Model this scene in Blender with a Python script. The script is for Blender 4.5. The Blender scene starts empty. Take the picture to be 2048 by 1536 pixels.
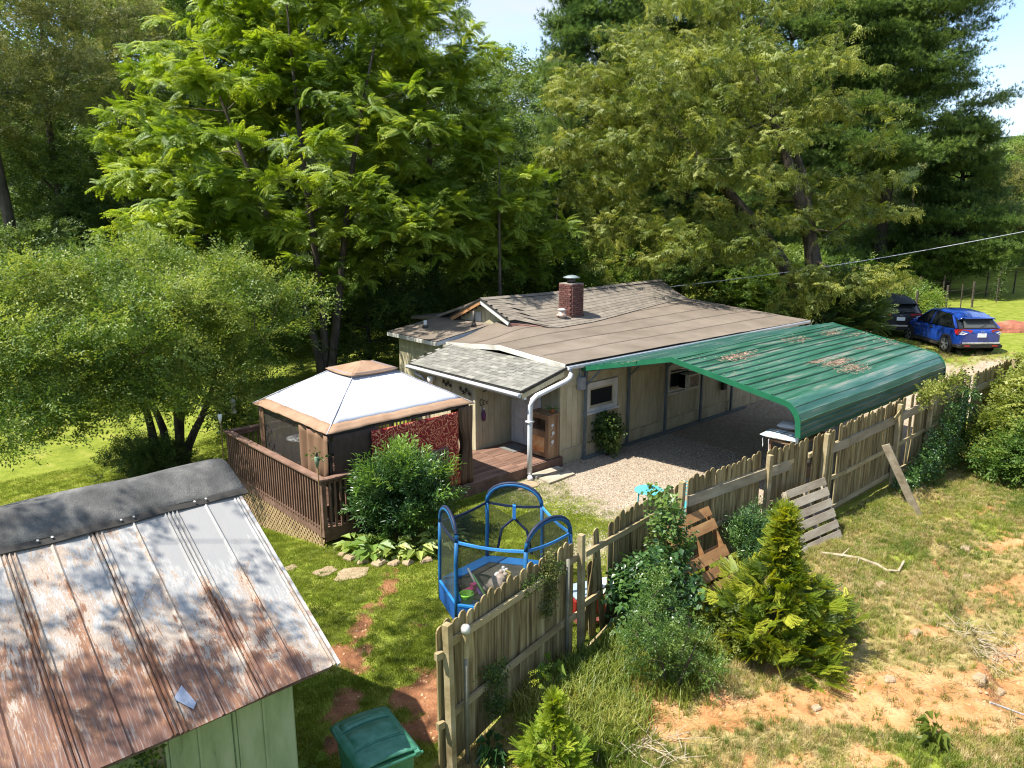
import bpy, math, random
import numpy as np
from math import pi, sin, cos, radians
from mathutils import Vector, Matrix, Euler

random.seed(7)
RNG = np.random.default_rng(7)
S = bpy.context.scene
COL = S.collection

# ------------------------------------------------------------------ camera, light, exposure
YAW, PITCH, CAMH, FPX = radians(47.5), radians(12.9), 6.3, 1520.0
cam_d = bpy.data.cameras.new('camera')
cam = bpy.data.objects.new('camera', cam_d)
COL.objects.link(cam)
cam.location = (0, 0, CAMH)
fwd = Vector((cos(YAW) * cos(PITCH), sin(YAW) * cos(PITCH), -sin(PITCH)))
cam.rotation_euler = fwd.to_track_quat('-Z', 'Y').to_euler()
cam_d.sensor_fit = 'HORIZONTAL'
cam_d.sensor_width = 36.0
cam_d.lens = 36.0 * FPX / 2048.0
cam_d.clip_start = 0.1
cam_d.clip_end = 2000
S.camera = cam

SUN_DIR = Vector((-1.31, 0.58, 2.42)).normalized()     # towards the sun
SUN_EL = math.asin(SUN_DIR.z)
world = bpy.data.worlds.new('World')
S.world = world
world.use_nodes = True
wn = world.node_tree
wn.nodes.clear()
w_out = wn.nodes.new('ShaderNodeOutputWorld')
w_bg = wn.nodes.new('ShaderNodeBackground')
w_sky = wn.nodes.new('ShaderNodeTexSky')
w_sky.sky_type = 'NISHITA'
w_sky.sun_disc = False
w_sky.sun_elevation = SUN_EL
w_sky.sun_rotation = math.atan2(SUN_DIR.x, SUN_DIR.y)
w_sky.altitude = 600
w_sky.air_density = 1.0
w_sky.dust_density = 0.6
w_sky.ozone_density = 3.0
w_bg.inputs['Strength'].default_value = 0.15
# thin clouds in the sky
w_tc = wn.nodes.new('ShaderNodeTexCoord')
w_map = wn.nodes.new('ShaderNodeMapping')
w_map.inputs['Scale'].default_value = (1.0, 1.0, 2.6)
w_no = wn.nodes.new('ShaderNodeTexNoise')
w_no.inputs['Scale'].default_value = 3.2
w_no.inputs['Detail'].default_value = 7
w_no.inputs['Roughness'].default_value = 0.55
w_cr = wn.nodes.new('ShaderNodeValToRGB')
w_cr.color_ramp.elements[0].position = 0.42
w_cr.color_ramp.elements[0].color = (0, 0, 0, 1)
w_cr.color_ramp.elements[1].position = 0.66
w_cr.color_ramp.elements[1].color = (0.85, 0.85, 0.85, 1)
w_mx = wn.nodes.new('ShaderNodeMix')
w_mx.data_type = 'RGBA'
w_mx.inputs['B'].default_value = (2.7, 2.9, 3.15, 1)
wn.links.new(w_tc.outputs['Generated'], w_map.inputs['Vector'])
wn.links.new(w_map.outputs['Vector'], w_no.inputs['Vector'])
wn.links.new(w_no.outputs['Fac'], w_cr.inputs['Fac'])
wn.links.new(w_cr.outputs['Color'], w_mx.inputs['Factor'])
wn.links.new(w_sky.outputs['Color'], w_mx.inputs['A'])
wn.links.new(w_mx.outputs['Result'], w_bg.inputs['Color'])
wn.links.new(w_bg.outputs['Background'], w_out.inputs['Surface'])

sun_d = bpy.data.lights.new('sun', 'SUN')
sun_d.energy = 5.0
sun_d.angle = radians(0.5)
sun_d.color = (1.0, 0.955, 0.87)
sun = bpy.data.objects.new('sun', sun_d)
COL.objects.link(sun)
sun.rotation_euler = SUN_DIR.to_track_quat('Z', 'Y').to_euler()

S.view_settings.view_transform = 'Standard'
S.view_settings.look = 'None'
S.view_settings.gamma = 1
S.view_settings.use_curve_mapping = False
S.view_settings.exposure = 1.12
S.render.engine = 'CYCLES'
S.cycles.max_bounces = 7
S.cycles.diffuse_bounces = 3
S.cycles.glossy_bounces = 2
S.cycles.transmission_bounces = 4
S.cycles.transparent_max_bounces = 10
S.cycles.caustics_reflective = False
S.cycles.caustics_refractive = False
S.cycles.use_denoising = True
S.cycles.sample_clamp_indirect = 4.0
S.cycles.pixel_filter_type = 'BLACKMAN_HARRIS'
S.cycles.filter_width = 1.15
S.cycles.use_adaptive_sampling = False

# ------------------------------------------------------------------ materials
MATS = {}

def _n(nt, t, **kw):
    n = nt.nodes.new(t)
    for k, v in kw.items():
        if k in n.inputs:
            n.inputs[k].default_value = v
        else:
            setattr(n, k, v)
    return n

def mat(name, cols, scale=6.0, rough=0.8, bump=0.15, stretch=(1, 1, 1), detail=6, rnd=0.0, metal=0.0,
        spec=0.3, bscale=None, lo=0.3, hi=0.7, bdist=0.01, rshift=True):
    """Principled surface with a noise ramp over the given albedos, relief and per-piece variation."""
    if name in MATS:
        return MATS[name]
    m = bpy.data.materials.new(name)
    m.use_nodes = True
    nt = m.node_tree
    b = nt.nodes['Principled BSDF']
    L = nt.links.new
    tc = _n(nt, 'ShaderNodeTexCoord')
    mp = _n(nt, 'ShaderNodeMapping')
    mp.inputs['Scale'].default_value = stretch
    oi = _n(nt, 'ShaderNodeObjectInfo')
    if rshift:
        ad = _n(nt, 'ShaderNodeVectorMath', operation='MULTIPLY_ADD')
        cb = _n(nt, 'ShaderNodeCombineXYZ')
        for i in range(3):
            L(oi.outputs['Random'], cb.inputs[i])
        ad.inputs[1].default_value = (37.0, 53.0, 71.0)
        L(cb.outputs[0], ad.inputs[0])
        L(tc.outputs['Object'], ad.inputs[2])
        L(ad.outputs[0], mp.inputs['Vector'])
    else:
        L(tc.outputs['Object'], mp.inputs['Vector'])
    no = _n(nt, 'ShaderNodeTexNoise', Scale=scale, Detail=detail, Roughness=0.62)
    L(mp.outputs[0], no.inputs['Vector'])
    cr = _n(nt, 'ShaderNodeValToRGB')
    e = cr.color_ramp.elements
    while len(e) < len(cols):
        e.new(0.5)
    for i, c in enumerate(cols):
        e[i].position = lo + (hi - lo) * i / max(1, len(cols) - 1)
        e[i].color = (*c, 1)
    L(no.outputs['Fac'], cr.inputs['Fac'])
    last = cr.outputs['Color']
    if rnd:
        hs = _n(nt, 'ShaderNodeHueSaturation')
        mr = _n(nt, 'ShaderNodeMapRange')
        mr.inputs['To Min'].default_value = 1 - rnd
        mr.inputs['To Max'].default_value = 1 + rnd
        L(oi.outputs['Random'], mr.inputs['Value'])
        L(mr.outputs[0], hs.inputs['Value'])
        L(last, hs.inputs['Color'])
        last = hs.outputs['Color']
    L(last, b.inputs['Base Color'])
    b.inputs['Roughness'].default_value = rough
    b.inputs['Metallic'].default_value = metal
    b.inputs['Specular IOR Level'].default_value = spec
    if bump:
        n2 = _n(nt, 'ShaderNodeTexNoise', Scale=bscale or scale * 4, Detail=5)
        L(mp.outputs[0], n2.inputs['Vector'])
        bp = _n(nt, 'ShaderNodeBump', Strength=bump, Distance=bdist)
        L(n2.outputs['Fac'], bp.inputs['Height'])
        L(bp.outputs[0], b.inputs['Normal'])
    MATS[name] = m
    return m

def leafmat(name, cols, trans=0.35, rough=0.45, spec=0.35, wscale=0.35, rnd=0.5):
    """Foliage: reflecting and translucent, hue drifting through the crown and from spray to spray."""
    if name in MATS:
        return MATS[name]
    m = bpy.data.materials.new(name)
    m.use_nodes = True
    nt = m.node_tree
    b = nt.nodes['Principled BSDF']
    out = nt.nodes['Material Output']
    L = nt.links.new
    ge = _n(nt, 'ShaderNodeNewGeometry')
    no = _n(nt, 'ShaderNodeTexNoise', Scale=wscale, Detail=4)
    L(ge.outputs['Position'], no.inputs['Vector'])
    oi = _n(nt, 'ShaderNodeObjectInfo')
    mx = _n(nt, 'ShaderNodeMath', operation='MULTIPLY_ADD')
    mx.inputs[1].default_value = rnd
    L(oi.outputs['Random'], mx.inputs[0])
    sb = _n(nt, 'ShaderNodeMath', operation='SUBTRACT')
    sb.inputs[1].default_value = rnd / 2
    L(no.outputs['Fac'], sb.inputs[0])
    L(sb.outputs[0], mx.inputs[2])
    cr = _n(nt, 'ShaderNodeValToRGB')
    e = cr.color_ramp.elements
    while len(e) < len(cols):
        e.new(0.5)
    for i, c in enumerate(cols):
        e[i].position = 0.28 + 0.44 * i / max(1, len(cols) - 1)
        e[i].color = (*c, 1)
    L(mx.outputs[0], cr.inputs['Fac'])
    L(cr.outputs['Color'], b.inputs['Base Color'])
    b.inputs['Roughness'].default_value = rough
    b.inputs['Specular IOR Level'].default_value = spec
    tr = _n(nt, 'ShaderNodeBsdfTranslucent')
    hs = _n(nt, 'ShaderNodeHueSaturation', Value=1.5, Saturation=1.1, Hue=0.49)
    L(cr.outputs['Color'], hs.inputs['Color'])
    L(hs.outputs['Color'], tr.inputs['Color'])
    ms = _n(nt, 'ShaderNodeMixShader')
    ms.inputs[0].default_value = trans
    L(b.outputs[0], ms.inputs[1])
    L(tr.outputs[0], ms.inputs[2])
    L(ms.outputs[0], out.inputs['Surface'])
    MATS[name] = m
    return m

def netmat(name, col, alpha):
    """Fine woven net: the share of thread stands for what one cannot resolve between the holes."""
    if name in MATS:
        return MATS[name]
    m = bpy.data.materials.new(name)
    m.use_nodes = True
    nt = m.node_tree
    b = nt.nodes['Principled BSDF']
    b.inputs['Base Color'].default_value = (*col, 1)
    b.inputs['Roughness'].default_value = 0.7
    L = nt.links.new
    tp = _n(nt, 'ShaderNodeBsdfTransparent')
    ms = _n(nt, 'ShaderNodeMixShader')
    no = _n(nt, 'ShaderNodeTexNoise', Scale=3.0)
    mr = _n(nt, 'ShaderNodeMapRange')
    mr.inputs['To Min'].default_value = alpha - 0.12
    mr.inputs['To Max'].default_value = alpha + 0.12
    L(no.outputs['Fac'], mr.inputs['Value'])
    L(mr.outputs[0], ms.inputs[0])
    L(tp.outputs[0], ms.inputs[1])
    L(b.outputs[0], ms.inputs[2])
    L(ms.outputs[0], nt.nodes['Material Output'].inputs['Surface'])
    MATS[name] = m
    return m

def glassmat(name, tint=(0.02, 0.025, 0.03), rough=0.04, spec=0.6):
    if name in MATS:
        return MATS[name]
    m = bpy.data.materials.new(name)
    m.use_nodes = True
    b = m.node_tree.nodes['Principled BSDF']
    b.inputs['Base Color'].default_value = (*tint, 1)
    b.inputs['Roughness'].default_value = rough
    b.inputs['Specular IOR Level'].default_value = spec
    MATS[name] = m
    return m

# ------------------------------------------------------------------ mesh helpers
WLOC = {}

class M:
    def __init__(self):
        self.v = []
        self.f = []

    def add(self, vs, fs):
        o = len(self.v)
        self.v += [tuple(p) for p in vs]
        self.f += [tuple(i + o for i in f) for f in fs]
        return self

    def box(self, c, s, rot=None):
        x, y, z = s[0] / 2, s[1] / 2, s[2] / 2
        vs = [Vector(p) for p in ((-x, -y, -z), (x, -y, -z), (x, y, -z), (-x, y, -z), (-x, -y, z), (x, -y, z), (x, y, z), (-x, y, z))]
        if rot is not None:
            R = Euler(rot).to_matrix() if not isinstance(rot, Matrix) else rot
            vs = [R @ p for p in vs]
        vs = [p + Vector(c) for p in vs]
        return self.add(vs, [(0, 3, 2, 1), (4, 5, 6, 7), (0, 1, 5, 4), (1, 2, 6, 5), (2, 3, 7, 6), (3, 0, 4, 7)])

    def bb(self, x0, x1, y0, y1, z0, z1):
        return self.box(((x0 + x1) / 2, (y0 + y1) / 2, (z0 + z1) / 2), (abs(x1 - x0), abs(y1 - y0), abs(z1 - z0)))

    def beam(self, a, b, w, h, up=(0, 0, 1)):
        a, b = Vector(a), Vector(b)
        d = (b - a)
        L = d.length
        d.normalize()
        s = d.cross(Vector(up))
        if s.length < 1e-4:
            s = d.cross(Vector((1, 0, 0)))
        s.normalize()
        u = s.cross(d)
        R = Matrix((d, s, u)).transposed()
        return self.box((a + b) / 2, (L, w, h), R)

    def tube(self, pts, r, n=8, cap=True):
        pts = [Vector(p) for p in pts]
        if not hasattr(r, '__len__'):
            r = [r] * len(pts)
        vs, fs = [], []
        ref = Vector((0.13, 0.31, 0.94)).normalized()
        for i, p in enumerate(pts):
            t = (pts[min(i + 1, len(pts) - 1)] - pts[max(i - 1, 0)]).normalized()
            a = t.cross(ref)
            if a.length < 0.05:
                a = t.cross(Vector((1, 0, 0)))
            a.normalize()
            b = t.cross(a)
            for k in range(n):
                g = 2 * pi * k / n
                vs.append(p + (a * cos(g) + b * sin(g)) * r[i])
        for i in range(len(pts) - 1):
            for k in range(n):
                k2 = (k + 1) % n
                fs.append((i * n + k, i * n + k2, (i + 1) * n + k2, (i + 1) * n + k))
        if cap:
            fs.append(tuple(range(n))[::-1])
            fs.append(tuple((len(pts) - 1) * n + k for k in range(n)))
        return self.add(vs, fs)

    def lathe(self, c, prof, n=20, axis=None, squash=1.0):
        """prof: (radius, height) pairs turned round a vertical axis through c."""
        vs, fs = [], []
        R = axis if axis is not None else Matrix.Identity(3)
        for r, z in prof:
            for k in range(n):
                g = 2 * pi * k / n
                vs.append(R @ Vector((r * cos(g), r * sin(g) * squash, z)) + Vector(c))
        for i in range(len(prof) - 1):
            for k in range(n):
                k2 = (k + 1) % n
                fs.append((i * n + k, i * n + k2, (i + 1) * n + k2, (i + 1) * n + k))
        fs.append(tuple(range(n))[::-1])
        fs.append(tuple((len(prof) - 1) * n + k for k in range(n)))
        return self.add(vs, fs)

    def prism(self, poly, d, axis='z'):
        """poly: 3D points of a planar outline; d: the thickness vector."""
        n = len(poly)
        d = Vector(d)
        vs = [Vector(p) for p in poly] + [Vector(p) + d for p in poly]
        fs = [tuple(range(n))[::-1], tuple(range(n, 2 * n))]
        for i in range(n):
            j = (i + 1) % n
            fs.append((i, j, n + j, n + i))
        return self.add(vs, fs)

    def grid(self, fn, nu, nv):
        vs = [fn(i / nu, j / nv) for j in range(nv + 1) for i in range(nu + 1)]
        fs = [(j * (nu + 1) + i, j * (nu + 1) + i + 1, (j + 1) * (nu + 1) + i + 1, (j + 1) * (nu + 1) + i) for j in range(nv) for i in range(nu)]
        return self.add(vs, fs)

    def slab(self, fn, nu, nv, th):
        """A curved sheet of real thickness (fn gives its top)."""
        o = len(self.v)
        self.grid(fn, nu, nv)
        N = (nu + 1) * (nv + 1)
        base = self.v[o:o + N]
        self.v += [(p[0], p[1], p[2] - th) for p in base]
        for j in range(nv):
            for i in range(nu):
                a = o + N + j * (nu + 1) + i
                self.f.append((a, a + nu + 1, a + nu + 2, a + 1))
        ring = [i for i in range(nu + 1)] + [j * (nu + 1) + nu for j in range(1, nv + 1)] + [nv * (nu + 1) + i for i in range(nu - 1, -1, -1)] + [j * (nu + 1) for j in range(nv - 1, 0, -1)]
        for k in range(len(ring)):
            a, b = ring[k], ring[(k + 1) % len(ring)]
            self.f.append((o + b, o + a, o + N + a, o + N + b))
        return self

def mesh_of(name, m, material, smooth=False):
    me = bpy.data.meshes.new(name)
    me.from_pydata(m.v, [], m.f)
    if material:
        me.materials.append(material)
    if smooth:
        me.polygons.foreach_set('use_smooth', [True] * len(me.polygons))
    me.update()
    return me

def wl(o):
    return WLOC.get(o.name, Vector((0, 0, 0)))

def obj(name, m, material, parent=None, smooth=False, local=False, bevel=0, label=None, kind=None):
    """Links the shapes of m as ONE object; coordinates are world ones unless local."""
    if parent is not None and not local:
        w = wl(parent)
        m.v = [(p[0] - w.x, p[1] - w.y, p[2] - w.z) for p in m.v]
    me = mesh_of(name, m, material, smooth)
    o = bpy.data.objects.new(name, me)
    COL.objects.link(o)
    if parent is not None:
        o.parent = parent
        WLOC[o.name] = wl(parent)
    else:
        WLOC[o.name] = Vector((0, 0, 0))
    if bevel:
        b = o.modifiers.new('b', 'BEVEL')
        b.width = bevel
        b.segments = 2
        b.limit_method = 'ANGLE'
    if label:
        o['label'] = label
    if kind:
        o['kind'] = kind
    return o

def piece(name, me, parent, loc, rot=(0, 0, 0), scale=(1, 1, 1)):
    """One of many alike pieces sharing mesh data; loc in world coordinates."""
    o = bpy.data.objects.new(name, me)
    COL.objects.link(o)
    o.parent = parent
    o.location = Vector(loc) - wl(parent)
    o.rotation_euler = rot
    o.scale = scale
    WLOC[o.name] = Vector(loc)
    return o

def thing(name, label, cat, loc=(0, 0, 0), rotz=0, group=None):
    o = bpy.data.objects.new(name, None)
    COL.objects.link(o)
    o.empty_display_size = 0.2
    o.location = loc
    o.rotation_euler = (0, 0, rotz)
    WLOC[o.name] = Vector(loc)
    o['label'] = label
    o['category'] = cat
    if group:
        o['group'] = group
    return o

def tag(o, label, cat, group=None, kind=None):
    o['label'] = label
    o['category'] = cat
    if group:
        o['group'] = group
    if kind:
        o['kind'] = kind
    return o

def single(name, m, material, label, cat, group=None, smooth=False, bevel=0):
    """A thing that is one mesh, its origin at its base."""
    xs = np.array(m.v)
    c = Vector(((xs[:, 0].min() + xs[:, 0].max()) / 2, (xs[:, 1].min() + xs[:, 1].max()) / 2, xs[:, 2].min()))
    m.v = [(p[0] - c.x, p[1] - c.y, p[2] - c.z) for p in m.v]
    o = obj(name, m, material, None, smooth, bevel=bevel)
    o.location = c
    WLOC[o.name] = c
    return tag(o, label, cat, group)

# ------------------------------------------------------------------ terrain
def ss(a, b, x):
    t = np.clip((np.asarray(x, float) - a) / (b - a), 0, 1)
    return t * t * (3 - 2 * t)

def vnoise(x, y, seed=0):
    """Smooth value noise for shaping the ground and its patches."""
    x = np.asarray(x, float)
    y = np.asarray(y, float)
    xi, yi = np.floor(x).astype(np.int64), np.floor(y).astype(np.int64)
    fx, fy = x - xi, y - yi
    fx, fy = fx * fx * (3 - 2 * fx), fy * fy * (3 - 2 * fy)
    def hsh(a, b):
        n = (a * 374761393 + b * 668265263 + seed * 974634777) & 0xffffffff
        n = ((n ^ (n >> 13)) * 1274126177) & 0xffffffff
        return ((n ^ (n >> 16)) & 0xffff) / 65535.0
    return (hsh(xi, yi) * (1 - fx) + hsh(xi + 1, yi) * fx) * (1 - fy) + (hsh(xi, yi + 1) * (1 - fx) + hsh(xi + 1, yi + 1) * fx) * fy

def fbm(x, y, s, seed=0):
    return sum(vnoise(x * s * 2 ** k, y * s * 2 ** k, seed + k) * 0.5 ** k for k in range(4)) / 1.875

def field_mask(x, y):
    """1 on the rough field on the near side of the fence."""
    return ss(6.55, 6.0, y) * ss(4.1, 4.7, x)

def H(x, y):
    x = np.asarray(x, float)
    y = np.asarray(y, float)
    z = 0.95 * ss(23, 37, x) * (1 - .6 * ss(16, 30, y))
    z = z + 0.25 * ss(6.9, 5.9, y) * ss(4, 8, x)
    z = z + 0.35 * ss(3.5, 0, y) * ss(5, 9, x)
    z = z - .62 * ss(11.6, 16.5, y) * ss(11, 6.8, x) * ss(45, 25, y) - .05 * ss(6.5, 8, y) * ss(9, 7, x)
    r = np.hypot(x, y)
    z = z + 16 * ss(62, 130, r)
    fm = field_mask(x, y)
    z = z + fm * ((fbm(x, y, 1.1, 3) - .5) * 0.22 + (fbm(x, y, 4, 9) - .5) * 0.06)
    # the cut clay bank at the near corner of the field
    d = (x - 9.6) * 0.45 + (y - 1.9) * -0.9
    z = z - fm * 0.30 * ss(-0.1, 0.25, d + (fbm(x, y, 1.6, 5) - .5) * 1.2) * ss(8.0, 9.0, x)
    z = z + (1 - fm) * (fbm(x, y, .5, 21) - .5) * 0.10 * ss(2, 8, np.hypot(x - 12, y - 9) - 4) * ss(60, 30, r)
    return z

def hz(x, y):
    return float(H(x, y))

CLAY = [  # x, y, rx, ry, angle, strength: bare red earth
    (5.6, 9.6, .75, .3, .6, .75), (5.0, 8.9, .5, .5, .3, .8), (4.4, 8.0, .5, .3, .5, .8), (5.25, 7.45, .7, .5, 0.9, 1.0),
    (4.95, 6.8, .5, .45, 0.5, 1.0), (4.1, 7.3, .5, .35, 0, .85), (6.6, 10.3, .7, .35, .8, .55), (3.6, 8.4, .35, .4, .2, .7), (6.3, 9.1, .5, .3, .8, .5),
    (7.2, 5.3, .45, .3, .9, 1.0), (6.9, 4.75, .6, .35, .9, 1.0), (7.6, 4.3, .7, .4, -.6, 1.0), (8.25, 3.75, 1.0, .42, -.75, 1.25), (9.0, 3.05, 1.1, .48, -.8, 1.3),
    (9.7, 2.4, 1.0, .65, -.7, 1.4), (10.6, 1.6, 1.3, .9, -.5, 1.5), (12.2, 2.1, 1.4, .55, -.2, .9), (14.3, 3.0, 1.4, .45, -.3, .85), (14.0, 4.1, .8, .3, -.2, .62),
    (16.5, 3.7, 1.3, .4, -.2, .66), (11.2, 3.3, .5, .25, -.4, .7), (10.4, 3.5, .4, .2, -.4, .55), (9.3, 4.6, .9, .5, 0, .75), (18.2, 4.4, .9, .3, -.1, .65), (7.0, 3.6, .8, .35, -.9, .6),
    (8.0, 2.8, .6, .3, -.8, .6), (11.4, 1.2, 1.2, .7, -.4, 1.2),
]

def masks(x, y):
    """Shares of gravel, clay and dry grass on the ground."""
    x = np.asarray(x, float)
    y = np.asarray(y, float)
    fm = field_mask(x, y)
    n1, n2 = fbm(x, y, 1.3, 11), fbm(x, y, 3.7, 13)
    wob = (n1 - .5) * 2.4 + (n2 - .5) * 1.3
    g = ss(-.8, .7, (x - 12.35) + wob * .85 - np.clip(9.3 - y, 0, 3) * .15) * ss(6.3, 6.9, y + 0 * x) * ss(13.0, 12.5, y)
    g = g * ss(24.5, 22.5, x)
    lane = ss(20.5, 22.5, x) * ss(6.6, 8.2, y + wob * .5) * ss(13.6, 12.2, y + wob * .5) * ss(33.0, 29.5, x + wob)
    lane2 = ss(24, 27, x) * ss(3.0, 5.5, y + wob * .5) * ss(10, 8, y + wob * .5) * ss(35.5, 31, x + wob)
    g = np.maximum(g, np.maximum(lane, lane2) * .95) * (1 - fm)
    # thin gravel strewn into the lawn beside the deck and the play pen
    g = np.maximum(g, .58 * ss(10.4, 12.2, x + wob * .6) * ss(6.8, 7.2, y) * ss(12.9, 12.4, y) * (1 - fm) * ss(24, 22, x))
    g = np.maximum(g, .62 * np.exp(-(((x - 10.2) / 1.1) ** 2 + ((y - 8.9) / .6) ** 2)) * (1 - fm))
    c = np.zeros_like(x * 1.0 + y * 0)
    for cx, cy, rx, ry, a, s in CLAY:
        dx, dy = x - cx, y - cy
        u = (dx * cos(a) + dy * sin(a)) / rx
        v = (-dx * sin(a) + dy * cos(a)) / ry
        q = s * np.exp(-(u * u + v * v) * .9)
        side = fm if cy < 6.2 else (1 - fm)
        c = np.maximum(c, q * side)
    c = ss(.26, .72, c + (n2 - .5) * .8 + (n1 - .5) * .45 + (fbm(x, y, 9.0, 91) - .5) * .5)
    c = c * (1 - g * .8)
    dry = fm * ss(.25, .75, n1 * .6 + .35 + (fbm(x, y, .45, 31) - .5) * 1.2)
    dry = np.maximum(dry, .8 * ss(.45, .7, n1) * ss(15, 19, x) * ss(5.6, 7.4, y) * ss(8.4, 7.0, y))
    dry = np.maximum(dry, .35 * (1 - fm) * ss(.45, .75, n1) * ss(2, 6, x) * ss(14, 10, y))
    shade = ss(24, 20, y) * ss(14.5, 17.5, y) * ss(2, 5, x) * ss(9.5, 7.5, x)     # shade under the multi-stemmed tree, painted into the ground as dark earth
    c = np.maximum(c, .75 * shade * ss(.42, .6, n1))
    return g, c, dry

def build_ground():
    def axis(lo, hi, step_near, near_lo, near_hi, far):
        a = list(np.arange(near_lo, near_hi, step_near))
        st, p = step_near, near_hi
        while p < hi:
            a.append(p)
            st *= 1.14
            p += st
        a.append(hi)
        st, p = step_near, near_lo
        pre = []
        while p > lo:
            st *= 1.14
            p -= st
            pre.append(max(p, lo))
        return np.array(sorted(set(pre + a)))
    xs = axis(-700, 900, .1, 2.0, 24.0, 0)
    ys = axis(-700, 900, .1, 0.5, 20.0, 0)
    X, Y = np.meshgrid(xs, ys)
    Z = H(X, Y)
    nx, ny = len(xs), len(ys)
    me = bpy.data.meshes.new('ground')
    co = np.stack([X, Y, Z], -1).reshape(-1, 3)
    ii, jj = np.meshgrid(np.arange(nx - 1), np.arange(ny - 1))
    a = (jj * nx + ii).ravel()
    q = np.stack([a, a + 1, a + nx + 1, a + nx], -1)
    me.vertices.add(len(co))
    me.vertices.foreach_set('co', co.ravel().astype(np.float32))
    me.loops.add(q.size)
    me.loops.foreach_set('vertex_index', q.ravel().astype(np.int32))
    me.polygons.add(len(q))
    me.polygons.foreach_set('loop_start', np.arange(0, q.size, 4, dtype=np.int32))
    me.polygons.foreach_set('use_smooth', np.ones(len(q), bool))
    me.update(calc_edges=True)
    g, c, d = masks(X, Y)
    fm = field_mask(X, Y)
    at = me.attributes.new('cover', 'FLOAT_COLOR', 'POINT')
    at.data.foreach_set('color', np.stack([g, c, d, fm], -1).reshape(-1).astype(np.float32))
    o = bpy.data.objects.new('ground', me)
    COL.objects.link(o)
    o['kind'] = 'structure'
    o['label'] = 'lawn, gravel drive and bare red clay sloping round the house'
    m = bpy.data.materials.new('ground_cover')
    m.use_nodes = True
    nt = m.node_tree
    L = nt.links.new
    b = nt.nodes['Principled BSDF']
    b.inputs['Roughness'].default_value = .95
    b.inputs['Specular IOR Level'].default_value = .12
    av = _n(nt, 'ShaderNodeAttribute', attribute_name='cover')
    sp = _n(nt, 'ShaderNodeSeparateColor')
    L(av.outputs['Color'], sp.inputs[0])
    ge = _n(nt, 'ShaderNodeNewGeometry')
    def ramp(scale, cols, detail=6, lo=.3, hi=.7):
        no = _n(nt, 'ShaderNodeTexNoise', Scale=scale, Detail=detail, Roughness=.65)
        L(ge.outputs['Position'], no.inputs['Vector'])
        cr = _n(nt, 'ShaderNodeValToRGB')
        e = cr.color_ramp.elements
        while len(e) < len(cols):
            e.new(.5)
        for i, cc in enumerate(cols):
            e[i].position = lo + (hi - lo) * i / (len(cols) - 1)
            e[i].color = (*cc, 1)
        L(no.outputs['Fac'], cr.inputs['Fac'])
        return cr.outputs['Color'], no.outputs['Fac']
    lawn, _ = ramp(2.2, [(.095, .125, .015), (.17, .205, .025), (.26, .26, .055)], 9)
    dryc, _ = ramp(5.0, [(.14, .12, .04), (.27, .21, .08), (.38, .29, .13)], 9)
    clay_r, _ = ramp(2.2, [(.085, .045, .025), (.22, .095, .045), (.34, .17, .085)], 10)
    clay_f, _ = ramp(2.4, [(.28, .115, .042), (.41, .205, .085), (.49, .30, .155)], 10)
    # gravel: many small stones of different greys and creams
    vo = _n(nt, 'ShaderNodeTexVoronoi', Scale=26.0)
    L(ge.outputs['Position'], vo.inputs['Vector'])
    gs = _n(nt, 'ShaderNodeSeparateColor')
    L(vo.outputs['Color'], gs.inputs[0])
    gr = _n(nt, 'ShaderNodeValToRGB')
    ge2 = gr.color_ramp.elements
    ge2.new(.5)
    for i, cc in enumerate([(.14, .10, .065), (.30, .235, .165), (.46, .40, .32)]):
        ge2[i].position = [0.0, .5, 1.0][i]
        ge2[i].color = (*cc, 1)
    L(gs.outputs[0], gr.inputs['Fac'])
    dirt, _ = ramp(1.1, [(.26, .19, .12), (.40, .33, .25)], 8)
    gm = _n(nt, 'ShaderNodeMix', data_type='RGBA')
    gm.inputs[0].default_value = .45
    L(gr.outputs['Color'], gm.inputs['A'])
    L(dirt, gm.inputs['B'])
    fine = _n(nt, 'ShaderNodeTexNoise', Scale=9.0, Detail=8, Roughness=.7)
    L(ge.outputs['Position'], fine.inputs['Vector'])
    def edge(src):
        """Ragged edge: the smooth share pushed through fine noise."""
        s1 = _n(nt, 'ShaderNodeMath', operation='ADD')
        L(src, s1.inputs[0])
        L(fine.outputs['Fac'], s1.inputs[1])
        mr = _n(nt, 'ShaderNodeMapRange')
        mr.inputs['From Min'].default_value = .82
        mr.inputs['From Max'].default_value = 1.16
        L(s1.outputs[0], mr.inputs['Value'])
        return mr.outputs[0]
    def mix(fac, A, B):
        x = _n(nt, 'ShaderNodeMix', data_type='RGBA')
        L(fac, x.inputs[0])
        L(A, x.inputs['A'])
        L(B, x.inputs['B'])
        return x.outputs['Result']
    clay = mix(av.outputs['Alpha'], clay_r, clay_f)
    c1 = mix(edge(sp.outputs[2]), lawn, dryc)
    c2 = mix(edge(sp.outputs[1]), c1, clay)
    c3 = mix(edge(sp.outputs[0]), c2, gm.outputs['Result'])
    # far away the ground under the woods is dark leaf litter
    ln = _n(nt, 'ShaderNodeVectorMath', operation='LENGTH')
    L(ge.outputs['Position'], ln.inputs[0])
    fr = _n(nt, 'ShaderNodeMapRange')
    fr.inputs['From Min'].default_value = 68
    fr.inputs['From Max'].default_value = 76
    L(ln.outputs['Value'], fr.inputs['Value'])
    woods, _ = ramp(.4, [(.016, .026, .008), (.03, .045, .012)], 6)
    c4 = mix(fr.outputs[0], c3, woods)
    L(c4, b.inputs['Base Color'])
    bn = _n(nt, 'ShaderNodeTexNoise', Scale=22.0, Detail=6)
    L(ge.outputs['Position'], bn.inputs['Vector'])
    ad = _n(nt, 'ShaderNodeMath', operation='MULTIPLY_ADD')
    ad.inputs[1].default_value = .5
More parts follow.
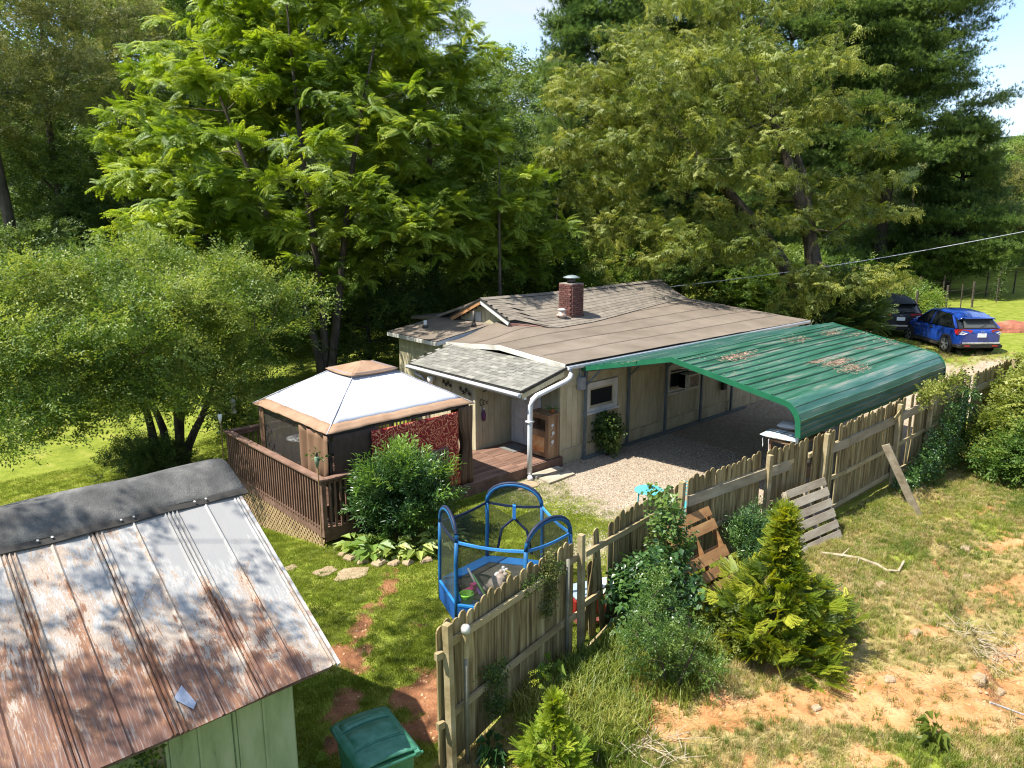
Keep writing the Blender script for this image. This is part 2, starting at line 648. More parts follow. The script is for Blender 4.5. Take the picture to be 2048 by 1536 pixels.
    L(vo.outputs['Distance'], ad.inputs[0])
    L(bn.outputs['Fac'], ad.inputs[2])
    bp = _n(nt, 'ShaderNodeBump', Strength=.7, Distance=.03)
    L(ad.outputs[0], bp.inputs['Height'])
    L(bp.outputs[0], b.inputs['Normal'])
    me.materials.append(m)
    return o

build_ground()

# ------------------------------------------------------------------ foliage: sprays (unlinked source meshes) and scattering
def leafpoly(p, d, up, L, W, fold=.25, droop=0.15, n=2):
    """A leaf as a folded blade of two or four triangles: p base, d direction, up its upper side."""
    p, d, up = Vector(p), Vector(d).normalized(), Vector(up)
    s = d.cross(up)
    if s.length < 1e-3:
        s = d.cross(Vector((1, 0, 0)))
    s.normalize()
    u = s.cross(d)
    mid = p + d * L * .45 - u * L * droop * .3
    tip = p + d * L - u * L * droop
    a = mid + s * W / 2 + u * W * fold * .5
    b = mid - s * W / 2 + u * W * fold * .5
    return [p, a, tip, b], [(0, 1, 2), (0, 2, 3)]

def rv(a=1):
    return Vector((random.uniform(-a, a), random.uniform(-a, a), random.uniform(-a, a)))

def spray(kind, seed):
    random.seed(seed)
    m = M()
    U = Vector((0, 0, 1))
    if kind == 'broad':          # unit size: about 1 long
        for t in range(3):
            d0 = Vector((1, random.uniform(-.8, .8), random.uniform(-.2, .35))).normalized()
            for i in range(9):
                p = d0 * (.12 + .1 * i) + rv(.05)
                side = 1 if i % 2 else -1
                d = d0 * .5 + Vector((-d0.y, d0.x, 0)) * side * .9 + rv(.45)
                m.add(*leafpoly(p, d, U + rv(.45), random.uniform(.17, .26), random.uniform(.10, .15)))
    elif kind == 'lance':        # slender leaves pointing along the shoot
        for t in range(3):
            d0 = Vector((1, random.uniform(-.7, .7), random.uniform(-.1, .6))).normalized()
            for i in range(11):
                p = d0 * (.08 + .085 * i)
                a = i * 2.4
                s1 = d0.cross(U).normalized()
                s2 = s1.cross(d0)
                d = d0 * .9 + s1 * cos(a) * .8 + s2 * sin(a) * .8 + rv(.15)
                m.add(*leafpoly(p, d, U + rv(.3), random.uniform(.20, .30), random.uniform(.06, .085), droop=.12))
    elif kind == 'small':        # fine leaves
        for t in range(4):
            d0 = Vector((1, random.uniform(-1, 1), random.uniform(-.4, .6))).normalized()
            for i in range(12):
                p = d0 * (.08 + .075 * i) + rv(.04)
                side = 1 if i % 2 else -1
                d = d0 * .6 + Vector((-d0.y, d0.x, 0)) * side * .8 + rv(.5)
                m.add(*leafpoly(p, d, U + rv(.6), random.uniform(.09, .14), random.uniform(.05, .075)))
    elif kind == 'walnut':       # pinnate fronds drooping from a twig end
        for t in range(6):
            a = random.uniform(-1.5, 1.5) if t else 0
            d0 = Vector((cos(a), sin(a), random.uniform(0, .45))).normalized()
            p = rv(.08)
            L = random.uniform(.62, .95)
            nseg = 9
            side_v = Vector((-sin(a), cos(a), 0))
            for i in range(nseg):
                q = i / (nseg - 1)
                pos = p + d0 * L * q + Vector((0, 0, -.38 * q * q * L))
                ll = .24 * (1 - .45 * abs(q - .45) * 1.6)
                for sd in (1, -1):
                    d = side_v * sd + d0 * .45 + Vector((0, 0, -.35)) + rv(.12)
                    m.add(*leafpoly(pos, d, U + d0 * .2 + rv(.15), ll, .085, droop=.25))
            m.add(*leafpoly(pos, d0 - U * .6, U, .2, .08))
    elif kind == 'droop':        # long leaves hanging from arching twigs
        for t in range(4):
            a = random.uniform(-1.2, 1.2)
            d0 = Vector((cos(a), sin(a), random.uniform(-.1, .3))).normalized()
            L = random.uniform(.7, 1.05)
            for i in range(10):
                q = i / 9
                pos = d0 * L * q + Vector((0, 0, -.3 * q * q))
                side = 1 if i % 2 else -1
                d = Vector((-sin(a), cos(a), 0)) * side * .55 + d0 * .35 + Vector((0, 0, -.75)) + rv(.3)
                m.add(*leafpoly(pos, d, d0 + U * .6 + rv(.3), random.uniform(.2, .29), random.uniform(.07, .095), droop=.1))
    elif kind == 'pine':         # soft tufts along a flat branch
        for t in range(13):
            a = random.uniform(-.9, .9)
            r = random.uniform(.25, 1.0)
            p = Vector((r * cos(a), r * sin(a) * .9, random.uniform(-.03, .1)))
            dd = Vector((cos(a) + .4, sin(a) * 1.2, .55)).normalized()
            for k in range(13):
                d = (dd + rv(.85)).normalized()
                s = d.cross(U + rv(.3)).normalized() * .011
                L = random.uniform(.15, .23)
                m.add([p - s, p + s, p + d * L], [(0, 1, 2)])
        m.add([(0, -.012, 0), (1, 0, .02), (0, .012, 0)], [(0, 1, 2)])
    elif kind == 'cypress':      # feathery flat fans
        for t in range(5):
            a = random.uniform(-.9, .9)
            d0 = Vector((cos(a), sin(a), random.uniform(.0, .5))).normalized()
            side_v = Vector((-sin(a), cos(a), random.uniform(-.35, .35))).normalized()
            L = random.uniform(.6, 1.0)
            for i in range(11):
                q = i / 10
                pos = d0 * L * (.15 + .85 * q) + Vector((0, 0, -.12 * q * q))
                l2 = .30 * (1 - q * .65)
                for sd in (1, -1):
                    d = (side_v * sd * .75 + d0 * .8).normalized()
                    m.add(*leafpoly(pos, d, U, l2, .045, fold=0, droop=.12))
                    pb = pos + d * l2 * .45
                    m.add(*leafpoly(pb, (d0 + d * .2), U, l2 * .5, .04, fold=0, droop=.1))
            m.add(*leafpoly(pos, d0, U, .14, .045, fold=0))
    elif kind == 'willowy':      # upright shoots with narrow leaves
        for t in range(3):
            d0 = Vector((random.uniform(-.25, .6), random.uniform(-.35, .35), 1)).normalized()
            for i in range(14):
                p = d0 * (.05 + .07 * i)
                a = i * 2.4
                d = Vector((cos(a), sin(a), .75)) + rv(.2)
                m.add(*leafpoly(p, d, U + rv(.3), random.uniform(.15, .22), .055, droop=.1))
    elif kind == 'grass':
        for t in range(26):
            a, r = random.uniform(0, 2 * pi), random.uniform(0, .75)
            p = Vector((r * cos(a), r * sin(a), -.05))
            b = random.uniform(0, 2 * pi)
            lean = Vector((cos(b), sin(b), 0)) * random.uniform(.1, .8)
            h = random.uniform(.55, 1.1)
            s = Vector((-sin(b), cos(b), 0)) * .028
            q = p + lean * .3 * h + U * h * .62
            t_ = p + lean * h + U * h * .9
            m.add([p - s, p + s, q + s * .7, q - s * .7, t_], [(0, 1, 2, 3), (3, 2, 4)])
    elif kind == 'lawn':
        for t in range(34):
            a, r = random.uniform(0, 2 * pi), math.sqrt(random.random())
            p = Vector((r * cos(a), r * sin(a), -.04))
            b = random.uniform(0, 2 * pi)
            lean = Vector((cos(b), sin(b), 0)) * random.uniform(.05, .45)
            h = random.uniform(.2, .42)
            s = Vector((-sin(b), cos(b), 0)) * .035
            m.add([p - s, p + s, p + lean * h + U * h], [(0, 1, 2)])
    elif kind == 'straw':
        for t in range(12):
            b = random.uniform(0, 2 * pi)
            p = Vector((random.uniform(-.5, .5), random.uniform(-.5, .5), random.uniform(0, .12)))
            d = Vector((cos(b), sin(b), random.uniform(-.05, .35)))
            s = Vector((-sin(b), cos(b), .3)) * .012
            m.add([p - s, p + s, p + d * random.uniform(.5, 1.1)], [(0, 1, 2)])
    elif kind == 'hosta':
        for t in range(13):
            a = t * 2.4
            el = random.uniform(.25, 1.0)
            d = Vector((cos(a), sin(a), el))
            p = Vector((cos(a), sin(a), 0)) * .12 + U * .2 * el
            m.add(*leafpoly(p + d * .15, Vector((cos(a), sin(a), el * .35)), U, random.uniform(.55, .75), random.uniform(.3, .4), fold=.4, droop=.35))
            m.add([p * .2, p * .2 + Vector((.02, .02, 0)), p + d * .2], [(0, 1, 2)])
    elif kind == 'heart':        # large leaves on loose stems
        for t in range(3):
            a = random.uniform(-1.4, 1.4)
            d0 = Vector((cos(a), sin(a), random.uniform(.1, .9))).normalized()
            for i in range(5):
                p = d0 * (.2 + .18 * i) + rv(.05)
                d = Vector((cos(a + (i % 2 - .5) * 2), sin(a + (i % 2 - .5) * 2), -.35)) + rv(.3)
                m.add(*leafpoly(p, d, U + rv(.3), random.uniform(.24, .34), random.uniform(.17, .24), droop=.3))
    elif kind == 'ivy':
        for t in range(14):
            p = Vector((random.uniform(-.5, .5), random.uniform(-.5, .5), random.uniform(0, .12)))
            m.add(*leafpoly(p, rv(1) * Vector((1, 1, .3)), U + rv(.5), random.uniform(.16, .26), random.uniform(.14, .2), droop=.2))
    elif kind == 'stone':
        pts = [Vector((cos(k * pi / 3) * random.uniform(.7, 1), sin(k * pi / 3) * random.uniform(.6, 1), 0)) for k in range(6)]
        top = [p * .6 + U * random.uniform(.4, .6) for p in pts]
        m.add(pts + top, [(6, 7, 8, 9, 10, 11)] + [(i, (i + 1) % 6, 6 + (i + 1) % 6, 6 + i) for i in range(6)])
    return m

SRC = {}
GROUPS = {}

def sources(kind, material, n=3):
    key = (kind, material.name)
    if key not in SRC:
        L = []
        for i in range(n):
            me = mesh_of('spray_' + kind, spray(kind, 100 + i * 7 + len(kind)), material, kind not in ('stone', 'grass', 'lawn'))
            L.append(bpy.data.objects.new('spray_' + kind, me))      # a source shape, never linked to the scene itself
        SRC[key] = L
    return SRC[key]

def group_for(kind, material):
    key = (kind, material.name)
    if key in GROUPS:
        return GROUPS[key]
    ng = bpy.data.node_groups.new('scatter_' + kind, 'GeometryNodeTree')
    ng.interface.new_socket('Geometry', in_out='INPUT', socket_type='NodeSocketGeometry')
    ng.interface.new_socket('Geometry', in_out='OUTPUT', socket_type='NodeSocketGeometry')
    gi, go = ng.nodes.new('NodeGroupInput'), ng.nodes.new('NodeGroupOutput')
    iop = ng.nodes.new('GeometryNodeInstanceOnPoints')
    jn = ng.nodes.new('GeometryNodeJoinGeometry')
    for s in sources(kind, material):
        oi = ng.nodes.new('GeometryNodeObjectInfo')
        oi.inputs['Object'].default_value = s
        g2i = ng.nodes.new('GeometryNodeGeometryToInstance')
        ng.links.new(oi.outputs['Geometry'], g2i.inputs[0])
        ng.links.new(g2i.outputs[0], jn.inputs[0])
    def attr(n, t):
        a = ng.nodes.new('GeometryNodeInputNamedAttribute')
        a.data_type = t
        a.inputs['Name'].default_value = n
        return a.outputs['Attribute']
    e2r = ng.nodes.new('FunctionNodeEulerToRotation')
    ng.links.new(attr('rot', 'FLOAT_VECTOR'), e2r.inputs[0])
    ng.links.new(gi.outputs[0], iop.inputs['Points'])
    ng.links.new(jn.outputs[0], iop.inputs['Instance'])
    iop.inputs['Pick Instance'].default_value = True
    ng.links.new(attr('idx', 'INT'), iop.inputs['Instance Index'])
    ng.links.new(e2r.outputs[0], iop.inputs['Rotation'])
    ng.links.new(attr('scl', 'FLOAT'), iop.inputs['Scale'])
    ng.links.new(iop.outputs[0], go.inputs[0])
    GROUPS[key] = ng
    return ng

def scatter(name, kind, material, P, rot, scl, parent=None, kindtag='stuff', label=None):
    P = np.asarray(P, float)
    me = bpy.data.meshes.new(name)
    w = wl(parent) if parent is not None else Vector((0, 0, 0))
    P = P - np.array(w)
    me.vertices.add(len(P))
    me.vertices.foreach_set('co', P.ravel().astype(np.float32))
    a = me.attributes.new('rot', 'FLOAT_VECTOR', 'POINT')
    a.data.foreach_set('vector', np.asarray(rot, np.float32).ravel())
    a = me.attributes.new('scl', 'FLOAT', 'POINT')
    a.data.foreach_set('value', np.asarray(scl, np.float32).ravel())
    a = me.attributes.new('idx', 'INT', 'POINT')
    a.data.foreach_set('value', RNG.integers(0, 3, len(P)).astype(np.int32))
    me.materials.append(material)
    me.update()
    o = bpy.data.objects.new(name, me)
    COL.objects.link(o)
    if parent is not None:
        o.parent = parent
    md = o.modifiers.new('scatter', 'NODES')
    md.node_group = group_for(kind, material)
    if kindtag:
        o['kind'] = kindtag
    if label:
        o['label'] = label
    return o

# leaf materials (albedos)
G_WAL = leafmat('walnut_leaf', [(.11, .18, .020), (.20, .28, .032), (.31, .38, .055)], trans=.45)
G_CRP = leafmat('myrtle_leaf', [(.07, .13, .020), (.14, .205, .034), (.25, .30, .06)], trans=.38, rough=.45, spec=.35)
G_DRK = leafmat('dark_leaf', [(.048, .09, .022), (.095, .15, .034), (.165, .22, .055)], trans=.4, rough=.42, spec=.35)
G_MID = leafmat('mid_leaf', [(.075, .14, .026), (.14, .22, .04), (.23, .30, .065)], trans=.42)
G_OLV = leafmat('olive_leaf', [(.08, .105, .03), (.145, .165, .045), (.23, .23, .07)], trans=.38)
G_CHE = leafmat('cherry_leaf', [(.095, .135, .022), (.18, .22, .038), (.32, .34, .08)], trans=.45, rough=.4)
G_PIN = leafmat('pine_needles', [(.068, .125, .034), (.125, .20, .052), (.20, .28, .075)], trans=.32, rough=.5)
G_CYP = leafmat('cypress_leaf', [(.07, .115, .014), (.19, .25, .022), (.38, .40, .045)], trans=.4, wscale=2.5, rnd=.7)
G_CYY = leafmat('young_cypress_leaf', [(.16, .25, .02), (.27, .35, .03), (.36, .42, .05)], trans=.4, wscale=1.6)
G_SHB = leafmat('shrub_leaf', [(.03, .075, .022), (.055, .12, .03), (.10, .18, .035)], trans=.25, rough=.32, spec=.5, wscale=1.2)
G_SHY = leafmat('shoot_leaf', [(.10, .19, .03), (.18, .28, .05)], trans=.4, wscale=1.2)
G_PRV = leafmat('privet_leaf', [(.045, .10, .02), (.085, .155, .03), (.15, .22, .045)], trans=.33, rough=.4, spec=.4, wscale=1.5)
G_HOS = leafmat('hosta_leaf', [(.16, .26, .05), (.28, .36, .08), (.44, .46, .15)], trans=.35, wscale=3)
G_GRS = leafmat('grass_blade', [(.09, .14, .017), (.18, .225, .03), (.32, .31, .07)], trans=.38, wscale=.9, rnd=.4)
G_LWN = leafmat('lawn_blade', [(.11, .155, .018), (.18, .23, .032), (.28, .30, .065)], trans=.42, wscale=.8, rnd=.3)
G_DRY = leafmat('dry_blade', [(.22, .185, .055), (.38, .30, .115), (.50, .40, .20)], trans=.3, wscale=1.2, rnd=.5)
BARK = mat('bark', [(.022, .017, .012), (.06, .047, .034), (.11, .088, .066)], scale=7, stretch=(1, 1, .25), bump=.7, bdist=.03)
BARKL = mat('pale_bark', [(.10, .085, .065), (.20, .17, .135), (.28, .25, .20)], scale=7, stretch=(1, 1, .3), bump=.6, bdist=.03)

def clump_points(cs, rs, n_per, flat=.5, cover=.35, droop=0.0, jitter=.5, tw=.55):
    """Spray positions and directions over a set of branch-end clumps (centres cs, radii rs)."""
    P, R = [], []
    for c, r in zip(cs, rs):
        n = max(4, int(n_per * (r ** 2)))
        d = RNG.normal(size=(n, 3))
        d /= np.linalg.norm(d, axis=1)[:, None]
        d[:, 2] = np.where(d[:, 2] < -cover, -d[:, 2], d[:, 2])
        rad = r * (.35 + .65 * RNG.random(n) ** .6)
        p = np.array(c) + d * rad[:, None] * np.array([1, 1, flat])
        yaw = np.arctan2(d[:, 1], d[:, 0]) + RNG.normal(0, jitter, n)
        pit = droop - d[:, 2] * .6 + RNG.normal(0, tw, n)
        rol = RNG.normal(0, tw * 1.2, n)
        P.append(p)
        R.append(np.stack([rol, pit, yaw], -1))
    return np.concatenate(P), np.concatenate(R)

def ellip_clumps(c, r, n, shell=.55, rmin=.9, rmax=1.6, zbias=0.0):
    d = RNG.normal(size=(n, 3))
    d /= np.linalg.norm(d, axis=1)[:, None]
    d[:, 2] += zbias
    d /= np.linalg.norm(d, axis=1)[:, None]
    k = shell + (1 - shell) * RNG.random(n) ** .7
    return np.array(c) + d * k[:, None] * np.array(r), RNG.uniform(rmin, rmax, n)

def limb(a, b, sag=.15, n=5):
    a, b = Vector(a), Vector(b)
    L = (b - a).length
    side = rv(1) * L * .06
    out = []
    for i in range(n):
        t = i / (n - 1)
        p = a.lerp(b, t) + side * sin(pi * t) + Vector((0, 0, 1)) * L * sag * sin(pi * t * .9) * .6
        out.append(p)
    return out

def tree(name, label, base, lobes, spray_kind, leaf, trunk=(.25, 8), bark=BARK, size=.75, dens=26, flat=.5, droop=0.0,
         group=None, lean=(0, 0), cover=.35, limbs=.6, cat='tree', stems=None, extra=None, jitter=.5, trunk_top=None, limb_k=1.0, stem_base=.25, tw=.45):
    """lobes: (dx, dy, z, rx, ry, rz, clumps, rmin, rmax) relative to the base."""
    bx, by = base
    bz = hz(bx, by) - .05
    root = thing(name, label, cat, (bx, by, bz), group=group)
    cs, rs = [], []
    for dx, dy, z, rx, ry, rz, n, r0, r1 in lobes:
        c, r = ellip_clumps((bx + dx, by + dy, bz + z), (rx, ry, rz), n, rmin=r0, rmax=r1)
        cs.append(c)
        rs.append(r)
        c, r = ellip_clumps((bx + dx, by + dy, bz + z), (rx * 1.12, ry * 1.12, rz * 1.12 + .1), max(3, n // 2), shell=.95, rmin=r0 * .35, rmax=r1 * .45)
        cs.append(c)
        rs.append(r * 1.0)
    if extra:
        cs.append(np.array([e[:3] for e in extra]))
        rs.append(np.array([e[3] for e in extra]))
    cs, rs = np.concatenate(cs), np.concatenate(rs)
    keep = cs[:, 2] > bz + .2
    cs, rs = cs[keep], rs[keep]
    r0, h = trunk
    tm = M()
    trunks = []
    for sx, sy, k in (stems or [(0, 0, 1)]):
        n = 9
        pts = []
        for i in range(n):
            t = i / (n - 1)
            pts.append(Vector((bx + sx * stem_base + (lean[0] + sx) * t ** 1.3 + sin(t * 7 + sx * 3) * r0 * .5, by + sy * stem_base + (lean[1] + sy) * t ** 1.3 + cos(t * 5 + sy) * r0 * .5, bz + h * t * k)))
        rr = [r0 * (1.35 if i == 0 else 1) * (1 - .82 * i / (n - 1)) for i in range(n)]
        tm.tube(pts, rr, 9)
        trunks.append(pts)
    obj('trunk', tm, bark, root, True)
    lm = M()
    # branching: each clump hangs on the nearest piece of trunk or earlier limb
    nodes, nr = [], []
    for tp in trunks:
        for q in range(3, len(tp)):
            nodes.append(tuple(tp[q]))
            nr.append(r0 * .55 * (1 - .75 * q / (len(tp) - 1)))
    nodes_a = np.array(nodes)
    order = np.argsort([np.min(np.linalg.norm(nodes_a - c, axis=1)) for c in cs])
    nl, rl = list(nodes), list(nr)
    for j in order:
        c = cs[j]
        A = np.array(nl)
        dv = A - c
        cost = np.linalg.norm(dv, axis=1) + np.maximum(0, dv[:, 2]) * 1.2
        q = int(np.argmin(cost))
        a0 = Vector(nl[q])
        L = (Vector(c) - a0).length
        pr_ = max(.010, rl[q] * .72)
        pth = limb(a0, c, .10)
        rr = [max(.006, pr_ * limb_k * (1 - .6 * t / 4)) for t in range(5)]
        if random.random() < limbs or L > 1.0:
            lm.tube(pth, rr, 6, False)
        for t in (2, 4):
            nl.append(tuple(pth[t]))
            rl.append(rr[t])
    if lm.v:
        obj('limb', lm, bark, root, True, kind='stuff')
    P, R = clump_points(cs, rs, dens, flat, cover, droop, jitter, tw)
    scatter('crown', spray_kind, leaf, P, R, size * RNG.uniform(.75, 1.25, len(P)), root)
    return root

# ================================================================== THE HOUSE
TAN = mat('tan_paint', [(.31, .265, .16), (.39, .34, .21), (.45, .395, .255), (.50, .445, .295)], scale=3.2, lo=.26, hi=.64, detail=9, bump=.25, rough=.75, rnd=.06, stretch=(1, 1, .4))
TAND = mat('tan_backing', [(.22, .19, .11), (.30, .26, .16)], scale=3, bump=.2)
WHT = mat('white_paint', [(.45, .44, .40), (.56, .55, .52), (.62, .61, .58)], scale=2.5, bump=.15, rough=.6)
GUT = mat('white_gutter', [(.50, .51, .52), (.60, .61, .62)], scale=2, bump=.05, rough=.35, spec=.5)
ROLL = mat('brown_roll_roofing', [(.125, .098, .072), (.160, .128, .098), (.195, .158, .122)], scale=1.1, bump=.5, rough=.95, bscale=60, rnd=.06, detail=9)
SHIN = mat('brown_shingle', [(.125, .105, .082), (.175, .148, .118), (.225, .195, .155)], scale=3.0, bump=.5, rough=.95, bscale=40, rnd=.09, detail=8)
SHIG = mat('grey_shingle', [(.115, .112, .095), (.175, .170, .145), (.25, .24, .21)], scale=3.0, bump=.5, rough=.95, bscale=40, rnd=.22, detail=8)
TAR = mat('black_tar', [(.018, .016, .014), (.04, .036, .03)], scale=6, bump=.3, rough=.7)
FLASH = mat('red_brown_flashing', [(.20, .095, .07), (.30, .17, .13)], scale=5, bump=.2)
RAWWOOD = mat('bare_rafter', [(.32, .15, .06), (.45, .24, .11)], scale=6, stretch=(1, 1, .3), bump=.2)

house = thing('house', 'low tan wood-sided house with brown roll roofing and a brick chimney', 'house', (13.3, 12.72, 0))

def board_wall(name, a, b, z0, z1, step=.2, backing=True, nrm=None, zf=None):
    """Grooved vertical siding between plan points a and b: a dark backing and one board object per board."""
    a, b = Vector((*a, 0)), Vector((*b, 0))
    d = (b - a)
    L = d.length
    d.normalize()
    n = Vector(nrm)
    m = M()
    zz = (z0 + z1) / 2
    m.beam((a.x - n.x * .07, a.y - n.y * .07, zz), (b.x - n.x * .07, b.y - n.y * .07, zz), .08, z1 - z0)
    w = obj(name, m, TAND, house)
    k = max(1, round(L / step))
    st = L / k
    ang = math.atan2(d.y, d.x)
    cache = {}
    for i in range(k):
        c = a + d * (st * (i + .5))
        top = zf(c.x, c.y) if zf else z1
        key = round(top - z0, 2)
        if key not in cache:
            cache[key] = mesh_of('siding_board', M().bb(-st / 2 + .005, st / 2 - .005, -.012, .012, 0, key), TAN)
        p = piece('siding_board', cache[key], w, (c.x - n.x * .012, c.y - n.y * .012, z0), (0, 0, ang))
    return w

# long right wall (faces the carport)
WY = 12.72
rw = board_wall('long_wall', (13.32, WY), (25.3, WY), .36, 1.98, .2, nrm=(0, -1))
lap = mesh_of('lap_board', M().add([(-2.98, 0, 0), (2.98, 0, 0), (2.98, -.03, 0), (-2.98, -.03, 0), (-2.98, 0, .155), (2.98, 0, .155), (2.98, -.012, .155), (-2.98, -.012, .155)],
              [(0, 3, 2, 1), (4, 5, 6, 7), (3, 7, 6, 2), (0, 4, 7, 3), (1, 2, 6, 5), (0, 1, 5, 4)]), TAN)
for i in range(3):
    for j in range(2):
        piece('lap_board', lap, rw, (16.32 + 5.99 * j, WY - .001 * (j + 1), 1.985 + .16 * i))
skm = mesh_of('skirt_board', M().bb(-1.49, 1.49, -.03, 0, 0, .335).bb(-1.49, 1.49, -.05, 0, .337, .365), TAN)
for i in range(4):
    piece('skirt_board', skm, rw, (14.83 + 3.0 * i, WY - .002, .0))
obj('wall_top', M().bb(13.32, 25.3, WY + .01, WY + .09, 0, .36).bb(13.32, 25.3, WY + .01, WY + .09, 1.98, 2.46), TAND, rw)
# front: recess by the door
fw = board_wall('front_wall', (13.3, 14.46), (13.3, 12.74), 0, 2.45, .2, nrm=(-1, 0))
obj('corner_trim', M().bb(13.25, 13.34, WY - .035, WY + .06, .0, 2.46), TAN, house, bevel=.004)
jw = board_wall('recess_wall', (12.02, 14.47), (13.28, 14.47), .2, 2.2, .2, nrm=(0, -1), zf=lambda x, y: 1.95 + (x - 12) * .22)
pw = board_wall('porch_wall', (12.0, 17.0), (12.0, 14.49), .2, 1.98, .2, nrm=(-1, 0))
obj('corner_trim', M().bb(11.965, 12.05, 14.44, 14.53, .2, 1.99), TAN, house, bevel=.004)
# shed-roofed bathroom wing
ww = board_wall('wing_wall', (13.45, 20.0), (13.45, 17.02), 0, 2.42, .2, nrm=(-1, 0))
wd = obj('wing_door_outline', M().bb(13.425, 13.438, 17.7, 17.73, .2, 2.05).bb(13.425, 13.438, 18.6, 18.63, .2, 2.05).bb(13.425, 13.438, 17.73, 18.6, 2.02, 2.05), TAND, ww)
obj('side_wall', M().bb(13.55, 25.2, 19.9, 20.0, 0, 2.6).bb(25.2, 25.3, 12.8, 20.0, 0, 2.45).bb(13.4, 13.5, 17.02, 20.0, 0, .3), TAND, house)
obj('foundation', M().bb(12.05, 13.4, 14.55, 17.0, 0, .2).bb(13.4, 25.2, 12.82, 19.9, 0, .12), TAND, house)

# white front door in the recess
door = obj('door', M().bb(13.215, 13.262, 13.50, 14.34, .22, 2.16), WHT, house, bevel=.004, label='white panelled front door in the recess')
dp = mesh_of('door_panel', M().bb(-.01, .01, -.15, .15, -.3, .3).bb(-.014, .014, -.11, .11, -.25, .25), WHT)
for yy in (13.72, 14.12):
    for zz_ in (.65, 1.55):
        piece('door_panel', dp, door, (13.208, yy, zz_))
obj('door_handle', M().lathe((13.19, 13.58, 1.12), [(.0, -.03), (.03, -.02), (.03, .02), (.0, .03)], 10), TAR, door)
obj('door_frame', M().bb(13.20, 13.285, 13.40, 13.495, .22, 2.25).bb(13.20, 13.285, 14.345, 14.43, .22, 2.25).bb(13.20, 13.285, 13.40, 14.43, 2.252, 2.34), WHT, house)

# windows in the long wall
GLS = glassmat('dark_pane', (.015, .018, .02), .05, .6)
def window(x0, x1, z0, z1, fr, label=None):
    y = WY
    w = obj('window', M().bb(x0, x0 + fr, y - .06, y + .01, z0, z1).bb(x1 - fr, x1, y - .06, y + .01, z0, z1)
            .bb(x0 + fr + .001, x1 - fr - .001, y - .062, y + .01, z1 - fr, z1).bb(x0 + fr + .001, x1 - fr - .001, y - .062, y + .01, z0 + .03, z0 + fr * .9), WHT, house, label=label)
    obj('sill', M().bb(x0 - .05, x1 + .06, y - .11, y + .01, z0 - .02, z0 + .028), WHT, w, bevel=.004)
    obj('sash', M().bb(x0 + fr + .001, x0 + fr + .05, y - .045, y, z0 + fr, z1 - fr).bb(x1 - fr - .05, x1 - fr - .001, y - .045, y, z0 + fr, z1 - fr)
        .bb(x0 + fr + .05, x1 - fr - .05, y - .044, y, z1 - fr - .05, z1 - fr - .001).bb(x0 + fr + .05, x1 - fr - .05, y - .044, y, z0 + fr * .9 + .001, z0 + fr + .045), TAN, w)
    obj('pane', M().bb(x0 + fr + .04, x1 - fr - .04, y - .028, y - .02, z0 + fr, z1 - fr), GLS, w)
    return w
window(14.17, 15.43, 1.16, 1.97, .15, 'small window with wide white frame by the corner')
w2 = window(17.62, 19.26, 1.12, 1.98, .13, 'wide window holding an air conditioner')
obj('half_sash_rail', M().bb(17.8, 19.1, WY - .05, WY - .001, 1.70, 1.74), TAN, w2)
ac = thing('air_conditioner', 'boxy window air conditioner set in the wide window under the carport', 'air conditioner', (18.5, 12.6, 1.24))
ACM = mat('ac_case', [(.38, .34, .25), (.5, .46, .36)], scale=4, rough=.5)
obj('case', M().bb(18.22, 18.28, 12.33, 12.66, 1.24, 1.66).bb(18.72, 18.78, 12.33, 12.66, 1.24, 1.66).bb(18.28, 18.72, 12.33, 12.66, 1.6, 1.66).bb(18.28, 18.72, 12.33, 12.66, 1.24, 1.28).bb(18.22, 18.78, 12.45, 12.66, 1.25, 1.65), ACM, ac)
for i in range(9):
    obj('grille_fin', M().bb(18.29, 18.71, 12.335, 12.36, 1.30 + i * .034, 1.308 + i * .034), mat('ac_fin', [(.12, .10, .09), (.45, .42, .4)], scale=18, rough=.4, metal=.5), ac)

# utility box and meter
ub = thing('electric_meter_box', 'grey electric meter box on the tan wall by the house corner', 'meter box', (13.94, 12.62, 1.86))
obj('box', M().bb(13.84, 14.04, 12.56, 12.68, 1.86, 2.2), mat('grey_box', [(.2, .21, .22), (.3, .31, .32)], rough=.5), ub, bevel=.01)
obj('lid', M().bb(13.85, 14.03, 12.545, 12.557, 1.88, 2.18), mat('grey_box', [(.2, .21, .22)]), ub)
obj('conduit', M().tube([(13.94, 12.66, 2.2), (13.94, 12.66, 2.44)], .02, 8), mat('grey_box', []), ub)
mb = thing('utility_box', 'black utility box low on the tan wall under the carport', 'utility box', (20.6, 12.62, .85))
obj('box', M().bb(20.5, 20.68, 12.58, 12.68, .8, 1.3), TAR, mb, bevel=.01)
obj('conduit', M().tube([(20.58, 12.66, 1.3), (20.58, 12.66, 1.7)], .018, 8), TAR, mb)

